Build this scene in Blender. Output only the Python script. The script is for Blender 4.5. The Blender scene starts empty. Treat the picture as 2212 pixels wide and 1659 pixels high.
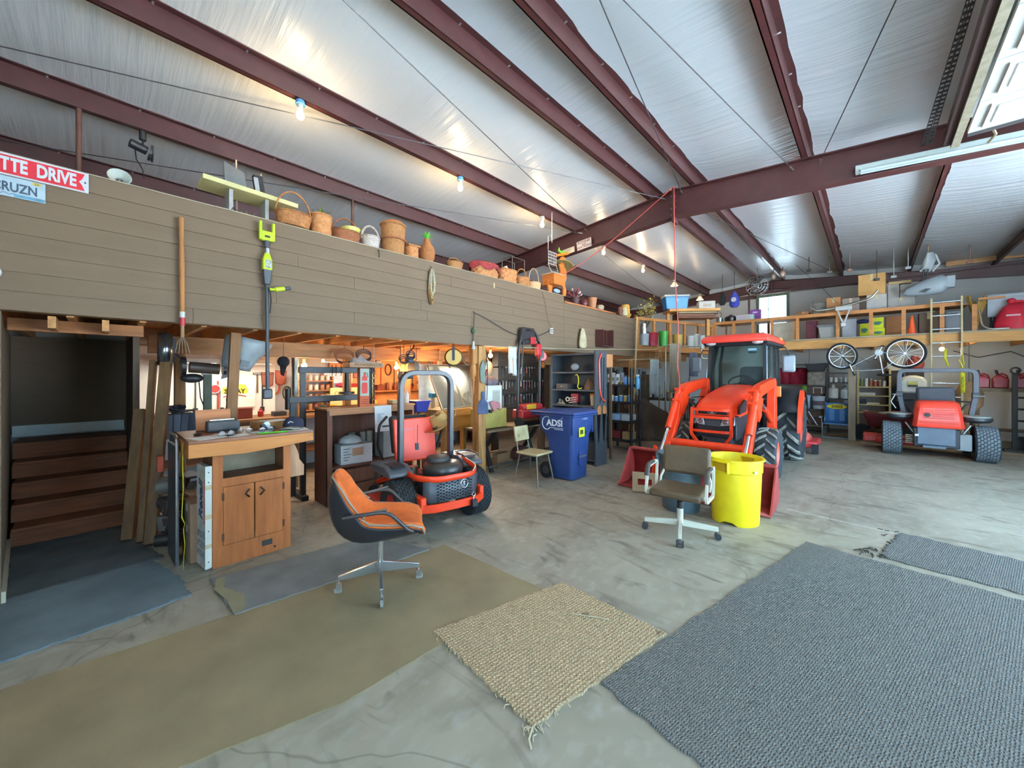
import bpy, bmesh, math, random
from math import pi, sin, cos, radians as R
from mathutils import Vector, Matrix
random.seed(7)
SC = bpy.context.scene
COL = SC.collection

# ---------------------------------------------------------------- camera
cam = bpy.data.cameras.new('camera')
cam.sensor_width = 36.0
cam.lens = 830.0 / 2212.0 * 36.0
cam.shift_y = -20.5 / 2212.0
cam.clip_start = 0.05
cam.clip_end = 300
cam_ob = bpy.data.objects.new('camera', cam)
COL.objects.link(cam_ob)
cam_ob.location = (0, 0, 1.6)
cam_ob.rotation_euler = (R(90), 0, R(43.148))
SC.camera = cam_ob

# ---------------------------------------------------------------- world
world = bpy.data.worlds.new('world')
SC.world = world
world.use_nodes = True
wn = world.node_tree.nodes
wn['Background'].inputs[0].default_value = (0.42, 0.72, 1.0, 1)
wn['Background'].inputs[1].default_value = 6.4

sun = bpy.data.lights.new('sun', 'SUN'); sun.energy = 70.0; sun.angle = R(0.6); sun.color = (1, .98, .96)
sun_ob = bpy.data.objects.new('sun', sun); COL.objects.link(sun_ob)
sun_ob.rotation_euler = Vector((.22, -.55, -1.3)).to_track_quat('-Z', 'Y').to_euler()

def portal(name, loc, rot, sx, sy):
    l = bpy.data.lights.new(name, 'AREA')
    l.shape = 'RECTANGLE'; l.size = sx; l.size_y = sy
    l.cycles.is_portal = True
    o = bpy.data.objects.new(name, l); COL.objects.link(o)
    o.location = loc; o.rotation_euler = rot
    return o
portal('portal_right', (3.36, 5.65, 1.9), (0, R(90), 0), 3.8, 6.3)
portal('portal_front', (1.9, -1.66, 1.9), (R(90), 0, 0), 2.6, 3.8)

SC.view_settings.view_transform = 'Standard'
SC.view_settings.look = 'None'
SC.view_settings.gamma = 1.0
SC.view_settings.use_curve_mapping = False
SC.view_settings.exposure = 0.88
SC.cycles.use_denoising = True
SC.cycles.adaptive_threshold = 0.02
SC.cycles.max_bounces = 9
SC.cycles.diffuse_bounces = 4
SC.cycles.glossy_bounces = 4
SC.cycles.transmission_bounces = 6
SC.cycles.sample_clamp_indirect = 6.0
SC.cycles.caustics_reflective = False
SC.cycles.caustics_refractive = False

# ---------------------------------------------------------------- materials
def lin(h):
    h = h.lstrip('#')
    out = []
    for i in (0, 2, 4):
        c = int(h[i:i+2], 16) / 255.0
        out.append(c / 12.92 if c <= 0.04045 else ((c + 0.055) / 1.055) ** 2.4)
    return out
_mats = {}
def mat(h, rough=0.6, metal=0.0, var=0.12, scale=6.0, bump=0.0, bscale=None, col2=None, stretch=None, name=None, emit=0.0, trans=0.0, ior=1.45, coat=0.0, alpha=1.0):
    key = (h, rough, metal, var, scale, bump, bscale, col2, stretch, emit, trans, coat, alpha)
    if key in _mats: return _mats[key]
    m = bpy.data.materials.new(name or 'mat_' + h.lstrip('#'))
    m.use_nodes = True
    nt = m.node_tree; n = nt.nodes; L = nt.links
    b = n['Principled BSDF']
    b.inputs['Roughness'].default_value = rough
    b.inputs['Metallic'].default_value = metal
    if trans:
        b.inputs['Transmission Weight'].default_value = trans; b.inputs['IOR'].default_value = ior
    if coat: b.inputs['Coat Weight'].default_value = coat
    if alpha < 1: b.inputs['Alpha'].default_value = alpha
    c = lin(h)
    if emit:
        b.inputs['Emission Color'].default_value = (*c, 1); b.inputs['Emission Strength'].default_value = emit
    b.inputs['Base Color'].default_value = (*c, 1)
    if var > 0 or bump > 0:
        tc = n.new('ShaderNodeTexCoord'); mp = n.new('ShaderNodeMapping')
        L.new(tc.outputs['Object'], mp.inputs[0])
        if stretch: mp.inputs['Scale'].default_value = stretch
        if var > 0:
            nz = n.new('ShaderNodeTexNoise'); nz.inputs['Scale'].default_value = scale; nz.inputs['Detail'].default_value = 4
            L.new(mp.outputs[0], nz.inputs['Vector'])
            mx = n.new('ShaderNodeMix'); mx.data_type = 'RGBA'
            rp = n.new('ShaderNodeMapRange'); rp.inputs[1].default_value = 0.3; rp.inputs[2].default_value = 0.7
            L.new(nz.outputs[0], rp.inputs[0]); L.new(rp.outputs[0], mx.inputs[0])
            if col2:
                mx.inputs[6].default_value = (*c, 1); mx.inputs[7].default_value = (*lin(col2), 1)
            else:
                mx.inputs[6].default_value = (*[x * (1 - var) for x in c], 1)
                mx.inputs[7].default_value = (*[min(1, x * (1 + var)) for x in c], 1)
            L.new(mx.outputs[2], b.inputs['Base Color'])
        if bump > 0:
            n2 = n.new('ShaderNodeTexNoise'); n2.inputs['Scale'].default_value = bscale or scale * 6; n2.inputs['Detail'].default_value = 3
            L.new(mp.outputs[0], n2.inputs['Vector'])
            bp = n.new('ShaderNodeBump'); bp.inputs['Strength'].default_value = bump; bp.inputs['Distance'].default_value = 0.02
            L.new(n2.outputs[0], bp.inputs['Height']); L.new(bp.outputs[0], b.inputs['Normal'])
    _mats[key] = m
    return m
def wood(h, axis='y', col2=None, rough=0.65, var=0.25, s=5):
    st = {'x': (0.12, 1, 1), 'y': (1, 0.12, 1), 'z': (1, 1, 0.12)}[axis]
    return mat(h, rough, var=var, scale=s * 4, stretch=st, col2=col2, bump=0.15, bscale=60)
def metal(h, rough=0.35, var=0.06): return mat(h, rough, 0.9, var, 8)
def paint(h, rough=0.35, var=0.06): return mat(h, rough, 0, var, 7, coat=0.15)
def plastic(h, rough=0.45, var=0.05): return mat(h, rough, 0, var, 9)
def rubber(h='24262a'): return mat(h, 0.85, 0, 0.2, 14, bump=0.2, bscale=90)
def cloth(h, var=0.15): return mat(h, 0.95, 0, var, 12, bump=0.3, bscale=140)
def glow(h, e): return mat(h, 0.5, var=0, emit=e)

# ---------------------------------------------------------------- mesh helper
class MB:
    base = Matrix()
    def __init__(s, m=None):
        s.v = []; s.f = []; s.m = MB.base @ (m or Matrix())
    def add(s, vs, fs):
        o = len(s.v)
        s.v += [tuple(s.m @ Vector(p)) for p in vs]
        s.f += [tuple(o + i for i in f) for f in fs]
        return s
    def box(s, x0, x1, y0, y1, z0, z1):
        vs = [(x, y, z) for z in (z0, z1) for y in (y0, y1) for x in (x0, x1)]
        return s.add(vs, [(0, 2, 3, 1), (4, 5, 7, 6), (0, 1, 5, 4), (2, 6, 7, 3), (0, 4, 6, 2), (1, 3, 7, 5)])
    def cbox(s, c, d):
        return s.box(c[0] - d[0] / 2, c[0] + d[0] / 2, c[1] - d[1] / 2, c[1] + d[1] / 2, c[2] - d[2] / 2, c[2] + d[2] / 2)
    def loft(s, rings, closed=True, cap=True, ring_loop=False):
        n = len(rings[0]); vs = [p for r in rings for p in r]; fs = []
        k = len(rings)
        for i in range(k if ring_loop else k - 1):
            a = i * n; b = ((i + 1) % k) * n
            for j in range(n if closed else n - 1):
                j2 = (j + 1) % n
                fs.append((a + j, a + j2, b + j2, b + j))
        if cap and not ring_loop and closed:
            fs.append(tuple(range(n))[::-1]); fs.append(tuple((k - 1) * n + i for i in range(n)))
        return s.add(vs, fs)
    def tube(s, pts, r, n=8, closed=False, flat=None, cap=True):
        P = [Vector(p) for p in pts]; k = len(P)
        rr = r if isinstance(r, (list, tuple)) else [r] * k
        rings = []; up = None
        for i in range(k):
            if closed: t = (P[(i + 1) % k] - P[i - 1])
            else: t = P[min(i + 1, k - 1)] - P[max(i - 1, 0)]
            if t.length < 1e-9: t = Vector((0, 0, 1))
            t.normalize()
            if up is None:
                up = Vector((0, 0, 1)) if abs(t.z) < 0.9 else Vector((0, 1, 0))
            a = t.cross(up)
            if a.length < 1e-6: a = t.cross(Vector((1, 0, 0)))
            a.normalize(); b = a.cross(t).normalized(); up = b
            ring = []
            for j in range(n):
                th = 2 * pi * (j + (0.5 if n == 4 else 0)) / n
                fx, fy = (flat if flat else (1, 1))
                q = 1.4142 if n == 4 else 1
                ring.append(tuple(P[i] + a * (cos(th) * rr[i] * fx * q) + b * (sin(th) * rr[i] * fy * q)))
            rings.append(ring)
        return s.loft(rings, cap=cap, ring_loop=closed)
    def cyl(s, p0, p1, r0, r1=None, n=16, cap=True):
        return s.tube([p0, p1], [r0, r0 if r1 is None else r1], n, cap=cap)
    def lathe(s, prof, n=24, c=(0, 0, 0), cap=True, arc=2 * pi):
        rings = [[(c[0] + r * cos(arc * j / n), c[1] + r * sin(arc * j / n), c[2] + z) for j in range(n)] for r, z in prof]
        return s.loft(rings, cap=cap)
    def prism(s, poly, axis, a, b):
        def q(p, t):
            return {'x': (t, p[0], p[1]), 'y': (p[0], t, p[1]), 'z': (p[0], p[1], t)}[axis]
        n = len(poly)
        vs = [q(p, a) for p in poly] + [q(p, b) for p in poly]
        fs = [tuple(range(n)), tuple(range(2 * n - 1, n - 1, -1))]
        fs += [(i, n + i, n + (i + 1) % n, (i + 1) % n) for i in range(n)]
        return s.add(vs, fs)
    def sphere(s, c, r, nu=14, nv=9):
        r = r if isinstance(r, (list, tuple)) else (r, r, r)
        rings = []
        for i in range(nv + 1):
            ph = -pi / 2 + pi * i / nv; k = max(cos(ph), 0.01)
            rings.append([(c[0] + r[0] * k * cos(2 * pi * j / nu), c[1] + r[1] * k * sin(2 * pi * j / nu), c[2] + r[2] * sin(ph)) for j in range(nu)])
        return s.loft(rings)
    def ring(s, c, rad, r, axis='z', n=32, m=8, sc=(1, 1)):
        pts = []
        for i in range(n):
            a = 2 * pi * i / n; u, w = rad * cos(a) * sc[0], rad * sin(a) * sc[1]
            pts.append({'z': (c[0] + u, c[1] + w, c[2]), 'x': (c[0], c[1] + u, c[2] + w), 'y': (c[0] + u, c[1], c[2] + w)}[axis])
        return s.tube(pts, r, m, closed=True)
    def obj(s, name, material, parent=None, bevel=0, smooth=40, solid=0, sub=0, loc=None, rot=None):
        me = bpy.data.meshes.new(name)
        me.from_pydata(s.v, [], s.f)
        bm = bmesh.new(); bm.from_mesh(me)
        bmesh.ops.recalc_face_normals(bm, faces=bm.faces)
        bm.to_mesh(me); bm.free()
        if smooth:
            me.polygons.foreach_set('use_smooth', [True] * len(me.polygons))
            me.set_sharp_from_angle(angle=R(smooth))
        me.materials.append(material)
        o = bpy.data.objects.new(name, me); COL.objects.link(o)
        if parent: o.parent = parent
        if loc: o.location = loc
        if rot: o.rotation_euler = rot
        if solid:
            md = o.modifiers.new('s', 'SOLIDIFY'); md.thickness = solid; md.offset = 0
        if bevel:
            md = o.modifiers.new('b', 'BEVEL'); md.width = bevel; md.segments = 2; md.limit_method = 'ANGLE'; md.angle_limit = R(50)
        if sub:
            md = o.modifiers.new('u', 'SUBSURF'); md.levels = sub; md.render_levels = sub
        return o
def box(name, m, parent, x0, x1, y0, y1, z0, z1, bevel=0): return MB().box(x0, x1, y0, y1, z0, z1).obj(name, m, parent, bevel)
def rz(a, loc=(0, 0, 0)): return Matrix.Translation(loc) @ Matrix.Rotation(a, 4, 'Z')
def RX(a, loc=(0, 0, 0)): return Matrix.Translation(loc) @ Matrix.Rotation(a, 4, 'X')
def RY(a, loc=(0, 0, 0)): return Matrix.Translation(loc) @ Matrix.Rotation(a, 4, 'Y')
def tag(o, label, cat, group=None):
    o['label'] = label; o['category'] = cat
    if group: o['group'] = group
    return o
def thing(name, label, cat, loc=(0, 0, 0), a=0, group=None):
    o = bpy.data.objects.new(name, None); COL.objects.link(o)
    o.empty_display_size = 0.1
    o.location = loc; o.rotation_euler = (0, 0, a)
    return tag(o, label, cat, group)
def struct(o, label=None):
    o['kind'] = 'structure'
    if label: o['label'] = label
    return o
def dup(src, loc=None, label=None, a=None, rot=None, scale=None):
    def cp(o, par):
        c = o.copy(); COL.objects.link(c)
        if par is not None:
            c.parent = par
        for ch in o.children: cp(ch, c)
        return c
    c = cp(src, None)
    if loc: c.location = loc
    if a is not None: c.rotation_euler = (0, 0, a)
    if rot: c.rotation_euler = rot
    if scale: c.scale = (scale,) * 3 if not isinstance(scale, tuple) else scale
    if label: c['label'] = label
    return c
def text(name, body, size, loc, rot, m, parent=None, ext=0.001, align='CENTER', sx=1.0, shear=0, bold=0):
    cu = bpy.data.curves.new(name, 'FONT'); cu.body = body; cu.size = size; cu.extrude = ext
    cu.align_x = align; cu.align_y = 'CENTER'; cu.shear = shear; cu.offset = bold
    cu.resolution_u = 3
    tmp = bpy.data.objects.new(name, cu); COL.objects.link(tmp)
    bpy.context.view_layer.update()
    me = bpy.data.meshes.new_from_object(tmp.evaluated_get(bpy.context.evaluated_depsgraph_get()))
    bpy.data.objects.remove(tmp); bpy.data.curves.remove(cu)
    me.name = name; me.materials.clear(); me.materials.append(m)
    o = bpy.data.objects.new(name, me); COL.objects.link(o)
    o.location = loc; o.rotation_euler = rot; o.scale = (sx, 1, 1)
    if parent: o.parent = parent
    return o
def arc(c, r, a0, a1, n=10, plane='xz'):
    out = []
    for i in range(n + 1):
        a = a0 + (a1 - a0) * i / n; u, w = r * cos(a), r * sin(a)
        out.append({'xz': (c[0] + u, c[1], c[2] + w), 'yz': (c[0], c[1] + u, c[2] + w), 'xy': (c[0] + u, c[1] + w, c[2])}[plane])
    return out
def fillet(pts, r, n=5):
    P = [Vector(p) for p in pts]; out = [tuple(P[0])]
    for i in range(1, len(P) - 1):
        a = (P[i - 1] - P[i]); b = (P[i + 1] - P[i])
        d = min(r, a.length * .45, b.length * .45)
        p0 = P[i] + a.normalized() * d; p2 = P[i] + b.normalized() * d
        for k in range(n + 1):
            t = k / n
            out.append(tuple(p0 * (1 - t) ** 2 + P[i] * 2 * t * (1 - t) + p2 * t * t))
    out.append(tuple(P[-1])); return out
ORANGE = mat('e63c12', 0.42, 0, 0.06, 7)
ORD = ['first', 'second', 'third', 'fourth', 'fifth', 'sixth', 'seventh', 'eighth', 'ninth', 'tenth', 'eleventh', 'twelfth', 'thirteenth', 'fourteenth', 'fifteenth', 'sixteenth']
BLACKM = paint('1c1d20', 0.45)
# ================================================================ the building
# x: 0 camera, loft face at -4.39, left wall -7.45, right wall 3.4; y: depth to back wall 14.85
def floor_material():
    m = bpy.data.materials.new('concrete'); m.use_nodes = True
    nt = m.node_tree; n = nt.nodes; L = nt.links; b = n['Principled BSDF']
    tc = n.new('ShaderNodeTexCoord')
    def noise(scale, det, st=None, dist=0):
        mp = n.new('ShaderNodeMapping'); L.new(tc.outputs['Object'], mp.inputs[0])
        if st: mp.inputs['Scale'].default_value = st
        z = n.new('ShaderNodeTexNoise'); z.inputs['Scale'].default_value = scale; z.inputs['Detail'].default_value = det
        z.inputs['Distortion'].default_value = dist
        L.new(mp.outputs[0], z.inputs['Vector']); return z.outputs[0]
    def rng(src, a, c, lo=0, hi=1):
        r = n.new('ShaderNodeMapRange'); r.inputs[1].default_value = a; r.inputs[2].default_value = c
        r.inputs[3].default_value = lo; r.inputs[4].default_value = hi
        L.new(src, r.inputs[0]); return r.outputs[0]
    def mix(f, a, c):
        x = n.new('ShaderNodeMix'); x.data_type = 'RGBA'; L.new(f, x.inputs[0])
        for k, s in ((6, a), (7, c)):
            if isinstance(s, str): x.inputs[k].default_value = (*lin(s), 1)
            else: L.new(s, x.inputs[k])
        return x.outputs[2]
    base = mix(rng(noise(0.9, 6, None, 0.6), .32, .68), '8c8475', 'a49b89')
    st = mix(rng(noise(2.2, 8, (1, .45, 1), 1.2), .5, .74, 0, .75), base, '746c5c')
    st2 = mix(rng(noise(14, 6, (1, .6, 1)), .5, .72, 0, .55), st, 'aaa498')
    dk = mix(rng(noise(5, 8, (.35, 1, 1), 1.5), .55, .7, 0, .7), st2, '5f584c')
    v = n.new('ShaderNodeTexVoronoi'); v.feature = 'DISTANCE_TO_EDGE'; v.inputs['Scale'].default_value = .33
    mp = n.new('ShaderNodeMapping'); L.new(tc.outputs['Object'], mp.inputs[0]); 
    w = n.new('ShaderNodeTexNoise'); w.inputs['Scale'].default_value = 2; L.new(tc.outputs['Object'], w.inputs['Vector'])
    va = n.new('ShaderNodeVectorMath'); va.operation = 'MULTIPLY_ADD'; va.inputs[1].default_value = (.35, .35, 0)
    L.new(w.outputs[1], va.inputs[0]); L.new(mp.outputs[0], va.inputs[2]); L.new(va.outputs[0], v.inputs['Vector'])
    cr = mix(rng(v.outputs[0], 0.0, 0.0025, 0.4, 0), dk, '3d382f')
    L.new(cr, b.inputs['Base Color'])
    L.new(rng(noise(3, 4), .3, .7, .55, .8), b.inputs['Roughness'])
    bp = n.new('ShaderNodeBump'); bp.inputs['Strength'].default_value = .12; L.new(noise(60, 4), bp.inputs['Height']); L.new(bp.outputs[0], b.inputs['Normal'])
    return m
FLOOR = struct(box('floor', floor_material(), None, -7.6, 3.5, -1.8, 15.0, -0.12, 0.0), 'stained bare concrete floor of the workshop')
_a, _b = Vector((-0.74, 5.56, 0)), Vector((0.94, 5.37, 0)); _d = _b - _a
MB(Matrix.Translation(_a) @ Matrix.Rotation(math.atan2(_d.y, _d.x), 4, 'Z')).box(0, _d.length * 1.3, -.006, .006, 0, .0012).obj('chalk_line', mat('c8c8c0', .9, var=.3, scale=30), FLOOR)
struct(box('ground_outside', mat('c3cbd0', .9, var=.1, scale=1.2), None, -40, 60, -60, 60, -0.4, -0.13), 'pale concrete yard outside the open doors')

WHITEW = mat('d2d0c9', .75, var=.06, scale=1.5, bump=.12, bscale=9)
SHELLW = mat('a79f92', .7, var=.08, scale=2)
struct(box('wall_left', WHITEW, None, -7.6, -7.45, -1.8, 15.0, 0, 4.6), 'white lined left wall behind the loft')
struct(box('wall_right', WHITEW, None, 3.4, 3.55, -1.8, 2.5, 0, 4.7))
struct(box('wall_right', WHITEW, None, 3.4, 3.55, 8.8, 15.0, 0, 4.7))
struct(box('wall_right', WHITEW, None, 3.4, 3.55, 2.5, 8.8, 3.8, 4.7))
struct(MB().box(-7.6, -3.5, -1.8, -1.7, 0, 4.9).box(-.3, .6, -1.8, -1.7, 0, 4.9).box(3.2, 3.5, -1.8, -1.7, 0, 4.9).box(-3.5, -.3, -1.8, -1.7, 0, 4.9).box(.6, 3.2, -1.8, -1.7, 3.8, 4.9).obj('wall_front', WHITEW, None))
# back wall with one window hole
WX0, WX1, WZ0, WZ1 = -2.72, -1.98, 2.62, 4.12
struct(MB().box(-7.6, WX0, 14.85, 15, 0, 4.95).box(WX1, 3.5, 14.85, 15, 0, 4.95).box(WX0, WX1, 14.85, 15, 0, WZ0).box(WX0, WX1, 14.85, 15, WZ1, 4.95).obj('wall_back', WHITEW, None), 'white lined back wall')

# window
win = thing('window_1', 'double-hung window with white muntins in the back wall', 'window', (0, 14.85, 0)); del win['category']; struct(win)
GREENF = wood('5d6b52', 'z')
for a in ((WX0 - .07, WX0, WZ0 - .07, WZ1 + .07), (WX1, WX1 + .07, WZ0 - .07, WZ1 + .07), (WX0, WX1, WZ1, WZ1 + .07), (WX0, WX1, WZ0 - .07, WZ0)):
    box('casing', GREENF, win, a[0], a[1], -.05, .02, a[2], a[3])
MUNT = paint('9a9c94')
mid = (WZ0 + WZ1) / 2
box('meeting_rail', MUNT, win, WX0, WX1, -.02, .03, mid - .03, mid + .03)
for k in (1, 2): box('muntin', MUNT, win, WX0 + .247 * k - .008, WX0 + .247 * k + .008, -.01, .02, WZ0, WZ1)
for zz in (WZ0 + .36, mid + .36): box('muntin', MUNT, win, WX0, WX1, -.01, .02, zz - .008, zz + .008)
GLASS = mat('f4f8f6', .02, var=0, trans=1.0, ior=1.05)
for i in range(3):
    for j in range(4):
        box('pane', GLASS, win, WX0 + .247 * i + .008, WX0 + .247 * (i + 1) - .008, .004, .008, WZ0 + .375 * j + .012, WZ0 + .375 * (j + 1) - .012)

# roof: sagging silver insulation between purlins
RIDGE = -2.35
def zpb(x):   # underside of purlins (top of rafters)
    return 4.60 - (.098 * (RIDGE - x) if x < RIDGE else .085 * (x - RIDGE))
def ceil_mat():
    m = bpy.data.materials.new('silver_insulation'); m.use_nodes = True
    n = m.node_tree.nodes; L = m.node_tree.links; b = n['Principled BSDF']
    b.inputs['Metallic'].default_value = 0.0; b.inputs['Roughness'].default_value = .30
    tc = n.new('ShaderNodeTexCoord'); mp = n.new('ShaderNodeMapping'); mp.inputs['Scale'].default_value = (.35, 7, 1)
    L.new(tc.outputs['Object'], mp.inputs[0])
    nz = n.new('ShaderNodeTexNoise'); nz.inputs['Scale'].default_value = 1.6; nz.inputs['Detail'].default_value = 5
    L.new(mp.outputs[0], nz.inputs['Vector'])
    bp = n.new('ShaderNodeBump'); bp.inputs['Strength'].default_value = .55; bp.inputs['Distance'].default_value = .035
    L.new(nz.outputs[0], bp.inputs['Height']); L.new(bp.outputs[0], b.inputs['Normal'])
    n2 = n.new('ShaderNodeTexNoise'); n2.inputs['Scale'].default_value = .7; n2.inputs['Detail'].default_value = 3; L.new(tc.outputs['Object'], n2.inputs['Vector'])
    mx = n.new('ShaderNodeMix'); mx.data_type = 'RGBA'; L.new(n2.outputs[0], mx.inputs[0])
    mx.inputs[6].default_value = (*lin('e2e8ea'), 1); mx.inputs[7].default_value = (*lin('f4f8f9'), 1)
    L.new(mx.outputs[2], b.inputs['Base Color'])
    return m
PX = [-7.25, -5.78, -4.25, -2.72, -2.02, -.62, .75, 2.15, 3.35]
cm = MB(); rings = []
ys = [-1.8 + i * (16.8 / 60) for i in range(61)]
xs = [-7.6] + sum([[PX[i], PX[i] + (PX[i+1] - PX[i]) * .25, PX[i] + (PX[i+1] - PX[i]) * .5, PX[i] + (PX[i+1] - PX[i]) * .75] for i in range(8)], []) + [3.35, 3.55]
rnd = random.Random(3)
for x in xs:
    onp = any(abs(x - p) < .01 for p in PX)
    rings.append([(x, y, zpb(x) + .20 - (0 if onp else .045) + rnd.uniform(-.006, .006)) for y in ys])
cm.loft(rings, closed=False, cap=False)
struct(cm.obj('ceiling', ceil_mat(), None, smooth=60), 'wrinkled silver-white insulation ceiling')
struct(MB().add([(-8.2, -2.3, 4.55), (RIDGE, -2.3, 5.1), (RIDGE, 15.3, 5.1), (-8.2, 15.3, 4.55), (3.9, -2.3, 4.62), (3.9, 15.3, 4.62)], [(0, 1, 2, 3), (1, 4, 5, 2)]).obj('roof_sheet', mat('8a8d8f', .5, .5), None, solid=.03))
REDST = paint('432020', .5, .15)
def purlin(i, x):
    z = zpb(x); b = MB(); t = .012
    b.box(x - t / 2, x + t / 2, -1.75, 14.9, z, z + .2)
    b.box(x - .065, x, -1.75, 14.9, z, z + t); b.box(x, x + .065, -1.75, 14.9, z + .2 - t, z + .2 - .001)
    b.box(x - .065, x - .065 + t, -1.75, 14.9, z, z + .025)
    o = struct(b.obj('roof_purlin', REDST, None, smooth=0), 'red-brown steel roof purlin running front to back')
    for k in range(24):
        yy = -1.0 + k * .64
        if yy < 5.5: MB().cyl((x + .005, yy, z + .185), (x + .03, yy, z + .185), .008, n=6).obj('screw', metal('c8c8c8'), o)
    return o
for i, x in enumerate(PX): purlin(i, x)

# main tapered rafter frame at y = 6.4, with splice plate at the ridge
def rafter(y, d0, d1, w, label, xa=-7.4, xb=3.38):
    root = struct(bpy.data.objects.new('roof_rafter', None), label); COL.objects.link(root)
    for (x0, x1, e0, e1) in ((xa, RIDGE - .02, d1, d0), (RIDGE + .02, xb, d0, d1)):
        z0, z1 = zpb(x0), zpb(x1)
        MB().prism([(x0, z0 - .012), (x1, z1 - .012), (x1, z1 - e1), (x0, z0 - e0)], 'y', y - .006, y + .006).obj('web', REDST, root, smooth=0)
        for nm, oa, ob in (('top_flange', 0, 0), ('bottom_flange', e0, e1)):
            MB().prism([(x0, z0 - oa), (x1, z1 - ob), (x1, z1 - ob - .014), (x0, z0 - oa - .014)], 'y', y - w, y + w).obj(nm, REDST, root, smooth=0)
    z = zpb(RIDGE)
    box('splice_plate', REDST, root, RIDGE - .02, RIDGE + .02, y - w - .015, y + w + .015, z - d0 - .1, z + .03)
    for k in range(4):
        for sx in (-1, 1):
            MB().cyl((RIDGE + .02 * sx, y - .06, z - .1 - k * .1), (RIDGE + .045 * sx, y - .06, z - .1 - k * .1), .014, n=6).obj('bolt', metal('a08078'), root)
    return root
rafter(6.4, .43, .33, .075, 'deep red-brown tapered steel rafter crossing the middle of the roof')
rafter(14.7, .25, .25, .06, 'red-brown end rafter along the back wall')
struct(box('girt_back', REDST, None, -7.4, WX0 - .08, 14.62, 14.83, 4.10, 4.20), 'red-brown girt on the back wall')
struct(box('girt_back', REDST, None, WX0 - .08, 3.3, 14.62, 14.83, 4.19, 4.28), 'red-brown girt on the back wall above the window')
struct(box('girt_left', REDST, None, -7.43, -7.25, -1.7, 14.7, 3.92, 4.08), 'dark red eave girt along the left wall')
box('conduit', mat('c9c3b0', .6), None, -7.24, -7.21, -1.7, 14.6, 3.86, 3.9)
struct(bpy.data.objects['conduit'], 'cream pipe running along the eave girt')
for (x, y, w) in ((-7.35, 6.4, .1), (3.3, 6.4, .1), (2.75, 14.7, .09), (-7.35, 14.7, .09), (-7.35, -1.6, .09)):
    struct(MB().box(x - w, x + w, y - .09, y + .09, 0, min(4.4, zpb(x) - .02)).obj('steel_column', REDST, None), 'red-brown steel wall column')

# bracing cables
CABLE = metal('5c5c5e', .5)
cabs = [((-4.12, 6.4, 4.35), (-7.1, -1.4, 4.1)), ((-4.0, 6.36, 4.36), (-2.5, -1.4, 4.62)), ((-2.5, 6.36, 4.5), (-5.6, -1.4, 4.30)), ((-2.22, 6.36, 4.5), (-.8, -1.4, 4.5)),
        ((-.78, 6.36, 4.36), (-2.1, -1.4, 4.62)), ((-.5, 6.36, 4.34), (1.4, -.9, 4.32)), ((-4.2, 6.44, 4.32), (-5.7, 14.6, 4.3)), ((-2.4, 6.44, 4.5), (-.7, 14.6, 4.5))]
for i, (a, b) in enumerate(cabs):
    r = struct(bpy.data.objects.new('brace_cable', None), 'thin steel roof bracing cable'); COL.objects.link(r)
    MB().cyl(a, b, .0055, n=6).obj('strand', CABLE, r)
    va, vb = Vector(a), Vector(b); d = (vb - va).normalized()
    MB().cyl(va - d * .02, va + d * .10, .011, n=8).obj('turnbuckle', metal('b9b9b5'), r)

# ---------------------------------------------------------------- loft face with lap siding boards
SID = mat('6e5b47', .75, var=.05, scale=12, stretch=(1, .12, 1), bump=.15, bscale=60, name='siding_paint')
loft = struct(bpy.data.objects.new('wall_loft', None), 'taupe lap-siding face of the storage loft'); COL.objects.link(loft)
LX = -4.39
rows = 8
h0, h1 = 2.05, 3.13
hh = (h1 - h0) / rows
joints = [[-1.7, .55, 3.9, 6.15, 9.22], [-1.7, 2.0, 5.4, 6.15, 9.22], [-1.7, 1.2, 3.0, 6.15, 9.22], [-1.7, 2.9, 6.15, 9.22], [-1.7, 2.0, 4.7, 6.15, 9.22], [-1.7, 1.4, 4.4, 6.15, 9.22], [-1.7, 3.4, 6.15, 9.22], [-1.7, 2.3, 6.15]]
for i in range(rows):
    z0 = h0 + hh * i
    js = joints[i]
    for a, b in zip(js[:-1], js[1:]):
        zt = z0 + hh
        b2 = MB().prism([(LX + .016, z0), (LX + .004, zt + .01), (LX - .012, zt + .01), (LX - .004, z0)], 'y', a + .0015, b - .0015)
        b2.obj('siding_board', SID, loft, smooth=0)
box('stud_wall', wood('9a7a55', 'z'), loft, LX - .11, LX - .012, -1.7, 6.13, h0, h1 - .005)
box('stud_wall', wood('9a7a55', 'z'), loft, LX - .11, LX - .012, 6.13, 9.22, h0, h1 - hh)
# loft floor on joists
PINE = wood('c08a55', 'x', rough=.7)
deckm = wood('a8764a', 'x')
deck = struct(box('loft_floor', deckm, None, -7.45, LX - .11, -1.7, 14.8, 2.25, 2.275), 'plywood floor of the left loft')
for k in range(36):
    y = -1.0 + k * .406
    if y > 14.4: break
    struct(box('loft_joist', PINE, None, -7.44, LX - .115, y, y + .04, 2.04, 2.25), 'pine joist under the left loft floor')
struct(box('loft_beam', wood('a9774a', 'y'), None, -5.95, -5.86, .35, 14.6, 1.84, 2.04), 'long pine beam carrying the loft joists')
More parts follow.
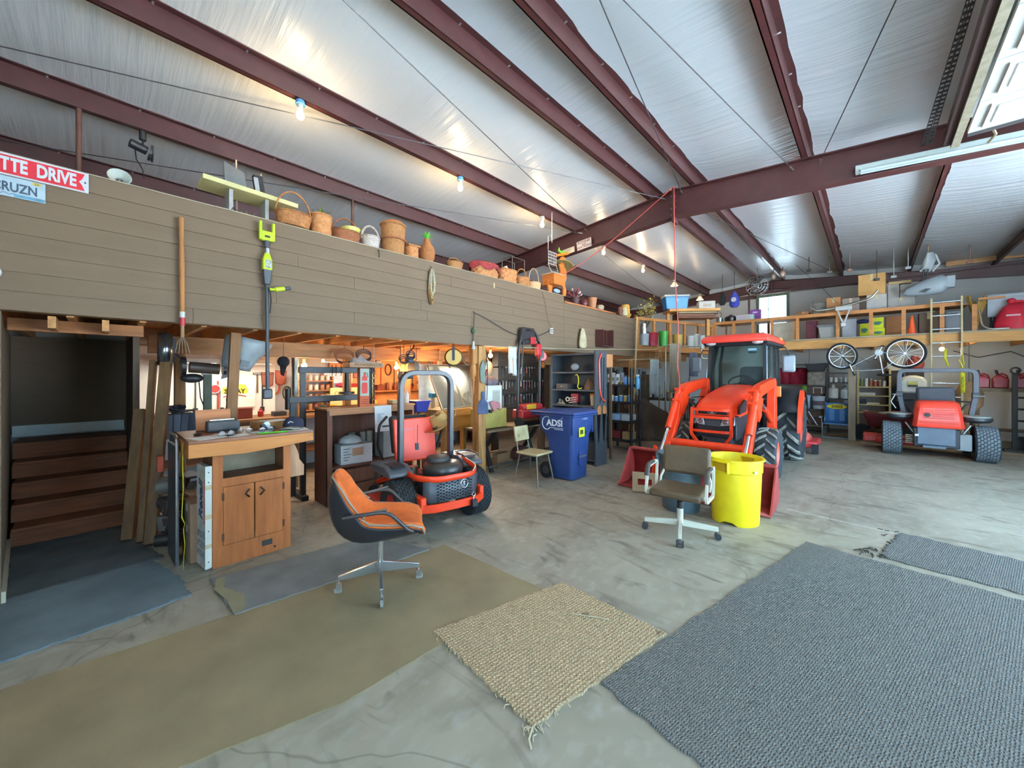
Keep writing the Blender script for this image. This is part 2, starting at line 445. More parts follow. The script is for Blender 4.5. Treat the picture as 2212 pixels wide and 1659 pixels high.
# header and stairwell
struct(MB().box(-7.4, -5.62, .22, .27, 0, 2.04).obj('wall_stair', wood('55432f', 'z'), None), 'dark board partition beside the stairs')
struct(MB().prism([(-4.40, -.478), (-7.4, -.735), (-7.4, -.86), (-4.40, -.62)], 'z', 0, 2.04).obj('wall_entry', SID, None), 'taupe wall end at the left edge of the stairs')
struct(MB().prism([(-4.40, -.458), (-5.78, -.576), (-5.78, -.598), (-4.40, -.478)], 'z', 0, .09).obj('baseboard_entry', paint('c9c0a8'), None), 'cream baseboard beside the stair mat')
struct(box('wall_stairback', SID, None, -7.44, -7.30, -.74, .22, .9, 2.05), 'shadowed siding at the head of the stairs')
struct(box('header_beam', wood('9a6438', 'y'), None, -4.95, -4.86, -.5, .26, 1.945, 2.04), 'pine header above the stair opening')
for yy in (-.28, .0): struct(box('header_block', PINE, None, -4.85, -4.52, yy, yy + .04, 1.95, 2.04), 'short pine block above the stair opening')
STAIRW = wood('7d4a2a', 'y', rough=.7)
st = thing('staircase', 'dark brown wooden stairs rising under the loft at the left', 'stairs', (-5.8, -.14, 0))
for k in range(5):
    z = .17 * (k + 1); x = -.25 * k
    box('riser', STAIRW, st, x - .02, x, -.44 - .021 * k, .35, z - .17, z - .03)
    if k < 4: box('tread', STAIRW, st, x - .27, x + .03, -.435 - .021 * k, .35, z - .03, z, .006)
box('landing', STAIRW, st, -1.5, -.97, -.52, .35, .82, .85)
struct(box('baseboard_stair', paint('d8dcd8'), None, -7.30, -7.27, -.715, .2, .87, 1.0), 'white board at the head of the stairs')
# main posts
POSTW = wood('b98a50', 'z', col2='8a6236', var=.3)
def post(label, x, y, w=.14, z1=2.04, m=POSTW):
    return struct(box('wooden_post', m, None, x - w / 2, x + w / 2, y - w / 2, y + w / 2, 0, z1, .008), label)
post('square timber post carrying the loft edge beside the clothes line', -4.47, 4.02, .15)
post('timber post behind the black press frame', -6.0, 2.62, .1, 1.84)
post('timber post in the back of the workshop under the beam', -5.9, 3.6, .12, 1.84)
post('timber post at the far end of the loft', -4.42, 9.12, .12)
post('timber post left of the tool wall', -5.9, .62, .1, 1.84)

# diagonal corner loft and back loft
RAILW = wood('b5793f', 'x', col2='9a6230')
A = Vector((-4.39, 9.25, 0)); B = Vector((-3.45, 12.4, 0)); dAB = (B - A); LAB = dAB.length; angAB = math.atan2(dAB.y, dAB.x)
cl = struct(bpy.data.objects.new('loft_corner', None), 'open railed corner between the two lofts'); COL.objects.link(cl)
cl.location = A; cl.rotation_euler = (0, 0, angAB)
box('rim_board', RAILW, cl, 0, LAB, -.02, .03, 2.2, 2.36)
box('rail', RAILW, cl, 0, LAB, -.02, .03, 3.0, 3.07)
for k in range(6):
    x = .05 + k * (LAB - .15) / 5
    box('rail_post', RAILW, cl, x, x + .08, -.015, .03, 2.36, 3.0)
struct(MB().add([(-4.5, 9.3, 2.33), (-3.47, 12.4, 2.33), (-3.47, 14.8, 2.33), (-7.4, 14.8, 2.33), (-7.4, 9.3, 2.33)], [(0, 1, 2, 3, 4)]).obj('loft_floor', deckm, None, solid=.03))
bl = struct(bpy.data.objects.new('loft_back', None), 'railed storage loft along the back wall'); COL.objects.link(bl)
BY = 12.4
BEAMW = wood('c2904f', 'x', col2='a87840')
box('rim_beam', BEAMW, bl, -3.45, .95, BY - .045, BY, 2.25, 2.47); box('rim_beam', BEAMW, bl, .955, 3.38, BY - .045, BY, 2.27, 2.49)
box('floor_edge', wood('8d8069', 'x'), bl, -3.45, 3.38, BY - .06, BY + .04, 2.475, 2.51)
box('floor_sheet', deckm, bl, -3.45, 3.38, BY + .04, 14.83, 2.475, 2.51)
box('rail', RAILW, bl, -3.45, 1.35, BY - .02, BY + .02, 3.06, 3.14)
box('rail', RAILW, bl, 1.6, 1.95, BY - .02, BY + .02, 3.14, 3.18)
for x in (-3.4, -2.9, -2.42, -1.98, -1.42, -.62, -.02, .52, 1.1, 1.55):
    box('rail_post', RAILW, bl, x - .035, x + .035, BY - .02, BY + .03, 2.51, 3.06)
for k in range(9):
    x = -3.2 + k * .8
    box('joist', PINE, bl, x, x + .04, BY, 14.8, 2.28, 2.475)
for x, zz in ((-.36, 0), (2.3, 0), (-3.4, 0)):
    struct(box('wooden_post', wood('8a7a62', 'z'), None, x - .07, x + .07, BY + .02, BY + .16, 0, 2.28, .008), 'weathered timber post under the back loft')
# ================================================================ mats and rugs
def flat_poly(name, pts, z0, z1, m, label, cat, rag=0.0, seg=24, group=None, wav=0):
    rn = random.Random(len(name) * 7 + int(abs(pts[0][0]) * 100))
    out = []
    for i in range(len(pts)):
        a, b = Vector(pts[i]), Vector(pts[(i + 1) % len(pts)])
        d = (b - a); nrm = Vector((-d.y, d.x)).normalized()
        for k in range(seg):
            t = k / seg
            out.append(tuple(a + d * t + nrm * (rn.uniform(-rag, rag) if k else 0)))
    bm = MB(); n = len(out)
    c = Vector((sum(p[0] for p in out) / n, sum(p[1] for p in out) / n))
    rings = []
    for zz, k in ((z0, 1), (z1, 1)):
        rings.append([(p[0], p[1], zz) for p in out])
    bm.loft(rings)
    o = bm.obj(name, m, None, smooth=30)
    return tag(o, label, cat, group)
OLIVE = mat('8e7d5e', .95, var=.14, scale=3, bump=.35, bscale=220)
flat_poly('carpet', [(-3.3, -1.4), (-3.21, -.35), (-3.1, .59), (-2.92, 2.19), (-1.78, 2.24), (-1.86, 1.33), (-1.87, .81), (-2.05, .22), (-2.2, -1.4)], .0, .008, OLIVE, 'worn olive-tan carpet sheet glued flat under the orange chair', 'carpet', .004, 10)
SISAL = bpy.data.materials.new('sisal'); SISAL.use_nodes = True
def weave(m, c1, c2, c3, fx, fy, ang):
    n = m.node_tree.nodes; L = m.node_tree.links; b = n['Principled BSDF']; b.inputs['Roughness'].default_value = .95
    tc = n.new('ShaderNodeTexCoord'); mp = n.new('ShaderNodeMapping'); mp.inputs['Rotation'].default_value = (0, 0, ang); L.new(tc.outputs['Object'], mp.inputs[0])
    ws = []
    for dr, f in (('X', fx), ('Y', fy)):
        w = n.new('ShaderNodeTexWave'); w.bands_direction = dr; w.inputs['Scale'].default_value = f; w.inputs['Distortion'].default_value = 3.5; w.inputs['Detail'].default_value = 2; w.inputs['Detail Scale'].default_value = 2.5
        L.new(mp.outputs[0], w.inputs['Vector']); ws.append(w)
    mu = n.new('ShaderNodeMath'); mu.operation = 'MULTIPLY'; L.new(ws[0].outputs[1], mu.inputs[0]); L.new(ws[1].outputs[1], mu.inputs[1])
    mx = n.new('ShaderNodeMix'); mx.data_type = 'RGBA'; L.new(mu.outputs[0], mx.inputs[0]); mx.inputs[6].default_value = (*lin(c1), 1); mx.inputs[7].default_value = (*lin(c2), 1)
    nz = n.new('ShaderNodeTexNoise'); nz.inputs['Scale'].default_value = 9; nz.inputs['Detail'].default_value = 4; L.new(tc.outputs['Object'], nz.inputs['Vector'])
    rp = n.new('ShaderNodeMapRange'); rp.inputs[1].default_value = .66; rp.inputs[2].default_value = .72; L.new(nz.outputs[0], rp.inputs[0])
    m2 = n.new('ShaderNodeMix'); m2.data_type = 'RGBA'; L.new(rp.outputs[0], m2.inputs[0]); L.new(mx.outputs[2], m2.inputs[6]); m2.inputs[7].default_value = (*lin(c3), 1)
    L.new(m2.outputs[2], b.inputs['Base Color'])
    bp = n.new('ShaderNodeBump'); bp.inputs['Strength'].default_value = .9; bp.inputs['Distance'].default_value = .01; L.new(mu.outputs[0], bp.inputs['Height']); L.new(bp.outputs[0], b.inputs['Normal'])
weave(SISAL, 'a68c6a', 'dcc49c', '86745a', 15, 15, .12)
sis = thing('woven_rug', 'small cream woven sisal rug with frayed corner, beside the dark carpet', 'rug', (0, 0, 0))
sb = MB(); pts = [(-1.98, 1.4), (-1.73, 2.41), (-.92, 2.37), (-1.12, 1.33)]
o = flat_poly('weave', pts, .0, .014, SISAL, 'x', 'x', .008, 40); o.parent = sis; del o['category']; del o['label']
rn = random.Random(5); fr = MB()
for k in range(34):
    e = rn.choice([(0, 3), (3, 2), (3, 3), (1, 2)]); t = rn.random() ** 2 * (.35 if e[0] == 3 else 1)
    if e[0] == e[1]: p = Vector(pts[3]) + Vector((rn.uniform(-.06, .04), rn.uniform(-.02, .05)))
    else: p = Vector(pts[e[0]]).lerp(Vector(pts[e[1]]), t)
    a = rn.uniform(-2.2, -.9); l = rn.uniform(.02, .05)
    fr.tube([(p.x, p.y, .006), (p.x + cos(a) * l * .5, p.y + sin(a) * l * .5, .009), (p.x + cos(a + .5) * l, p.y + sin(a + .5) * l, .004)], .0028, 5)
fr.tube([(-1.12, 1.33, .006), (-1.09, 1.27, .012), (-1.06, 1.25, .005)], .005, 6)
fr.tube([(-1.45, 2.13, .016), (-1.38, 2.16, .02), (-1.3, 2.21, .018), (-1.24, 2.24, .016)], .0035, 5)
fr.obj('fringe', mat('bfae90', .95), sis)['kind'] = 'stuff'
DARKR = bpy.data.materials.new('dark_carpet'); DARKR.use_nodes = True
weave(DARKR, '66645f', '85837d', '66645e', 26, 13, .2)
flat_poly('carpet', [(-1.02, 1.76), (-.46, 4.58), (2.1, 4.26), (1.6, 1.3)], .0, .012, DARKR, 'large charcoal ribbed carpet in the right foreground with ragged edges', 'carpet', .012, 44)
flat_poly('carpet', [(.03, 4.66), (.21, 5.5), (2.6, 5.1), (2.5, 4.36)], .0, .010, DARKR, 'narrow charcoal carpet strip beyond the large one, torn at its corner', 'carpet', .02, 40)
lm = MB()
for k in range(14):
    p = (rn.uniform(-.12, .1), rn.uniform(4.62, 4.78)); a = rn.uniform(0, 6.3); l = rn.uniform(.03, .08)
    lm.tube([(p[0], p[1], .012), (p[0] + cos(a) * l * .5, p[1] + sin(a) * l * .5, .022), (p[0] + cos(a) * l, p[1] + sin(a) * l, .008)], .005, 5)
for k in range(10):
    p = (.12 + rn.uniform(-.05, .05), rn.uniform(4.7, 5.5)); a = rn.uniform(0, 6.3); l = rn.uniform(.02, .06)
    lm.tube([(p[0], p[1], .01), (p[0] + cos(a) * l, p[1] + sin(a) * l, .008)], .004, 5)
tag(lm.obj('carpet_scraps', mat('3a3735', .95), None), 'torn dark threads lying where two charcoal carpets meet', 'scraps')['kind'] = 'stuff'
BLUEMAT = mat('7a7a77', .9, var=.15, scale=5, bump=.3, bscale=160)
bmt = thing('floor_mat', 'faded grey-blue rubber-backed mat in front of the wooden cabinet, one end curled', 'mat')
o = flat_poly('mat_sheet', [(-3.74, .58), (-3.08, .60), (-2.93, 2.03), (-3.59, 1.80)], .0, .016, BLUEMAT, 'x', 'x', .007, 30); o.parent = bmt; del o['category']; del o['label']
MB().prism([(-3.70, .600), (-3.52, .565), (-3.3, .60), (-3.09, .595), (-3.1, .67), (-3.3, .70), (-3.52, .62), (-3.7, .66)], 'z', .0165, .019).obj('backing', mat('8a8266', .95), bmt)
flat_poly('floor_mat', [(-3.5, -.6), (-3.55, .1), (-3.6, .44), (-3.95, .42), (-4.50, .30), (-4.46, -.475)], .0, .012, mat('6a757a', .9, var=.2, scale=3, bump=.3, bscale=160), 'bright blue-grey mat lying at the foot of the stairs', 'mat', .012, 16)
flat_poly('floor_mat', [(-4.47, -.472), (-4.52, .37), (-5.2, .21), (-5.75, .2), (-5.75, -.56)], .0, .014, mat('4c5152', .92, var=.25, scale=4, bump=.3, bscale=160), 'dark grey-green mat against the bottom stair', 'mat', .01, 16)

# ================================================================ orange shell armchair
def orange_chair():
    t = thing('office_chair', 'orange upholstered shell armchair on a chrome four-star swivel base', 'chair', (-2.72, 1.44, 0), R(60))
    # section curves along the seat (x forward, z up): shell = back of seat and back
    def sec(x, z, w, lift, inset):
        n = 13; out = []
        for j in range(n):
            u = -1 + 2 * j / (n - 1)
            e = abs(u) ** 2.6
            out.append((x - inset[0] * e, w * u, z + lift * e - 0 * inset[1]))
        return out
    prof = [(.275, .425, .17, .0), (.297, .447, .205, .0), (.285, .475, .228, .008), (.22, .487, .245, .022), (.08, .478, .245, .045), (-.06, .466, .24, .075), (-.16, .47, .235, .12), (-.215, .52, .23, .13), (-.245, .60, .225, .10), (-.268, .70, .215, .06), (-.285, .78, .205, .035), (-.30, .835, .185, .012), (-.312, .858, .15, .0), (-.325, .862, .11, .0)]
    inner = []
    for i, (x, z, w, l) in enumerate(prof):
        n = 15; row = []
        t0 = prof[max(0, i - 1)]; t1 = prof[min(len(prof) - 1, i + 1)]
        dx, dz = t1[0] - t0[0], t1[1] - t0[1]; L = math.hypot(dx, dz); nx, nz = dz / L, -dx / L   # normal toward sitter
        if i == 0: nx, nz = .9, .2
        elif i >= 11: nx, nz = .75, .5
        for j in range(n):
            u = -1 + 2 * j / (n - 1); e = abs(u) ** 3
            bowl = l * e + .018 * (abs(u) ** 2)
            row.append((x + nx * bowl, w * u, z + nz * bowl))
        inner.append(row)
    MB().loft(inner, closed=False, cap=False).obj('seat_cushion', cloth('cf6528', .12), t, smooth=80, solid=.05, sub=1)
    outer = []
    for i, row in enumerate(inner):
        x, z, w, l = prof[i]
        t0 = prof[max(0, i - 1)]; t1 = prof[min(len(prof) - 1, i + 1)]
        dx, dz = t1[0] - t0[0], t1[1] - t0[1]; L = math.hypot(dx, dz); nx, nz = dz / L, -dx / L
        if i == 0: nx, nz = .9, .2
        elif i >= 11: nx, nz = .75, .5
        k = .026 + .075 * math.sin(pi * min(1, max(0, (i - .8) / 10.5))) ** .6
        outer.append([(p[0] - nx * k * (1 - .75 * abs(-1 + 2 * j / 14) ** 4), p[1] * 1.05, p[2] - nz * k * (1 - .75 * abs(-1 + 2 * j / 14) ** 4)) for j, p in enumerate(row)])
    MB().loft(outer, closed=False, cap=False).obj('shell', plastic('26272c', .4), t, smooth=80, solid=.012, sub=1)
    edge = [r[0] for r in inner] + [p for p in inner[-1][1:-1]] + [r[-1] for r in inner][::-1] + [p for p in inner[0][1:-1]][::-1]
    MB().tube([(p[0], p[1] * 1.03, p[2]) for p in edge], .0075, 6, closed=True).obj('trim_bead', paint('8f7f70'), t, smooth=60)
    for k in range(5):
        x = .02 + k * .035
        MB().tube([(x, -.14, .492), (x + .006, 0, .483), (x, .14, .492)], .004, 6).obj('seat_fold', cloth('c45f25', .1), t)
    for s in (-1, 1):
        a = MB().tube(fillet([(-.215, .25 * s, .625), (.06, .285 * s, .655), (.2, .265 * s, .50), (.23, .245 * s, .48)], .07), .014, 8)
        o = a.obj('armrest', plastic('3a3332', .35), t, smooth=60)
        MB().tube(fillet([(-.235, .235 * s, .618), (.055, .285 * s, .668)], .02), .008, 6).obj('arm_pad', plastic('5e5450', .3), o)
    MB().cyl((0, 0, .12), (0, 0, .40), .024, n=16).obj('column', metal('d5d8d8', .2), t)
    MB().cyl((0, 0, .38), (0, 0, .425), .055, n=16).obj('swivel_plate', BLACKM, t)
    CHR = metal('cfd6da', .22)
    for k, a in enumerate((64, 154, 244, 334)):
        a = R(a - 60)
        ca, sa = cos(a), sin(a)
        m = Matrix.Rotation(a, 4, 'Z')
        leg = MB(m).prism([(.02, .19), (.29, .125), (.29, .095), (.02, .11)], 'y', -.011, .011).obj('leg', CHR, t, .002)
        c = MB(m).cyl((.285, 0, .05), (.285, 0, .10), .007, n=8)
        c.box(.266, .304, -.014, -.011, .03, .075).box(.266, .304, .011, .014, .03, .075).box(.266, .304, -.014, .014, .072, .077)
        cs = c.obj('caster', metal('b9b6ae'), t)
        MB(m).cyl((.29, -.010, .028), (.29, .010, .028), .028, n=18).obj('wheel', rubber('8a857c'), cs)
    return t
orange_chair()

# ================================================================ brown vinyl swivel chair
def brown_chair():
    t = thing('office_chair', 'dusty brown vinyl swivel chair with cream loop arms before the tractor bucket', 'chair', (-1.41, 3.98, 0), R(-84))
    VIN = mat('57452f', .5, var=.22, scale=5, bump=.15, bscale=60); CRM = paint('d8d2bd', .4)
    def cushion(name, x0, x1, y0, y1, z0, z1, bev): return MB().box(x0, x1, y0, y1, z0, z1).obj(name, VIN, t, bev)
    cushion('seat', -.20, .25, -.235, .235, .40, .475, .025)
    m = RY(R(-7), (-.235, 0, .55))
    b = MB(m).box(-.035, .025, -.235, .235, 0.0, .29).obj('backrest', VIN, t, .03)
    for s in (-1, 1):
        loop = fillet([(-.14, .275 * s, .43), (-.17, .275 * s, .68), (.14, .275 * s, .665), (.215, .275 * s, .41), (-.12, .275 * s, .395)], .06)
        a = MB().tube(loop + [loop[0]], .014, 4, flat=(1.0, .8)).obj('arm_loop', CRM, t, smooth=30)
        MB().tube(fillet([(-.02, .275 * s, .688), (.14, .275 * s, .684), (.185, .275 * s, .58)], .06), .021, 8, flat=(1.2, .8)).obj('arm_pad', mat('4a423d', .6), a, smooth=60)
        MB().cyl((.12, .2 * s, .425), (.12, .29 * s, .425), .02, n=10).obj('arm_bolt', CRM, a)
        MB().tube([(-.15, .24 * s, .42), (-.2, .245 * s, .5), (-.25, .2 * s, .62)], .012, 6).obj('back_strut', CRM, t)
    MB().cyl((0, 0, .11), (0, 0, .27), .03, n=16).obj('column', CRM, t)
    MB().cyl((0, 0, .26), (0, 0, .33), .035, .03, n=16).obj('collar', BLACKM, t)
    sp = MB(); pts = [(.028 * cos(k * .6), .028 * sin(k * .6), .33 + k * .0013) for k in range(54)]
    sp.tube(pts, .006, 5).cyl((0, 0, .32), (0, 0, .41), .014, n=10)
    sp.obj('spring', metal('2a2a2c', .5), t)
    box('tilt_plate', BLACKM, t, -.1, .1, -.06, .06, .385, .40)
    for a in (15, 105, 195, 285):
        a = R(a + 88)
        m = Matrix.Rotation(a, 4, 'Z')
        MB(m).prism([(.02, .145), (.34, .115), (.34, .075), (.02, .085)], 'y', -.016, .016).obj('leg', CRM, t, .003)
        c = MB(m).cyl((.33, 0, .05), (.33, 0, .08), .008, n=8)
        c.prism([(.305, .045), (.33, .066), (.36, .05), (.345, .02), (.315, .02)], 'y', -.017, .017)
        cs = c.obj('caster', metal('8e9092'), t)
        for s in (-1, 1): MB(m).cyl((.335, .018 * s, .03), (.335, .034 * s, .03), .03, n=18).obj('wheel', rubber('3a3d42'), cs)
    return t
brown_chair()

# ================================================================ round bins
def brute(name, label, loc, a, m, rb, rt, h, wall=.008, handles=True):
    t = thing(name, label, 'bin', loc, a)
    prof = [(rb * .55, .0), (rb, .0), (rb + .004, .02), (rt * .955, h * .78), (rt * .955, h * .785), (rt * .99, h * .80), (rt, h * .97), (rt + .018, h * .975), (rt + .018, h), (rt - .004, h), (rt - wall - .01, h * .8), (rb - wall, .03), (.01, .03)]
    b = MB().lathe(prof, 48, cap=True)
    b.v = [(x, y, z + (.045 * max(0, cos((math.atan2(y, x) - .25) * 4)) if z < .025 and abs(math.atan2(y, x) - .25) < pi / 8 else 0)) for x, y, z in b.v]
    b.obj('body', m, t, smooth=35)
    if handles:
        for s in (0, pi):
            mm = Matrix.Rotation(s, 4, 'Z')
            hd = MB(mm).box(rt - .004, rt + .038, -.10, -.088, h * .80, h * .975).box(rt - .004, rt + .038, .088, .10, h * .80, h * .975).box(rt - .004, rt + .038, -.10, .10, h * .955, h * .975).box(rt - .01, rt + .005, -.09, .09, h * .80, h * .815)
            hd.obj('handle', m, t, .004)
            MB(mm).box(rt - .02, rt + .0025, -.085, .085, h * .82, h * .95).obj('grip_recess', mat('b8920c' if handles == 2 else '3c4c54', .6), t)
    return t
YEL = plastic('f0d416', .42, .06)
yb = brute('trash_bin', 'tall yellow round plastic trash bin beside the brown vinyl chair', (-1.10, 4.76, 0), R(-108), YEL, .225, .262, .70, handles=2)
box('sticker', mat('e8e8e4', .5), yb, .06, .10, .262, .266, .57, .60)
gb = brute('trash_bin', 'grey-blue round plastic trash bin behind the brown vinyl chair', (-1.68, 4.76, 0), R(25), plastic('52666e', .5, .12), .205, .245, .66, handles=1)

# ================================================================ blue wheeled cart
def blue_cart():
    t = thing('wheeled_cart', 'blue wheeled refuse cart with a white logo beside the cream chair', 'bin', (-3.5, 5.0, 0), 0)
    BL = plastic('28427a', .42, .08)
    secs = [(-.16, .24, -.22, .22, .02), (-.19, .25, -.235, .235, .30), (-.22, .27, -.25, .25, .58), (-.26, .27, -.25, .25, .66), (-.34, .29, -.29, .29, .76), (-.36, .31, -.30, .30, .98)]
    rings = []
    for x0, x1, y0, y1, z in secs:
        r = .07; ring = []
        for cx, cy, a0 in ((x1 - r, y1 - r, 0), (x0 + r, y1 - r, pi / 2), (x0 + r, y0 + r, pi), (x1 - r, y0 + r, 1.5 * pi)):
            for k in range(5):
                a = a0 + pi / 2 * k / 4; ring.append((cx + r * cos(a), cy + r * sin(a), z))
        rings.append(ring)
    MB().loft(rings).obj('body', BL, t, smooth=50)
    MB().box(-.39, .34, -.325, .325, .965, .995).obj('rim', BL, t, .012)
    lid = MB().loft([[(-.52, -.33, 1.0), (.36, -.335, 1.0), (.36, .335, 1.0), (-.52, .33, 1.0)], [(-.50, -.32, 1.03), (.355, -.325, 1.035), (.355, .325, 1.035), (-.50, .32, 1.03)], [(-.30, -.22, 1.045), (.27, -.24, 1.075), (.27, .24, 1.075), (-.30, .22, 1.045)]])
    lo = lid.obj('lid', BL, t, .012)
    MB().prism([(.0, 1.055), (.22, 1.085), (.30, 1.05), (.30, 1.03), (0, 1.03)], 'y', -.2, .2).obj('lid_ridge', BL, lo, .008)
    MB().cyl((-.45, -.30, .975), (-.45, .30, .975), .018, n=10).obj('handle', BL, t)
    for y in (-.27, -.09, .09, .27): MB().box(.262, .30, y - .012, y + .012, .70, .95).obj('rib', BL, t, .004)
    MB().box(.245, .285, -.07, .07, .22, .44).obj('grip_block', BL, t, .01)
    MB().cyl((.29, -.09, .36), (.29, .09, .36), .014, n=10).obj('grab_bar', metal('a8b2bd'), t)
    MB().cyl((-.19, -.29, .125), (-.19, .29, .125), .012, n=8).obj('axle', metal('555555'), t)
    for s in (-1, 1):
        w = MB().cyl((-.19, .255 * s, .125), (-.19, .305 * s, .125), .125, n=28).obj('wheel', rubber('202226'), t, .008)
        MB().cyl((-.19, .30 * s, .125), (-.19, .31 * s, .125), .06, n=16).obj('hub', plastic('3a3c40'), w)
    WHT = mat('e9edf2', .5, var=0)
    text('logo', 'ADSI', .135, (-.02, -.3015, .86), (R(90), 0, 0), WHT, t, .002, sx=1.05, bold=.004)
    MB().tube([(-.17 + .085 * cos(a), -.3015, .855 + .10 * sin(a)) for a in [R(60) + R(250) * k / 20 for k in range(21)]], .006, 5).obj('logo_ring', WHT, t)
    for k in range(2): MB().box(-.12 + .1 * k, .14, -.303, -.3, .785 - k * .02, .792 - k * .02).obj('logo_line', WHT, t)
    MB().tube([(.06, -.302, .91), (.1, -.302, .93), (.14, -.302, .965)], .003, 5).obj('logo_line', WHT, t)
    MB().box(.298, .302, -.12, .03, .66, .80).obj('sticker', mat('d8e61c', .5, var=0), t)
    MB().box(.302, .304, -.09, -.01, .70, .765).obj('sticker_print', mat('3d4418', .5, var=0), t)
    text('serial', 'V-10914', .045, (.313, .02, .925), (R(90), 0, R(90)), mat('b8c4dc', .5, var=0), t)
    return t
blue_cart()

# ================================================================ cream kitchen chair
def cream_chair():
    t = thing('kitchen_chair', 'worn cream vinyl kitchen chair with thin rusty metal legs by the blue cart', 'chair', (-3.66, 4.38, 0), R(3))
    CRV = mat('c9bd94', .5, var=.18, scale=6, col2='a8966a'); STL = metal('8a7f72', .5)
    MB().loft([[(-.19, -.18, .43), (.2, -.2, .43), (.2, .2, .43), (-.19, .18, .43)], [(-.2, -.19, .465), (.21, -.21, .465), (.21, .21, .465), (-.2, .19, .465)]]).obj('seat', CRV, t, .018)
    m = RY(R(-10), (-.22, 0, .60))
    MB(m).box(-.018, .018, -.16, .16, 0, .22).obj('backrest', CRV, t, .012)
    MB(m).box(.015, .021, -.1, -.085, .06, .1).obj('tear', mat('6e5a44', .9), t)
    for s in (-1, 1):
        MB().tube(fillet([(.15, .14 * s, .43), (.22, .2 * s, 0.0)], .02), .010, 8).obj('leg', STL, t)
        MB().tube(fillet([(-.16, .13 * s, .44), (-.23, .19 * s, 0.0)], .02), .010, 8).obj('leg', STL, t)
        MB().tube(fillet([(-.10, .14 * s, .43), (-.19, .14 * s, .445), (-.225, .13 * s, .60), (-.25, .12 * s, .72)], .04), .010, 8).obj('back_upright', STL, t)
    return t
cream_chair()

# ================================================================ reception cabinet with wide top
def desk():
    t = thing('cabinet', 'orange-brown wooden counter cabinet with two doors and an overhanging shaped top', 'cabinet', (-3.95, .91, 0))
    W1 = wood('b86c34', 'z', col2='9e5a2a'); W2 = wood('c2803e', 'y', col2='ab6a32'); DK = wood('6b4630', 'y')
    box('side_panel', wood('8a5a38', 'z'), t, -.42, -.02, -.29, -.27, 0, .96); box('side_panel', wood('8a5a38', 'z'), t, -.42, -.02, .27, .29, 0, .96)
    box('back_panel', mat('b4a488', .9, var=.2), t, -.42, -.40, -.27, .27, .1, .96)
    box('shelf', DK, t, -.40, -.02, -.27, .27, .69, .71)
    box('stile', W1, t, -.02, 0, -.29, -.22, 0, .96); box('stile', W1, t, -.02, 0, .23, .29, 0, .96)
    box('rail', W1, t, -.02, 0, -.22, .23, .66, .73); box('kick_board', W1, t, -.018, .002, -.22, .23, .0, .17)
    for s, (y0, y1) in ((1, (-.22, .003)), (-1, (.007, .23))):
        d = box('door', W1, t, -.016, .004, y0 + .002, y1 - .002, .172, .657, .003)
        yc = y1 - .05 if s == 1 else y0 + .05
        MB().tube([(.012, yc + .012 * s, .61), (.02, yc - .018 * s, .575), (.012, yc + .012 * s, .54)], .007, 6).obj('handle', metal('4a3c34', .5), d)
        ye = y0 if s == 1 else y1
        for z in (.24, .58): box('hinge', metal('6a4a38', .6), d, .003, .007, ye - .008, ye + .008, z - .03, z + .03)
    box('outlet', mat('3d3b36', .5), t, .001, .006, .06, .14, .075, .125, .003)
    MB().cyl((.001, .16, .045), (.004, .16, .045), .009, n=10).obj('plug_hole', mat('1a1816', .9), t)
    # overhanging top, front apron with curved lower edge
    box('counter_top', wood('7c4a2c', 'y', rough=.4), t, -.62, .14, -.46, .44, 1.06, 1.085, .003)
    ap = [(-.46, 1.06), (.44, 1.06), (.44, .99), (.30, .975), (.1, .955), (-.1, .945), (-.46, .955)]
    MB().prism(ap, 'x', .12, .145).obj('apron', W2, t, .003)
    box('apron_side', wood('9c6236', 'x'), t, -.62, .12, -.46, -.44, .95, 1.06); box('apron_side', wood('9c6236', 'x'), t, -.62, .12, .42, .44, .98, 1.06)
    br = [(.30, .96), (.30, .62), (.44, .62), (.44, .72), (.40, .78), (.385, .86), (.36, .92), (.35, .96)]
    MB().prism(br, 'x', -.12, -.10).obj('bracket', wood('b98d68', 'z'), t, .003)
    return t
desk()
ZT = 1.085
def ctop(x, y): return (-3.95 + x, .91 + y, ZT)
PAP = mat('e6e3dc', .8, var=.05)
def paper(x, y, w, l, a, label, m=PAP, z=0):
    o = MB(rz(R(a), (ctop(x, y)[0], ctop(x, y)[1], ZT + z))).box(-w / 2, w / 2, -l / 2, l / 2, .001, .003).obj('paper_sheet', m, None)
    tag(o, label, 'paper', 'papers on the counter'); return o
paper(.0, -.30, .2, .27, 20, 'white letter sheet at the near left corner of the counter'); paper(.03, -.13, .12, .15, 8, 'small white note in the middle of the counter')
paper(-.12, -.2, .1, .13, -10, 'pinkish slip under the left pair of glasses', mat('e0c8c4', .8), .003); paper(-.06, .06, .10, .16, 5, 'bluish card under the right pair of glasses', mat('c8d8dc', .8))
paper(-.02, .32, .26, .22, -8, 'white sheet under the cap at the right end of the counter')
def glasses(x, y, a, label):
    t = thing('eyeglasses', label, 'glasses', (ctop(x, y)[0], ctop(x, y)[1], ZT + .006), R(a), 'reading glasses')
    FR = metal('4a3a36', .4)
    for s in (-1, 1):
        MB().ring((0, .033 * s, .016), .026, .0018, 'x', 20, 5, (1, .75)).obj('rim', FR, t)
        MB().cyl((0, .033 * s, .016), (.001, .033 * s, .016), .024, n=16).obj('lens', mat('dfe8e8', .05, var=0, trans=.9), t)
        MB().tube([(0, .06 * s, .02), (-.06, .064 * s, .018), (-.12, .055 * s, .004)], .0016, 5).obj('temple', FR, t)
    MB().tube([(0, -.008, .018), (.002, 0, .022), (0, .008, .018)], .0016, 5).obj('bridge', FR, t)
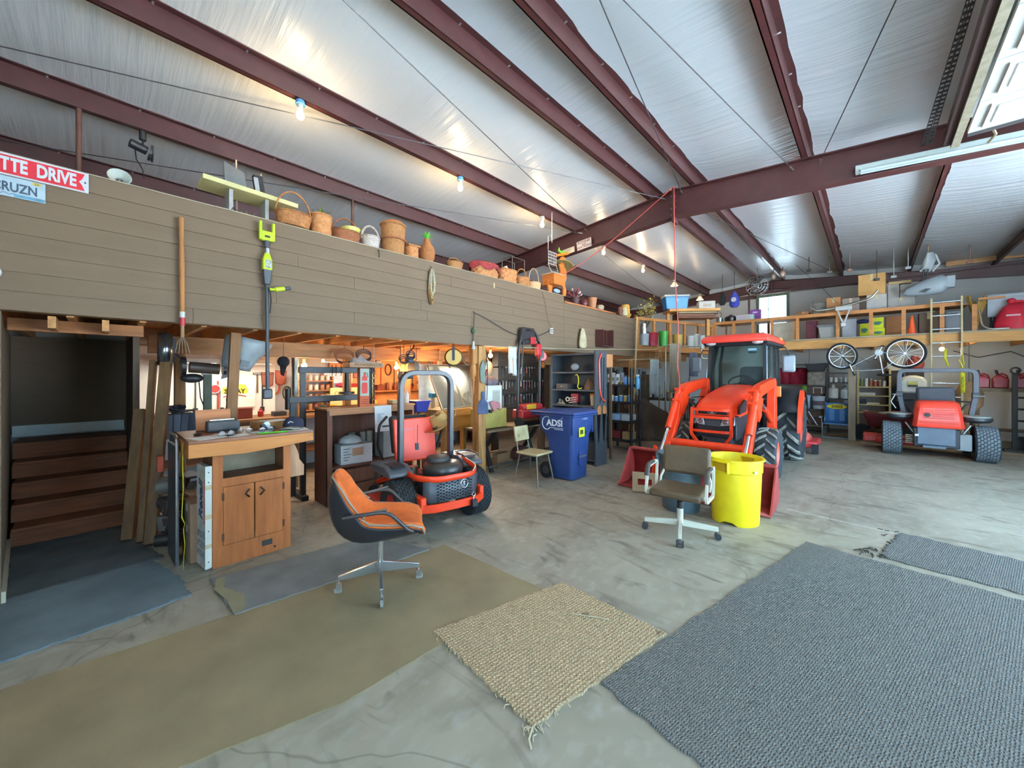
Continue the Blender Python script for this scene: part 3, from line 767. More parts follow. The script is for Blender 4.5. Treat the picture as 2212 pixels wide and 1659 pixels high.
glasses(.02, -.2, 12, 'wire reading glasses lying on the pink slip'); glasses(-.02, .10, 5, 'dark rimmed glasses beside the green pencil')
glasses(-.09, -.05, -20, 'clear rimless glasses between the two dark pairs')
MB(rz(R(78), (ctop(.1, .12)[0], ctop(.1, .12)[1], ZT + .006))).cyl((-.11, 0, 0), (.1, 0, 0), .006, n=6).cyl((.1, 0, 0), (.12, 0, 0), .006, .001, n=6).obj('pencil', paint('4db32c'), None)
tag(bpy.data.objects['pencil'], 'bright green pencil on the front edge of the counter', 'pencil')
# radio
t = thing('radio', 'grey wedge-shaped portable radio standing on the counter', 'radio', ctop(-.36, -.16), R(2))
MB().prism([(-.05, 0), (.05, 0), (.065, .02), (.045, .09), (-.03, .1), (-.06, .04)], 'y', -.12, .12).obj('body', plastic('4a4b4c'), t, .008)
MB().prism([(.066, .022), (.047, .086), (.05, .088), (.069, .024)], 'y', -.11, .11).obj('speaker_grille', mat('5f6062', .8, bump=.5, bscale=300), t)
box('handle_bar', metal('c9c9c4'), t, -.03, -.01, -.09, .09, .10, .108)
# wooden tray, board, tape dispenser, cap
t = thing('wooden_tray', 'open wooden tray holding papers behind the cap', 'tray', ctop(-.36, .22), R(8))
TW = wood('b07d48', 'y')
box('base', TW, t, -.13, .13, -.13, .15, 0, .012)
for a in ((-.13, -.12, -.13, .15), (.12, .13, -.13, .15), (-.12, .12, -.13, -.12), (-.12, .12, .14, .15)): box('side', TW, t, a[0], a[1], a[2], a[3], .012, .06)
tag(MB(rz(R(15), (ctop(-.33, .24)[0], ctop(-.33, .24)[1], ZT + .062))).box(-.07, .07, -.1, .1, 0, .006).obj('paper_sheet', PAP, None), 'folded white paper lying across the wooden tray', 'paper')
tag(MB(RY(R(-14), ctop(-.52, -.2))).box(0, .02, -.13, .13, 0, .19).obj('wooden_board', wood('b9764a', 'y'), None), 'small upright cedar board behind the radio', 'board')
t = thing('tape_dispenser', 'black desk tape dispenser with a clear roll', 'dispenser', ctop(-.17, .15), R(100))
MB().prism([(-.06, 0), (.06, 0), (.06, .025), (.03, .035), (-.01, .02), (-.035, .06), (-.06, .05)], 'y', -.018, .018).obj('body', BLACKM, t, .004)
MB().cyl((-.015, -.012, .045), (-.015, .012, .045), .03, n=20).obj('tape_roll', mat('c9d6d2', .2), t)
t = thing('baseball_cap', 'navy cap with a tan bill lying on the white sheet', 'cap', (ctop(-.08, .34)[0], ctop(-.08, .34)[1], ZT + .012), R(-35))
MB().lathe([(.088, 0), (.09, .03), (.082, .06), (.06, .088), (.03, .1), (.004, .103)], 22).obj('crown', cloth('23263a'), t, smooth=60)
MB().loft([[(.07 + k, y, .02 - abs(y) * .18 - k * .1) for y in (-.085, -.05, 0, .05, .085)] for k in (0, .05)] + [[(.155, -.06, -.0), (.168, -.035, .006), (.175, 0, .01), (.168, .035, .006), (.155, .06, 0)]], closed=False, cap=False).obj('bill', cloth('8e8a7a'), t, smooth=60, solid=.006)
MB().tube([(.088, -.02, .05), (.085, 0, .065), (.088, .025, .055)], .005, 5).obj('emblem', mat('d8d8dc', .7), t)
tag(MB().ring((ctop(-.2, -.36)[0], ctop(-.2, -.36)[1], ZT + .01), .022, .007, 'z', 16).obj('key_ring', BLACKM, None), 'small black ring lying at the left edge of the counter', 'ring')

# boxes, tape and panel leaning beside the cabinet
t = thing('carton', 'tall flat white printed carton standing against the left side of the cabinet', 'carton', (-3.985, .598, 0), R(6))
MB().box(-.19, .035, -.03, .012, 0.01, .85).obj('box_body', mat('9d9a96', .8, var=.25, scale=14, col2='c9c6be'), t, .003)
box('edge_strip', mat('e6e2d2', .7), t, .035, .0375, -.03, .014, .02, .85)
for z in (.18, .42, .66): box('tape_band', mat('d2bc90', .5), t, .0375, .0385, -.03, .014, z, z + .035)
for z in (.07, .32, .72, .8): MB().cyl((.0375, -.008, z), (.0395, -.008, z), .005, n=8).obj('rivet', mat('3a3a3a', .5), t)
text('brand_lettering', 'Rexall', .13, (-.075, -.0315, .56), (R(90), R(-90), 0), mat('3a3f66', .7, var=0), t, .001, shear=.3, bold=.003)
MB().tube([(-.0, -.0305, .40), (.015, -.0305, .38), (.015, -.0305, .72), (.0, -.0305, .74)], .003, 4).obj('brand_frame', mat('b04a44', .7, var=0), t)
for z in (.12, .2, .28): box('picture_print', mat('6a6a70', .8, var=.4, scale=40, col2='b8b8b8'), t, -.18, .025, -.0308, -.0302, z - .03, z + .03)
t = thing('carton', 'plain brown cardboard carton wedged behind the white printed one', 'carton', (-4.34, .54, 0), R(4))
MB().box(-.16, .14, -.04, .06, 0, .50).obj('box_body', mat('a5846a', .9, var=.08), t, .003)
for z, w in ((.42, .05), (.24, .02)): box('tape_strip', mat('d9d2c6', .6), t, -.02, .03, -.0415, -.04, z, z + .06)
t = thing('panel', 'silver-edged black panel standing on end behind the cartons', 'panel', (-4.33, .425, 0), R(2))
box('face', mat('3c4046', .4), t, -.28, .1, -.012, .012, .0, 1.0)
ed = fillet([(.1, 0, 0), (.1, 0, 1.08), (-.28, 0, 1.08)], .1)
MB().tube(ed, .012, 6).obj('edge_trim', metal('d0d4d6', .2), t)
t = thing('caution_tape', 'strip of yellow caution tape hanging down the cabinet corner', 'tape', (-3.98, .44, 0))
CAU = mat('d8cf2a', .5, var=.08)
pts = [(.0, 0, 1.06), (.01, -.004, .9), (.0, .0, .7), (.012, -.01, .48), (.02, 0, .44), (0, .01, .42), (.01, 0, .38), (-.005, .01, .25), (.01, 0, .12), (-.01, 0, .05)]
ws = [.028, .028, .028, .028, .014, .006, .014, .016, .013, .012]
MB().loft([[(p[0] - w, p[1] + w * .2, p[2]), (p[0] + w, p[1] - w * .2, p[2])] for p, w in zip(pts, ws)], closed=False, cap=False).obj('tape_strip', CAU, t, solid=.002)
text('tape_lettering', 'CAUTION', .056, (.004, -.012, .78), (R(90), R(90), R(-4)), mat('1a1a14', .6, var=0), t, .0006, sx=1.3)

# bookcase
def bookcase():
    t = thing('bookcase', 'dark brown wooden bookcase with an open shelf and lower drawers behind the orange mower', 'bookcase', (-4.78, 2.45, 0))
    D = wood('5e3826', 'z'); T = wood('a8744c', 'y'); F = wood('6a422c', 'z')
    box('side_panel', D, t, -.40, 0, -.60, -.575, 0, 1.16); box('side_panel', wood('a0684a', 'z'), t, -.40, 0, .575, .60, 0, 1.16)
    box('back_panel', D, t, -.40, -.39, -.575, .575, .05, 1.16)
    box('top_board', T, t, -.42, .015, -.61, .61, 1.16, 1.185, .003)
    box('top_rail', T, t, -.02, .005, -.575, .575, 1.10, 1.16)
    box('shelf', D, t, -.39, 0, -.575, .575, .44, .465)
    box('stile', F, t, -.02, .004, -.60, -.54, 0, 1.10)
    box('lower_board', D, t, -.36, -.35, -.575, .575, .02, .44)
    for k, z in enumerate((.05, .24)):
        d = box('drawer', F, t, -.02, .006, -.53, .0, z, z + .17, .004)
        box('hinge', metal('2a211c', .6), d, .005, .009, -.52, -.49, z + .05, z + .10)
    box('base_rail', D, t, -.02, .0, -.6, .6, 0, .045)
bookcase()
t = thing('carton', 'white printed carton on the bookcase shelf', 'carton', (-4.93, 2.24, .465), R(-4))
MB().box(-.14, .12, -.2, .2, 0, .24).obj('box_body', mat('c9c9c6', .8, var=.06), t, .004)
for k in range(5): box('print_line', mat('6d6d70', .8), t, .12, .1215, -.17, -.17 + .06 + .02 * (k % 3), .05 + k * .035, .06 + k * .035)
box('print_patch', mat('b08a6a', .8, var=.2), t, .12, .1218, -.06, .08, .1, .2)
t = thing('plastic_bag', 'grey-white printed bag slumped on top of the white carton', 'bag', (-4.93, 2.2, .705))
MB().lathe([(.12, 0), (.15, .03), (.13, .07), (.08, .10), (.02, .115)], 14).obj('sack', mat('b4b8b8', .5, bump=.6, bscale=20), t, smooth=60)
text('print', 'WIN', .05, (.12, 0, .06), (R(60), 0, R(90)), mat('2a2a2c', .6, var=0), t)
t = thing('notice', 'printed white notice hanging from the bookcase top', 'notice', (-4.755, 2.56, 1.125), 0)
MB(RY(R(-4))).box(0, .003, -.12, .12, -.28, .06).obj('page', PAP, t)
for k in range(7): MB(RY(R(-4))).box(.003, .004, -.09, -.09 + (.11, .06, .05, .08, .05, .05, .04)[k], -.05 - k * .016, -.044 - k * .016).obj('print_line', mat('7a8aa8', .8, var=0), t)
MB(RY(R(-4))).box(.003, .004, -.02, .10, -.225, -.205).obj('print_bar', mat('3a4048', .8, var=0), t)
t = thing('extinguisher_box', 'upright red-brown carton printed with a red fire extinguisher on the bookcase', 'carton', (-4.82, 2.32, 1.186), R(-12))
MB().box(-.065, .065, -.06, .06, 0, .50).obj('box_body', mat('7a2e22', .7), t, .003)
box('front_sheet', mat('a9b6a4', .7), t, .065, .0665, -.055, .055, .14, .49); box('front_base', mat('b8542e', .7), t, .065, .0665, -.058, .058, .0, .14)
RP = mat('c8382e', .6, var=.05)
MB().prism([(-.03, .17), (.03, .17), (.035, .19), (.035, .29), (.03, .31), (-.03, .31), (-.035, .29), (-.035, .19)], 'x', .0666, .068).obj('print_shape', RP, t)
MB().prism([(-.03, .335), (.03, .335), (.034, .37), (.012, .41), (.012, .44), (-.012, .44), (-.012, .41), (-.034, .37)], 'x', .0666, .068).obj('print_shape', RP, t)
MB().tube([(.068, .0, .44), (.068, .03, .43), (.068, .04, .38)], .003, 4).obj('print_shape', mat('2a2a2a', .6), t)
for k in range(3): box('print_line', mat('4a1c14', .7), t, .0666, .0675, -.04 + k * .01, .04, .04 + k * .025, .045 + k * .025)
# ================================================================ wheels
def tire(par, c, r, w, rr, rimm, tread='turf', rub=None, side=1, n=36, lugm=None):
    """wheel around the local x axis; side = direction of the outer face"""
    rub = rub or rubber('2b2f34')
    m = Matrix.Translation(c) @ Matrix.Rotation(pi / 2, 4, 'Y')
    h = w / 2; k = .9
    prof = [(rr, -h * .75), (rr + (r - rr) * .35, -h * .98), (r * .93, -h * .95), (r * .975, -h * .8), (r * .975, h * .8), (r * .93, h * .95), (rr + (r - rr) * .35, h * .98), (rr, h * .75)]
    W = MB(m).lathe(prof + [(rr - .01, 0)], n, cap=False)
    # close the loop to the inside of the rim
    o = W.obj('tire', rub, par, smooth=50)
    lug = MB(m)
    if tread == 'ag':
        nl = 15
        for s in (-1, 1):
            for i in range(nl):
                a0 = 2 * pi * (i + (.5 if s > 0 else 0)) / nl
                q = []
                for t in range(4):
                    u = t / 3; a = a0 + u * .30; z = s * h * (.02 + .95 * u); rad = r * (.97 if t < 3 else .94)
                    hw = .07 * (.75 + .25 * u)
                    ring = []
                    for da, dr in ((-hw, 0), (-hw * .7, r * .06), (hw * .7, r * .06), (hw, 0)):
                        R_ = rad + dr; ring.append((R_ * cos(a + da), R_ * sin(a + da), z))
                    q.append(ring)
                lug.loft(q)
    else:
        nl = 30; rowsn = 7
        for i in range(nl):
            for j in range(rowsn):
                a = 2 * pi * (i + (.5 if j % 2 else 0)) / nl + .0; z = -h * .84 + (j + .5) * (1.68 * h / rowsn); hw = pi / nl * .78; zw = 1.68 * h / rowsn * .43
                sk = .035
                ring = []
                for R_ in (r * .955, r * 1.012):
                    ring.append([(R_ * cos(a - hw + sk), R_ * sin(a - hw + sk), z - zw), (R_ * cos(a + hw + sk), R_ * sin(a + hw + sk), z - zw), (R_ * cos(a + hw), R_ * sin(a + hw), z + zw), (R_ * cos(a - hw), R_ * sin(a - hw), z + zw)])
                lug.loft(ring)
    lug.obj('tread', lugm or rub, o, smooth=0)['kind'] = 'stuff'
    rim = MB(m).lathe([(.02, side * h * .15), (rr * .45, side * h * .15), (rr * .62, side * h * .30), (rr * .85, side * h * .45), (rr * .97, side * h * .72), (rr * 1.02, side * h * .76), (rr * 1.0, side * h * .5), (rr * .9, 0), (rr * .9, -side * h * .7), (.02, -side * h * .7)], 28)
    ro = rim.obj('rim', rimm, par, smooth=40)
    for i in range(6):
        a = 2 * pi * i / 6
        MB(m).cyl((rr * .32 * cos(a), rr * .32 * sin(a), side * h * .15), (rr * .32 * cos(a), rr * .32 * sin(a), side * (h * .15 + .012)), .011, n=6).obj('lug_nut', metal('9a9a98'), ro)
    MB(m).cyl((0, 0, side * h * .15), (0, 0, side * (h * .15 + .03)), rr * .18, n=14).obj('hub_cap', rimm, ro)
    return o

# ================================================================ tractor (front faces -y)
def tractor():
    t = thing('tractor', 'orange cab tractor with a front loader and red bucket', 'tractor', (-1.75, 8.0, 0))
    O = ORANGE; K = mat('23252a', .5, var=.1); G = paint('3a4148', .4); CH = metal('cfd4d8', .15)
    TR = mat('2f3438', .85, var=.2, scale=9, bump=.2, bscale=90); TL = mat('5c6468', .9, var=.3, scale=14, col2='a39c88')
    RIM = paint('e2553f', .45, .12)
    for s in (-1, 1):
        tire(t, (s * .60, -1.0, .385), .385, .27, .20, RIM, 'ag', TR, s, lugm=TL)
        tire(t, (s * .63, 1.0, .62), .62, .36, .33, RIM, 'ag', TR, s, lugm=TL)
        fe = MB().loft([[(s * x, 1.0 + .72 * cos(a) * sc, .62 + .72 * sin(a) * sc) for x, sc in ((.40, 1), (.78, 1), (.82, .96))] for a in [R(20 + k * 15) for k in range(10)]], closed=False, cap=False)
        f = fe.obj('fender', K, t, smooth=60, solid=.02)
        pl = [(x, .60 + 0, 0) for x in (0,)]
        strip = MB().loft([[(s * .80, 1.0 + rr_ * cos(a), .66 + rr_ * sin(a)) for rr_ in (.60, .76)] + [(s * .86, 1.0 + rr_ * cos(a), .66 + rr_ * sin(a)) for rr_ in (.75, .61)] for a in [R(120 + k * 11) for k in range(7)]])
        strip.obj('fender_flare', O, t, smooth=50)
    # chassis
    box('front_axle', paint('55606a'), t, -.5, .5, -1.06, -.94, .32, .44)
    box('rear_axle', G, t, -.5, .5, .85, 1.15, .48, .76)
    box('chassis', G, t, -.17, .17, -1.45, 1.2, .38, .68)
    box('engine', mat('3b4852', .6, var=.3, scale=12), t, -.22, .22, -1.35, -.2, .62, 1.0)
    # hood: front nose to cab
    hs = []
    for y, w, zt, zb in ((-1.72, .235, 1.10, .98), (-1.66, .265, 1.165, .96), (-1.45, .29, 1.235, .95), (-1.0, .315, 1.33, .98), (-.5, .33, 1.40, 1.02), (-.22, .335, 1.425, 1.04)):
        hs.append([(-w, y, zb), (-w * .99, y, zb + (zt - zb) * .55), (-w * .88, y, zb + (zt - zb) * .84), (-w * .55, y, zt - .008), (0, y, zt), (w * .55, y, zt - .008), (w * .88, y, zb + (zt - zb) * .84), (w * .99, y, zb + (zt - zb) * .55), (w, y, zb)])
    hd = MB().loft(hs, closed=True).obj('hood', O, t, .006, smooth=55)
    for s in (-1, 1):
        MB().prism([(-1.52, 1.0), (-1.12, 1.02), (-1.05, 1.18), (-1.2, 1.21), (-1.5, 1.12)], 'x', s * .297, s * .318).obj('side_vent', K, hd, .004)
        MB().box(s * .25, s * .29, -1.6, -.3, .62, .98).obj('side_panel', K, t, .01)
    # nose: black grille, headlights, emblem
    MB().loft([[(-.235, -1.70, .66), (.235, -1.70, .66), (.235, -1.70, 1.04), (-.235, -1.70, 1.04)], [(-.27, -1.45, .62), (.27, -1.45, .62), (.27, -1.45, 1.06), (-.27, -1.45, 1.06)]]).obj('nose', K, t, .02)
    MB().box(-.20, .20, -1.745, -1.70, 1.005, 1.075).obj('upper_grille', mat('17181b', .35), t, .008)
    MB().cyl((0, -1.755, 1.04), (0, -1.742, 1.04), .02, n=20).obj('emblem_center', CH, t)
    e = MB(); e.ring((0, -1.75, 1.04), .055, .0055, 'y', 28, 6, (1, .52)); e.obj('emblem_ring', CH, t, smooth=60)
    MB().tube([(-.025, -1.753, 1.05), (0, -1.753, 1.052), (.03, -1.753, 1.06), (0, -1.753, 1.035), (-.03, -1.753, 1.022), (.03, -1.753, 1.024)], .004, 5).obj('emblem_mark', CH, t)
    MB().box(-.11, .11, -1.735, -1.70, .82, .93).obj('lower_grille', mat('3a3d42', .6, bump=.5, bscale=200), t, .006)
    for s in (-1, 1):
        l = MB().prism([(s * .10, .83), (s * .225, .85), (s * .24, .93), (s * .14, .955)], 'y', -1.73, -1.69).obj('headlight', mat('d9dee0', .08, metal=.6, var=0), t, .006)
        MB().ring((s * .172, -1.735, .895), .034, .006, 'y', 20, 6).obj('reflector_ring', CH, l)
        MB().sphere((s * .172, -1.728, .895), (.028, .012, .028)).obj('bulb_lens', mat('8d6a66', .1, metal=.4, var=0), l)
        MB().prism([(-1.66, .84), (-1.5, .86), (-1.5, .98), (-1.62, .97)], 'x', s * .258, s * .276).obj('corner_light', mat('cfd6da', .1, metal=.5, var=0), t, .006)
    # grille guard
    gd = MB()
    for s in (-1, 1):
        MB().tube(fillet([(s * .265, -1.80, 1.10), (s * .275, -1.82, .80), (s * .275, -1.82, .70), (s * .15, -1.80, .53)], .04), .019, 4).obj('guard_upright', O, t, smooth=20)
    for z in (1.075, .965, .755): MB().tube(fillet([(-.27, -1.805, z), (-.18, -1.835, z), (.18, -1.835, z), (.27, -1.805, z)], .04), .016, 4, flat=(.6, 1.2)).obj('guard_bar', O, t, smooth=20)
    # cab
    MB.base = Matrix.Translation((-.07, -.05, 0)) @ Matrix.Diagonal((.93, .97, 1, 1))
    GL = mat('e4f2ec', .03, var=0, trans=.95, ior=1.08)
    posts = [((-.50, -.10, 1.10), (-.47, .05, 2.14)), ((.50, -.10, 1.10), (.47, .05, 2.14)), ((-.56, .62, 1.0), (-.52, .66, 2.14)), ((.56, .62, 1.0), (.52, .66, 2.14)), ((-.5, 1.3, 1.15), (-.48, 1.28, 2.14)), ((.5, 1.3, 1.15), (.48, 1.28, 2.14))]
    for a, b in posts: MB().tube([a, b], .026, 4, flat=(1, 1.2)).obj('cab_pillar', K, t, smooth=20)
    box('cab_floor', K, t, -.52, .52, -.1, 1.3, .92, 1.0, .01)
    for s in (-1, 1): MB().prism([(-.12, .72), (.62, .72), (.62, 1.05), (-.12, 1.10)], 'x', s * .46, s * .50).obj('cab_step_panel', K, t, .01)
    def pane(name, q): return MB().add(q, [(0, 1, 2, 3)]).obj(name, GL, t, solid=.006)
    pane('windshield', [(-.48, -.09, 1.06), (.48, -.09, 1.06), (.455, .05, 2.12), (-.455, .05, 2.12)])
    for s in (-1, 1):
        pane('door_glass', [(s * .515, -.06, .80), (s * .565, .60, .9), (s * .525, .64, 2.12), (s * .475, .07, 2.12)])
        pane('side_glass', [(s * .555, .65, 1.2), (s * .505, 1.28, 1.2), (s * .485, 1.26, 2.12), (s * .52, .68, 2.12)])
        MB().tube([(s * .525, -.1, .66), (s * .53, -.09, 1.4), (s * .5, .05, 2.1)], .014, 8).obj('grab_rail', metal('9fb0bd', .25), t)
    pane('rear_glass', [(-.48, 1.29, 1.2), (.48, 1.29, 1.2), (.46, 1.27, 2.12), (-.46, 1.27, 2.12)])
    # roof
    MB().loft([[(x * .97, y, 2.13) for x, y in ((-.56, -.12), (.56, -.12), (.58, 1.36), (-.58, 1.36))], [(x, y, 2.20) for x, y in ((-.57, -.2), (.57, -.2), (.59, 1.4), (-.59, 1.4))]]).obj('roof_liner', K, t, .02)
    rf = []
    for z, k, dy in ((2.18, 1.0, 0), (2.22, 1.02, -.02), (2.28, .98, 0.0), (2.325, .86, .05), (2.345, .6, .16)):
        ring = []
        for px, py in ((-.56, -.24), (-.3, -.285), (0, -.30), (.3, -.285), (.56, -.24), (.60, .1), (.6, 1.3), (.54, 1.42), (-.54, 1.42), (-.6, 1.3), (-.60, .1)):
            ring.append((px * k, .55 + (py - .55) * k, z))
        rf.append(ring)
    MB().loft(rf).obj('roof', paint('e8483a', .35), t, .008, smooth=50)
    for s in (-1, 1):
        l = MB().sphere((s * .40, -.19, 2.165), (.09, .05, .035)).obj('roof_light', mat('e8ecec', .1, metal=.3, var=0), t)
        MB().ring((s * .40, -.225, 2.165), .06, .007, 'y', 20, 5, (1.3, .45)).obj('light_rim', metal('c0c4c8'), l)
    MB().lathe([(.05, 0), (.05, .03), (.035, .055), (.005, .06)], 14, (.56, 1.0, 2.25)).obj('beacon', paint('e89a3a'), t)
    box('sticker', mat('8fc4d2', .5), t, .20, .34, .035, .037, 1.98, 2.07)
    # interior
    SEAT = cloth('8fa0a0')
    MB().box(-.22, .22, .55, .98, 1.12, 1.24).obj('driver_seat', SEAT, t, .05)
    MB(RX(R(-10), (0, .98, 1.22))).box(-.21, .21, -.05, .07, 0, .50).obj('seat_back', SEAT, t, .05)
    for s in (-1, 1): box('seat_arm', K, t, s * .27 - .03, s * .27 + .03, .6, .95, 1.36, 1.41, .015)
    mm = Matrix.Translation((0, .28, 1.47)) @ Matrix.Rotation(R(35), 4, 'X')
    sw = MB(mm).ring((0, 0, 0), .185, .014, 'z', 32, 8).obj('steering_wheel', mat('141517', .5), t)
    for a in (90, 210, 330): MB(mm).cyl((0, 0, -.02), (.18 * cos(R(a)), .18 * sin(R(a)), 0), .010, n=6).obj('spoke', mat('141517', .5), sw)
    MB().cyl((0, .3, 1.45), (0, .1, 1.1), .04, n=10).obj('steering_column', K, t)
    MB().box(-.22, .22, -.02, .14, 1.05, 1.42).obj('dashboard', K, t, .04)
    for x in (-.36, .38): MB().cyl((x, .5, 1.0), (x, .45, 1.5), .012, n=6).sphere((x, .45, 1.51), .025).obj('lever', K, t)
    MB.base = Matrix()
    # mirrors, signals, horn lamp
    for s in (-1, 1):
        mr = MB(rz(s * R(12), (s * .74 - .03, .02, 1.80))).box(-.095, .095, -.03, .03, -.16, .13).obj('mirror', plastic('6d7680', .35), t, .03)
        MB().tube([(s * .48, .04, 2.05), (s * .66, .02, 2.07), (s * .72, .02, 1.93)], .012, 6).obj('mirror_arm', K, t)
        sg = box('signal_lamp', paint('f07a3a', .2), t, s * .58 - .04, s * .58 + .04, -.12, -.06, 1.22, 1.40, .012)
        MB().tube([(s * .5, -.09, 1.3), (s * .58, -.09, 1.3)], .01, 6).obj('signal_bracket', K, t)
    # loader
    for s in (-1, 1):
        x = s * .52
        tw = [(-.42, .62), (-.18, .62), (-.16, 1.05), (-.22, 1.5), (-.33, 1.52), (-.40, 1.2)]
        MB().prism(tw, 'x', x - .055, x + .055).obj('loader_tower', O, t, .006)
        arm = [(-.26, 1.54), (-.85, 1.50), (-1.45, 1.44), (-1.70, 1.28), (-1.82, .95), (-2.28, .40), (-2.46, .34), (-2.44, .26), (-2.30, .26), (-2.12, .36), (-1.62, 1.02), (-1.52, 1.22), (-1.3, 1.28), (-.80, 1.34), (-.28, 1.40)]
        MB().prism(arm, 'x', x - .05, x + .05).obj('loader_arm', O, t, .008)
        MB().prism([(-1.78, 1.2), (-1.62, 1.28), (-1.35, 1.25), (-1.5, .98), (-1.62, .92)], 'x', x - .065, x + .065).obj('knee_plate', O, t, .006)
        MB().cyl((x, -.30, .78), (x, -.85, 1.05), .042, n=14).obj('lift_cylinder', O, t); MB().cyl((x, -.85, 1.05), (x, -1.35, 1.24), .022, n=10).obj('lift_rod', CH, t)
        MB().cyl((x + s * .02, -1.60, 1.34), (x + s * .02, -2.05, .78), .046, n=14).obj('bucket_cylinder', O, t)
        MB().cyl((x + s * .02, -2.05, .78), (x + s * .02, -2.34, .47), .022, n=10).obj('bucket_rod', CH, t)
        MB().cyl((x - .08, -1.60, 1.36), (x + .08, -1.60, 1.36), .03, n=10).cyl((x - .08, -2.40, .31), (x + .08, -2.40, .31), .03, n=10).obj('pivot_pin', O, t)['kind'] = 'stuff'
        MB().tube(fillet([(x - s * .06, -.5, 1.2), (x - s * .07, -1.3, 1.22), (x - s * .075, -1.9, .72), (x - s * .05, -2.3, .42)], .15), .009, 6).obj('hydraulic_hose', mat('2a2224', .6), t)
        MB().prism([(-2.5, .10), (-2.36, .10), (-2.34, .52), (-2.42, .56)], 'x', x - .09, x - .06).obj('bucket_lug', O, t); MB().prism([(-2.5, .10), (-2.36, .10), (-2.34, .52), (-2.42, .56)], 'x', x + .06, x + .09).obj('bucket_lug', O, t)
    MB().cyl((-.5, -2.06, .58), (.5, -2.06, .58), .06, n=18).obj('cross_tube', O, t)
    # bucket x -.92..+.92, opening toward -y
    BR = mat('b2413c', .55, var=.3, scale=5, col2='8c2f2c', bump=.15, bscale=30)
    bs = [(-2.92, .015), (-2.62, .02), (-2.46, .07), (-2.40, .16), (-2.42, .34), (-2.46, .46), (-2.50, .50)]
    BW = .92
    MB().loft([[(-BW, y, z), (BW, y, z)] for y, z in bs], closed=False, cap=False).obj('bucket_shell', BR, t, solid=.014, smooth=30)
    for s in (-1, 1):
        MB().prism([(-2.92, .01), (-2.6, .012), (-2.46, .06), (-2.40, .16), (-2.42, .34), (-2.50, .50), (-2.56, .50), (-2.82, .10)], 'x', s * BW - .01, s * BW + .01).obj('bucket_side', BR, t, .002)
    MB().box(-BW, BW, -2.55, -2.46, .485, .515).obj('bucket_lip', BR, t, .006)
    MB().prism([(-2.96, .002), (-2.80, .002), (-2.80, .016), (-2.9, .014)], 'x', -BW - .01, BW + .01).obj('cutting_edge', metal('9a958c', .45), t)
    # rear mower implement seen past the wheel
    MB().box(.2, .95, 1.75, 2.6, .12, .24).obj('rear_mower_deck', paint('d03a3e', .4), t, .03)
    MB().sphere((.55, 2.0, .3), (.3, .3, .16)).obj('gearbox_cover', paint('c85a52', .4), t)
    MB().box(.86, .97, 1.72, 1.8, .02, .2).obj('skid_foot', K, t)
    for s in (-1, 1): MB().tube([(s * .3, 1.1, .5), (s * .45, 2.0, .3)], .03, 8).obj('lift_link', K, t)
    return t
tractor()
t = thing('cardboard_piece', 'tan corrugated cardboard piece with a cut handle hole in the bucket', 'cardboard', (-2.22, 4.99, .02), R(25))
cb = MB(RX(R(-22)))
for (a, b2) in (((-.17, 0), (.17, .09)), ((-.17, .17), (.17, .26)), ((-.17, .09), (-.10, .17)), ((.08, .09), (.17, .17))):
    cb.box(a[0], b2[0], -.012, .012, a[1], b2[1])
tag(t, t['label'], 'cardboard'); cb.obj('sheet', mat('a88d6c', .9, var=.08), t)['kind'] = 'stuff'

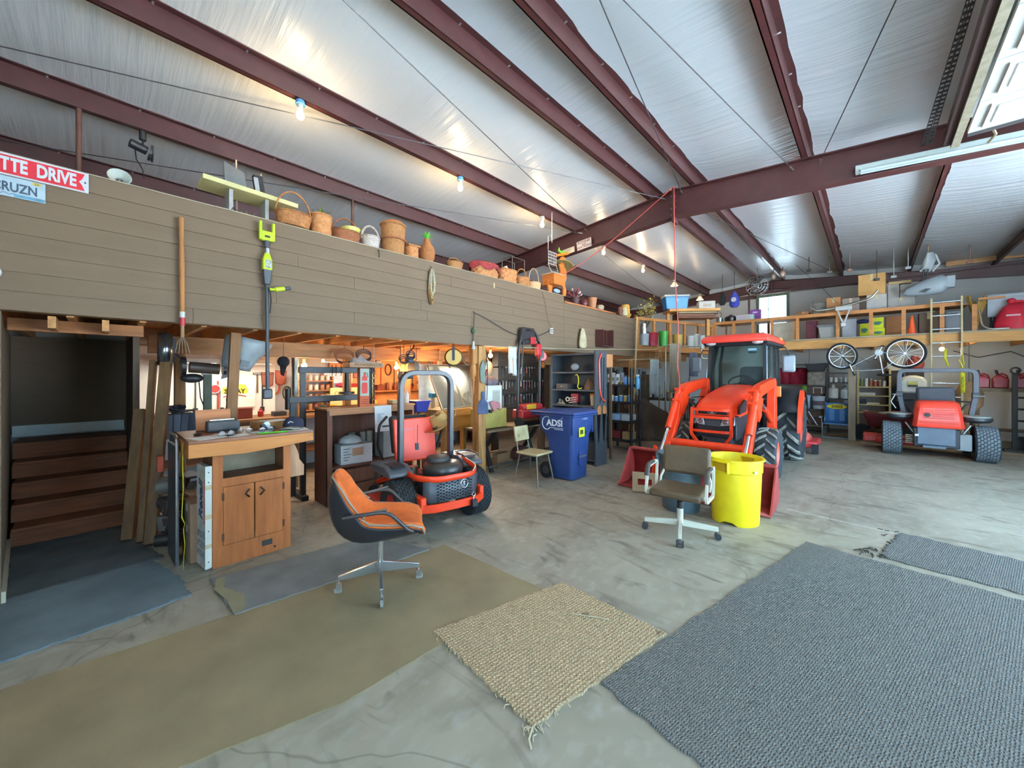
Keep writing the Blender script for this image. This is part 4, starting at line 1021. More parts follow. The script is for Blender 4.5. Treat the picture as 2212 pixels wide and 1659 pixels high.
# ================================================================ small orange zero-turn mower
def mower_front():
    t = thing('ride_on_mower', 'compact orange zero-turn mower with its hood lifted and a black roll bar', 'mower', (-3.45, 2.5, 0), R(172))
    O = ORANGE; K = mat('25262a', .5, var=.12); GR = plastic('50555b', .45)
    def T(y, s):
        e = bpy.data.objects.new('rear_wheel', None); COL.objects.link(e); e.parent = t; e.location = (0, y, 0); e.rotation_euler = (0, 0, R(90) * s)
        tire(e, (0, 0, .265), .265, .22, .13, paint('b8282c', .4), 'turf', rubber('26292c'), 1)
    T(.44, 1); T(-.44, -1)
    for s in (-1, 1):
        MB().cyl((1.02, .3 * s, .11), (1.02, .38 * s, .11), .11, n=20).obj('front_caster', rubber('26292c'), t, .01)
        MB().tube([(1.02, .34 * s, .12), (1.02, .27 * s, .24), (.9, .27 * s, .3)], .016, 8).obj('caster_fork', K, t)
    MB().box(-.22, 1.0, -.26, -.2, .24, .34).obj('frame_rail', K, t); MB().box(-.22, 1.0, .2, .26, .24, .34).obj('frame_rail', K, t)
    MB().box(.25, .85, -.52, .52, .10, .22).obj('mower_deck', paint('c23a22', .4), t, .04)
    MB().box(.05, .35, -.2, .2, .2, .42).obj('transmission', mat('55312c', .6, var=.4, scale=14, col2='8a7a5a'), t, .02)
    # engine under black round shroud
    MB().box(-.27, .16, -.2, .2, .3, .52).obj('engine_block', mat('2b2b2e', .5, var=.3), t, .02)
    MB().lathe([(.19, .50), (.215, .53), (.215, .62), (.19, .655), (.14, .67), (.02, .675)], 32, (-.06, -.03, 0)).obj('engine_shroud', mat('2e2c2b', .35, var=.2), t, smooth=40)
    MB().lathe([(.125, .665), (.125, .70), (.115, .712), (.02, .715)], 28, (-.0, -.0, 0)).obj('air_intake', mat('3a3836', .6, var=.2), t, smooth=40)
    MB().tube(arc((-.06, -.03, .56), .235, -1.2, 1.1, 10, 'xy'), .012, 6).obj('shroud_band', metal('85827c'), t)
    MB().cyl((.18, .2, .45), (.18, .2, .6), .05, n=12).obj('oil_filter', metal('b0a48a', .4), t)
    MB().tube(fillet([(.2, .18, .5), (.3, .26, .56), (.25, .32, .42), (.1, .3, .35)], .05), .014, 6).obj('fuel_hose', mat('6e2a20', .5), t)
    # orange loop over the engine
    MB().tube(fillet([(.26, .36, .60), (-.22, .35, .57), (-.36, .2, .56), (-.37, -.2, .56), (-.26, -.33, .58), (.2, -.36, .64)], .12), .026, 8, flat=(.55, 1.2)).obj('guard_rail', O, t, smooth=60)
    MB().tube(fillet([(.2, -.37, .665), (-.24, -.345, .61), (-.385, -.2, .59)], .1), .007, 6).obj('rail_edge', metal('d8d8d8'), t)
    # rear perforated panel
    pn = MB().loft([[(-.345, y * .95, z) if abs(y) < .2 else (-.345 + (abs(y) - .2) * .6, y, z) for y in (-.33, -.24, -.12, 0, .12, .24, .31)] for z in (.33, .54)], closed=False, cap=False).obj('rear_panel', GR, t, solid=.012, smooth=30)
    hol = mat('101113', .9)
    for i in range(13):
        for j in range(6):
            if (i in (3, 4) and j > 2): continue
            y = -.2 + i * .032; z = .35 + j * .03 + (.012 if i % 2 else 0)
            MB().box(-.356, -.351, y - .010, y + .010, z - .006, z + .006).obj('vent_slot', hol, pn)
    MB().ring((-.358, -.115, .475), .043, .0055, 'x', 24, 6).obj('emblem_ring', metal('e8e8e8', .2), t)
    MB().prism([(-.125, .462), (-.105, .462), (-.105, .475), (-.098, .49), (-.112, .505), (-.122, .50), (-.118, .478)], 'x', -.362, -.357).obj('emblem_mark', metal('e8e8e8', .2), t)
    # lower bumper and hitch
    MB().loft([[(-.33 + .0, .36, z), (-.39, .24, z), (-.41, 0, z), (-.40, -.26, z), (-.30, -.40, z), (-.27, -.39, z), (-.37, -.25, z), (-.38, 0, z), (-.36, .23, z), (-.30, .34, z)] for z in (.25, .33)]).obj('bumper', O, t, .006)
    MB().box(-.34, -.05, .3, .36, .28, .4).obj('side_bracket', O, t, .01); MB().box(-.33, -.05, -.38, -.33, .28, .4).obj('side_bracket', O, t, .01)
    MB().box(-.45, -.39, -.22, -.16, .24, .31).obj('hitch_block', K, t, .004)
    MB().tube([(-.42, -.19, .31), (-.42, -.19, .34), (-.42, -.215, .365), (-.42, -.19, .39), (-.42, -.165, .365), (-.42, -.19, .34)], .007, 6).obj('hitch_pin', metal('d6d6d6', .25), t)
    # roll bar
    RB = mat('3a3d42', .35, var=.08)
    MB().tube(fillet([(.28, .31, .34), (.26, .31, 1.62), (.26, -.31, 1.62), (.28, -.31, .34)], .17, 8), .034, 4, flat=(1.05, .8)).obj('roll_bar', RB, t, .006, smooth=30)
    # fenders
    for s in (-1, 1):
        MB().prism([(-.05, .56), (.36, .56), (.52, .60), (.5, .64), (.1, .66), (-.05, .60)], 'y', .30 * s, .56 * s).obj('fender', GR, t, .015)
        MB().prism([(.0, .645), (.3, .645), (.22, .665), (.06, .665)], 'y', .36 * s, .50 * s).obj('fender_recess', K, t, .006)
    MB().tube(fillet([(-.02, -.33, .67), (-.02, -.52, .67), (.2, -.52, .69), (.2, -.34, .69)], .03), .008, 6, closed=True).obj('cup_holder', K, t)
    # lifted orange seat base and folded seat
    MB(RY(R(8), (.52, 0, .58))).box(-.02, .02, -.25, .27, 0, .50).obj('lifted_hood', O, t, .012)
    MB(RY(R(8), (.52, 0, .58))).box(-.032, -.018, -.02, .02, .12, .2).obj('latch_slot', K, t)
    MB(RY(R(8), (.52, 0, .58))).box(-.03, -.018, .02, .2, .36, .38).obj('hood_crease', paint('c83818'), t)
    MB(RY(R(14), (.62, 0, .62))).box(-.0, .1, -.24, .24, .05, .5).obj('seat_back', mat('2a2a2c', .6), t, .03)
    MB().box(.6, 1.0, -.25, .25, .84, .9).obj('seat_cushion', mat('3a332f', .6, var=.2), t, .03) if False else None
    for s in (-1, 1):
        MB().tube(fillet([(.75, .27 * s, .45), (.72, .40 * s, .75), (.62, .42 * s, 1.02), (.7, .30 * s, 1.10)], .06), .016, 8).obj('steering_lever', mat('1a1a1c', .4), t)
    MB().prism([(.38, .42), (1.1, .22), (1.1, .27), (.42, .5)], 'y', -.3, .3).obj('foot_plate', O, t, .01)
    MB().tube([(.5, .0, 1.0), (.47, .02, .8), (.46, .03, .74)], .004, 5).obj('key_cord', mat('5a1c18', .7), t)
    return t
mower_front()
t = thing('straw_hat', 'tan straw hat with a grey band hooked on the small mower lever', 'hat', (-3.95, 2.92, .97), 0)
hm = Vector((-.20, -.45, .78)).to_track_quat('Z', 'Y').to_matrix().to_4x4() @ Matrix.Scale(1.2, 4)
SW = mat('c69c60', .85, var=.12, scale=20, bump=.5, bscale=180)
n = 36; rings = []
for r0, z0, fl in ((.012, .125, 0), (.06, .13, 0), (.085, .115, 0), (.10, .04, 0), (.105, .0, 0), (.14, -.008, .3), (.19, .01, 1.0), (.20, .014, 1.1)):
    rings.append([(r0 * 1.05 * cos(2 * pi * j / n), r0 * sin(2 * pi * j / n), z0 - (.02 if r0 < .07 and abs(sin(2 * pi * j / n)) < .5 else 0) + fl * .035 * sin(2 * pi * j / n) ** 2) for j in range(n)])
MB(hm).loft(rings, cap=False).obj('straw', SW, t, smooth=60, solid=.006)
MB(hm).lathe([(.104, .005), (.102, .035), (.107, .035), (.109, .005)], 36, cap=False).obj('band', cloth('6f7262'), t, smooth=60)

# ================================================================ back zero-turn mower (rear toward camera)
def mower_back():
    t = thing('ride_on_mower', 'large orange zero-turn mower parked under the back loft, rear grille facing out', 'mower', (.90, 11.06, 0))
    O = paint('e8432f', .38); K = mat('2a2c31', .5, var=.12); G = mat('5d6a78', .5, var=.08); RB = mat('4a4d55', .5, var=.1)
    TR = mat('2c3033', .85, var=.2, scale=9); TL = mat('6a7378', .9, var=.2, scale=14)
    for s in (-1, 1): tire(t, (s * .61, 0, .325), .325, .31, .17, paint('55565a'), 'turf', TR, s, lugm=TL)
    for s in (-1, 1):
        MB().cyl((s * .45, 1.02, .13), (s * .58, 1.02, .13), .13, n=20).obj('front_caster', rubber(), t, .01)
        MB().box(s * .25 - .03, s * .25 + .03, -.2, 1.05, .28, .40).obj('frame_rail', K, t)
    MB().box(-.85, .85, .38, .98, .12, .27).obj('mower_deck', paint('b83a30', .45), t, .05)
    MB().box(-1.05, -.8, .42, .88, .14, .30).obj('discharge_chute', paint('b83a30', .45), t, .03)
    # rear hood with louvres
    hs = []
    for z, w, y0, y1 in ((.60, .33, -.42, .1), (.66, .325, -.44, .1), (.95, .29, -.40, .1), (1.06, .27, -.34, .1), (1.10, .24, -.25, .1)):
        hs.append([(-w, y1, z), (-w, y0 + .06, z), (-w + .05, y0, z), (w - .05, y0, z), (w, y0 + .06, z), (w, y1, z)])
    h = MB().loft(hs).obj('rear_hood', O, t, .012, smooth=40)
    for k, z in enumerate((.70, .78, .815, .85, .885, .92, .955)):
        w = .20 if k else .24
        y = -.447 + (z - .66) * .14
        MB().box(-w + (.12 if 1 < k < 5 else 0), w, y - .003, y + .004, z - .008, z + .008).obj('louvre', paint('b8281c'), h)
    MB().cyl((-.14, -.45, .84), (-.14, -.42, .84), .04, n=18).obj('exhaust_port', mat('14141a', .4), h)
    MB().box(-.27, .22, -.36, -.30, .27, .60).obj('rear_guard', G, t, .012); MB().box(-.32, .28, -.33, -.26, .22, .58).obj('engine_case', K, t, .02)
    MB().box(.22, .42, -.32, -.2, .20, .50).obj('muffler_shield', mat('7d8284', .5), t, .02)
    MB().box(-.2, .1, -.40, -.3, .215, .26).obj('hitch_plate', G, t, .005)
    MB().box(-.30, -.25, -.365, -.36, .42, .46).obj('label', mat('e8e8e8', .6), t)
    for k in range(5): MB().box(-.42, -.30, -.2, -.1, .26 + k * .035, .28 + k * .035).obj('cooling_fin', metal('8a8070', .5), t)
    # seat
    MB(RX(R(-8), (0, .05, 1.0))).box(-.26, .26, -.03, .08, 0, .36).obj('seat_back', mat('3e424a', .7, var=.12), t, .045)
    MB().box(-.26, .26, .1, .55, .95, 1.05).obj('seat_cushion', mat('3e424a', .7), t, .04)
    # fenders / fuel tanks
    for s in (-1, 1):
        MB().lathe([(.05, .70), (.16, .72), (.2, .76), (.2, .80), (.05, .84)], 24, (s * .50, -.05, 0)).obj('fuel_tank', mat('2c3238', .4), t, smooth=40)
        MB().lathe([(.17, .80), (.18, .83), (.05, .845)], 24, (s * .50, -.05, 0)).obj('tank_cap', mat('aab0a8', .5), t, smooth=40)
        MB().box(s * .38, s * .62, .1, .5, .78, .82).obj('fender', O, t, .01)
        MB().tube([(s * .30, -.2, .45), (s * .42, -.15, .66)], .018, 8).obj('brace', metal('8a8f8f', .5), t)
        MB().tube(fillet([(s * .33, .3, .82), (s * .40, .35, 1.0), (s * .55, .4, 1.06), (s * .28, .45, 1.08)], .06), .016, 8).obj('steering_lever', K, t)
    MB().tube(fillet([(-.44, -.02, .84), (-.50, .0, 1.20), (-.50, .0, 1.68), (.50, .0, 1.68), (.50, .0, 1.20), (.44, -.02, .84)], .11, 6), .038, 4, flat=(1.0, 1.0)).obj('roll_bar', RB, t, .008, smooth=30)
    for s in (-1, 1):
        MB().box(s * .5 - .05, s * .5 + .05, -.05, .05, 1.16, 1.26).obj('hinge_bracket', K, t, .008)
        MB().cyl((s * .46, -.05, 1.2), (s * .60, -.05, 1.2), .012, n=8).obj('hinge_pin', metal('b0b0b0'), t)
    MB().tube([(-.56, -.06, 1.2), (-.62, -.08, 1.05), (-.55, -.08, .92)], .012, 6).obj('latch_cable', metal('8a8a88'), t)
    return t
mower_back()
# ================================================================ things on and above the loft face
struct(box('loft_ledge', wood('9c9078', 'y'), None, -4.78, -4.375, -1.7, 6.13, 3.131, 3.139), 'ledge board along the top of the loft face')
LZ = 3.14
def basket(name, label, y, a, b, h, m, x=-4.53, z=LZ, ang=0, flare=1.25, handle=None, rows=8, lid=False, cat='basket', amp=.025, hr=.009, ns=22):
    t = thing(name, label, cat, (x, y, z), R(ang), 'baskets along the loft edge')
    n = ns * 4; rings = []
    K = rows * 2
    for i in range(K + 1):
        u = i / K; f = 1 / flare + (1 - 1 / flare) * u ** .7
        rings.append([((a * f) * (1 + amp * cos(ns * 2 * pi * j / n + pi * (i // 2 % 2))) * cos(2 * pi * j / n) * (1 + .012 * (i % 2)), (b * f) * (1 + amp * cos(ns * 2 * pi * j / n + pi * (i // 2 % 2))) * sin(2 * pi * j / n) * (1 + .012 * (i % 2)), h * u) for j in range(n)])
    rings = [[(0.001 * p[0], .001 * p[1], 0.004) for p in rings[0]]] + rings + [[(p[0] * .93, p[1] * .93, h) for p in rings[-1]], [(p[0] * .85 / flare, p[1] * .85 / flare, h * .12) for p in rings[-1]], [(.001, .001, h * .12)] * n]
    MB().loft(rings, cap=False).obj('weave', m, t, smooth=50)
    rim = [(a * 1.02 * cos(2 * pi * k / 40), b * 1.02 * sin(2 * pi * k / 40), h + (.004 if k % 2 else 0)) for k in range(40)]
    MB().tube(rim, max(.008, h * .045), 6, closed=True).obj('rim', m, t, smooth=60)
    if handle:
        pts = [(0 if k not in (0, 20) else 0, b * cos(pi * k / 20), h * .8 + handle * sin(pi * k / 20)) for k in range(21)]
        MB().tube(pts, hr, 6).obj('handle', m, t, smooth=60)
    return t
WK1 = mat('b57a45', .8, var=.2, scale=30, col2='8a5630'); WK2 = mat('c48a55', .8, var=.25, scale=25, col2='9a5f35'); WK3 = mat('8a5230', .8, var=.25, scale=25); WKW = mat('d8ccc0', .8, var=.15, scale=30, col2='a89484'); WK4 = mat('9a6a3c', .8, var=.2, scale=30)
basket('wicker_basket', 'long oval tan wicker basket with a tall thin hoop handle', 1.37, .12, .17, .13, WK1, handle=.26, hr=.008, x=-4.42)
b = basket('planter_basket', 'chunky woven bark planter holding a small green plant', 1.68, .115, .115, .23, WK2, flare=1.1, amp=.05, ns=9, rows=5)
rn = random.Random(2); GRN = mat('6f7d3a', .7, var=.3, col2='4a5a2a')
for k in range(26):
    a = rn.uniform(0, 6.28); l = rn.uniform(.06, .16); w = .012
    d = Vector((cos(a), sin(a), rn.uniform(.4, 1.6))).normalized(); p = Vector((rn.uniform(-.05, .05), rn.uniform(-.05, .05), .21)); q = p + d * l; sd = d.cross(Vector((0, 0, 1))).normalized() * w
    MB().add([tuple(p - sd * .4), tuple(p + sd * .4), tuple((p + q) / 2 + sd), tuple(q), tuple((p + q) / 2 - sd)], [(0, 1, 2, 4), (4, 2, 3)]).obj('leaf', GRN, b, smooth=0)
b = basket('wicker_basket', 'low dark brown wicker basket with crossed handles holding a yellow bowl', 1.97, .11, .16, .13, WK3, handle=.19, hr=.008)
MB().lathe([(.02, .08), (.09, .12), (.105, .155), (.11, .16), (.095, .12), (.02, .09)], 24, (.01, .05, .03)).obj('bowl_yellow', paint('d8cf6a'), b)
basket('wicker_basket', 'small white painted wicker basket with a thick hoop handle', 2.27, .10, .115, .15, WKW, handle=.17, hr=.014)
t = basket('wicker_basket', 'tall stacked brown wicker basket pair with a terracotta lid', 2.58, .14, .15, .38, WK4, flare=1.12, rows=14)
MB().lathe([(.12, .38), (.13, .40), (.12, .425), (.02, .43)], 28).obj('lid', mat('b0623c', .8), t, smooth=40)
MB().tube([(.16 * cos(2 * pi * k / 36), .17 * sin(2 * pi * k / 36) * .95, .19) for k in range(36)], .012, 6, closed=True).obj('band', WK3, t, smooth=60)
t = basket('wicker_basket', 'small square tan checkered basket with a lid beside the pineapple vase', 2.85, .085, .09, .17, WK2, flare=1.02, amp=.06, ns=8, rows=5)
MB().cbox((0, 0, .18), (.18, .19, .025)).obj('lid', WK1, t, .008)
t = thing('pineapple_vase', 'brown wicker pineapple ornament with green paper leaves', 'ornament', (-4.5, 3.08, LZ))
n = 48; MB().loft([[(r * (1 + .03 * cos(12 * 2 * pi * j / n + pi * i)) * cos(2 * pi * j / n), r * (1 + .03 * cos(12 * 2 * pi * j / n + pi * i)) * sin(2 * pi * j / n), z) for j in range(n)] for i, (r, z) in enumerate(((.06, 0), (.085, .03), (.10, .08), (.108, .13), (.105, .18), (.09, .22), (.06, .26), (.042, .29), (.045, .33)))]).obj('body', mat('9a6136', .8, var=.25, scale=30), t, smooth=60)
for k in range(12):
    a = 2 * pi * k / 12 + .2 * (k % 2); d = Vector((cos(a), sin(a), .55 if k % 2 else 1.6)).normalized(); p = Vector((0, 0, .33)); l = .12; q = p + d * l; sd = Vector((-sin(a), cos(a), 0)) * .016
    MB().add([tuple(p - sd * .6), tuple(p + sd * .6), tuple((p + q) / 2 + sd + Vector((0, 0, .01))), tuple(q), tuple((p + q) / 2 - sd + Vector((0, 0, .01)))], [(0, 1, 2, 4), (4, 2, 3)]).obj('leaf', mat('5cb83c', .5, var=.1), t, smooth=0)
tag(MB().cyl((-4.66, 2.92, 3.17), (-4.66, 3.98, 3.17), .028, n=14).obj('yellow_pipe', paint('e8c21c'), None), 'bright yellow plastic pipe lying along the loft edge', 'pipe')
basket('wicker_basket', 'shallow brown basket in front of the yellow pipe', 3.55, .09, .13, .10, WK4, flare=1.3, x=-4.48, handle=.09, hr=.006)
t = basket('picnic_basket', 'tan basket draped with a red checked cloth', 4.2, .15, .26, .20, WK2, flare=1.08, amp=.05, ns=12, rows=5)
dn = 40
MB().loft([[(.001, .001, .235)] * dn] + [[((.15 + e) * cos(2 * pi * j / dn), (.27 + e) * sin(2 * pi * j / dn), z + (.03 * sin(2 * pi * j / dn * 6) if z < .2 else .008 * sin(j * 1.7))) for j in range(dn)] for e, z in ((-.06, .245), (.0, .225), (.025, .18), (.032, .115))], cap=False).obj('cloth_cover', cloth('8a2f33', .3), t, smooth=60)
basket('wicker_basket', 'square tan checkerboard splint basket with a hinged handle', 4.70, .14, .19, .21, WK2, flare=1.06, amp=.06, ns=10, rows=5, handle=.10, hr=.008)
basket('wicker_basket', 'round woven basket with a bent-wood handle, next to the pale one', 5.09, .12, .15, .16, WK1, handle=.20, flare=1.1, amp=.05, ns=11, rows=6)
basket('wicker_basket', 'pale round basket with a tall hoop handle next to the wooden moose', 5.42, .11, .15, .13, mat('d2a878', .8, var=.15, scale=25), handle=.30, hr=.007)
# pale yellow board on two grey blocks, low strip
YB = mat('d8cd92', .85, var=.12, scale=4)
t = thing('plank_stand', 'pale yellow wide plank resting on two grey blocks over the loft face', 'plank', (-4.60, 1.02, LZ))
MB(RX(R(-2))).box(-.17, .14, -.40, .40, .245, .29).obj('plank', YB, t, .003)
for y in (-.17, .13): box('block', mat('a09e98', .8, var=.2), t, -.1, .1, y - .016, y + .016, .016, .245)
box('lower_plank', YB, t, -.05, .18, -.3, .32, .0, .016)
t = thing('plastic_bag', 'clear plastic bag holding dark coiled line above the yellow plank', 'bag', (-4.72, .93, 3.432))
MB().loft([[(-.01, -.09, 0), (.02, -.09, 0), (.02, .07, 0), (-.01, .07, 0)], [(-.03, -.1, .1), (.05, -.1, .12), (.05, .08, .1), (-.03, .08, .12)], [(-.004, -.1, .30), (.004, -.1, .30), (.004, .07, .24), (-.004, .07, .24)]]).obj('sleeve', mat('a8aeb0', .2, var=.2, trans=.6), t, smooth=60)
MB().tube([(.01 + .02 * sin(k), -.01 + .06 * cos(k * .9), .1 + .06 * sin(k * .9)) for k in range(30)], .008, 5).obj('coil', mat('4a525c', .5), t)
t = thing('brush_pack', 'black bristle pack standing behind the yellow plank', 'brush', (-4.70, 1.14, 3.43))
MB(RX(R(8))).box(-.03, .03, -.04, .05, 0, .25).obj('bristles', mat('1d1f24', .8, var=.3, scale=30), t, .01); MB(RX(R(8))).box(.03, .035, -.04, -.0, .02, .22).obj('label_strip', mat('8a9096', .4), t)
for i, (y, z) in enumerate(((.95, 3.74), (1.17, 3.68))):
    tag(MB().cyl((-4.775, y, 3.14), (-4.76, y - .01, z + .06), .008, n=6).obj('dowel', wood('b8a088', 'z'), None), ('thin wooden dowel standing beside the clear bag', 'thin wooden dowel standing right of the black bristle pack')[i], 'dowel')
tag(MB().tube([(-4.46 + .02 * sin(k * 1.3), .78 + k * .012, LZ + .03 + .02 * cos(k * 2.1)) for k in range(22)], .006, 5).obj('wire_tangle', metal('6a6a66', .4), None), 'small grey wire tangle under the yellow plank', 'wire')
# roof-side things
for i, (x, y, z0, z1) in enumerate(((-5.80, -.16, 2.28, zpb(-5.8)), (-5.80, 2.62, 2.28, zpb(-5.8)))):
    struct(MB().cyl((x, y, z0), (x + (.0 if i == 0 else .0), y, z1), .022, n=10).obj('hanger_rod', mat('5a3a30', .5, var=.3), None), 'rusty steel rod hanging from the lowest purlin')
t = thing('box_fan', 'small black fan lamp hanging from the lowest purlin above the street sign', 'fan', (-5.75, .30, 4.22))
BK = mat('222326', .5)
MB().cyl((0, 0, -.09), (0, 0, .005), .03, n=12).obj('mount', BK, t); MB().tube([(0, 0, -.08), (.02, .0, -.15)], .01, 6).obj('stem', BK, t)
MB().cyl((.03, -.10, -.17), (.0, .03, -.19), .045, n=16).obj('housing', BK, t)
MB().cyl((0, .05, -.2), (.0, .075, -.205), .085, n=24).obj('face', mat('303236', .4), t); MB().ring((0, .075, -.205), .08, .008, 'y', 24, 6).obj('guard', BK, t)
MB().tube([(0, -.06, -.2), (.01, -.05, -.32), (-.01, -.02, -.36), (.015, .0, -.42), (0, .01, -.5)], .006, 5).obj('pull_cord', BK, t)
t = thing('clamp_lamp', 'dull white clamp reflector lamp on the loft top', 'lamp', (-4.66, .1, 3.14))
MB(RY(R(70), (0, 0, .10))).lathe([(.02, .0), (.03, .02), (.07, .06), (.075, .062)], 20, cap=False).obj('reflector', mat('c4c8bc', .4), t, solid=.003, smooth=60); MB().tube([(0, 0, 0), (0, 0, .1), (.03, 0, .1)], .009, 6).obj('clamp', metal('8a8a86'), t)
# street sign and plate
t = thing('street_sign', 'red street sign with white capitals and a notched end on the loft face', 'sign', (-4.372, -.07, 3.055))
RS = paint('c8202e', .35)
MB().prism([(-1.25, -.075), (0, -.075), (0, .075), (-1.25, .075)], 'x', .004, .007).obj('plate', mat('e8e4e0', .5, var=.03), t, .0)
MB().prism([(-1.24, -.063), (-.02, -.063), (-.035, -.02), (-.05, 0), (-.035, .02), (-.02, .063), (-1.24, .063)], 'x', .0072, .0085).obj('red_field', RS, t)
text('street_name', 'TTE  DRIVE', .125, (.010, -.062, -.002), (R(90), 0, R(90)), mat('f0eeea', .5, var=0), t, .001, align='RIGHT', sx=.56, bold=.005)
MB().cyl((.007, -.018, 0), (.012, -.018, 0), .006, n=8).obj('screw', metal('555555'), t)
t = thing('license_plate', 'pale blue vanity licence plate reading 3CRUZN under the street sign', 'plate', (-4.368, -.28, 2.905))
MB().box(0, .003, -.30, 0, -.07, .07).obj('plate', mat('c2d2d8', .5, var=.12, scale=12), t, .004)
text('plate_number', '3CRUZN', .088, (.004, -.15, -.005), (R(90), 0, R(90)), mat('3a4a5c', .6, var=0), t, .001, sx=.66, bold=.002)
box('sticker', mat('e2c24a', .6), t, .0032, .004, -.06, -.02, .045, .062); text('sticker_text', "22", .022, (.0045, -.04, .053), (R(90), 0, R(90)), mat('3a3420', .6, var=0), t)
box('sea_print', mat('5a8aa0', .6, var=.3, scale=20), t, .0031, .0034, -.14, -.003, -.066, -.045); MB().tube([(.004, -.27 + k * .012, -.05 + .006 * sin(k * 1.9)) for k in range(12)], .0015, 4).obj('script_print', mat('5a6a88', .6, var=0), t)
tag(MB().cyl((-4.374, -.515, 2.30), (-4.34, -.515, 2.30), .045, n=28).obj('wall_dial', mat('e4e2dc', .5), None, .006), 'round white dial on the loft face at the left picture edge', 'dial')
# garden fork and pole saw on the siding
t = thing('garden_fork', 'long tan garden fork handle with a red and white band on the siding', 'tool', (-4.335, .47, 0))
MB().tube([(0, -.005, 2.95), (0, 0, 2.5), (0, .003, 2.08)], .018, 10).obj('handle', wood('a9703c', 'z'), t); MB().cyl((0, .003, 2.09), (0, .003, 2.14), .0195, n=10).obj('white_band', paint('d8d4cc'), t)
MB().cyl((0, .003, 2.02), (0, .004, 2.09), .021, .02, n=10).obj('red_band', paint('a8262c'), t); MB().cyl((0, .004, 1.92), (0, .003, 2.02), .014, n=10).obj('ferrule', wood('8a6a44', 'z'), t)
for k in (-2, -1, 0, 1, 2): MB().tube([(0, .004, 1.93), (.02, k * .016, 1.87), (.045, k * .024, 1.78)], .003, 5).obj('tine', metal('a89a88', .4), t)
t = thing('pole_saw', 'black and lime cordless pole saw hanging on the loft siding', 'tool', (-4.33, 1.105, 0))
LIME = paint('c2d628', .4); CG = plastic('3c4046', .45)
MB().box(-.02, .03, -.055, .055, 2.905, 3.0).obj('battery_bracket', LIME, t, .012)
for s in (-1, 1): MB().box(-.015, .025, s * .055 - .014, s * .055 + .012, 2.91, 3.09).obj('bracket_fork', LIME, t, .008)
box('label_plate', mat('22261c', .5), t, .03, .032, -.025, .02, 2.935, 2.955)
MB().cyl((0, 0, 2.84), (0, 0, 2.91), .024, .028, n=14).obj('neck', CG, t); MB().cyl((0.0, .008, 2.78), (0, .005, 2.84), .014, n=10).obj('shaft_ring', mat('d8d8d8', .4), t)
MB().loft([[(-.02, -.02, 2.79), (.02, -.02, 2.79), (.02, .02, 2.79), (-.02, .02, 2.79)], [(-.03, -.04, 2.72), (.035, -.04, 2.72), (.035, .04, 2.72), (-.03, .04, 2.72)], [(-.03, -.04, 2.62), (.035, -.04, 2.62), (.035, .04, 2.62), (-.03, .04, 2.62)]]).obj('motor_cover', LIME, t, .008)
MB().box(.034, .038, -.02, .03, 2.64, 2.72).obj('warning_label', mat('5a5a50', .6, var=.5, scale=60, col2='d0d0c0'), t)
MB().loft([[(-.03, -.04, 2.65), (.034, -.04, 2.65), (.034, .04, 2.65), (-.03, .04, 2.65)], [(-.02, -.025, 2.48), (.025, -.025, 2.48), (.025, .025, 2.48), (-.02, .025, 2.48)]]).obj('grip', CG, t, .008)
MB().cyl((0, .006, 1.42), (0, 0, 2.5), .017, n=12).obj('pole', CG, t)
MB().tube([(0, .02, 2.44), (.01, .06, 2.44), (.01, .12, 2.455)], .013, 8).obj('handle_stem', LIME, t); MB().cyl((.01, .07, 2.442), (.01, .15, 2.465), .022, n=12).obj('handle_sleeve', LIME, t); MB().cyl((.01, .15, 2.465), (.01, .205, 2.48), .019, n=12).obj('handle_grip', CG, t)
MB().tube(fillet([(.02, .01, 2.45), (.03, .03, 2.35), (.02, .02, 2.2)], .05), .006, 5).obj('cable', mat('1a1a1c', .6), t)
MB().box(-.03, .03, -.04, .045, 1.36, 1.46).obj('saw_head', CG, t, .015)
# rope coil
t = thing('rope_coil', 'hank of cream and tan rope hanging on the siding', 'rope', (-4.35, 3.05, 2.80))
for k in range(11):
    ph = k * .7; w = .02 + .007 * (k % 5); zt = (.24 - .012 * k) if k < 6 else .02; zb = (-.16 + .03 * (k % 4)) if k < 6 else -.25 + .015 * (k % 3)
    pts = [(.012 * (k % 3), w * cos(a + 0), (zt if sin(a) > 0 else -zb) * sin(a) + .01 * sin(3 * a + ph)) for a in [2 * pi * j / 26 for j in range(26)]]
    MB().tube(pts, .0075, 6, closed=True).obj('strand', mat('cfc2a4' if k < 6 else 'a07a4a', .9, var=.2, scale=40, bump=.5, bscale=120), t, smooth=60)
MB().cyl((.005, 0, .24), (-.02, 0, .27), .006, n=8).obj('nail', metal('666666'), t)
tag(MB().tube([(-4.37, 2.28, 3.1), (-4.33, 2.28, 3.09), (-4.325, 2.28, 3.04), (-4.345, 2.28, 3.02), (-4.35, 2.30, 3.03)], .005, 6).obj('wall_hook', metal('5c5048', .5), None), 'small rusty hook under the white basket', 'hook')
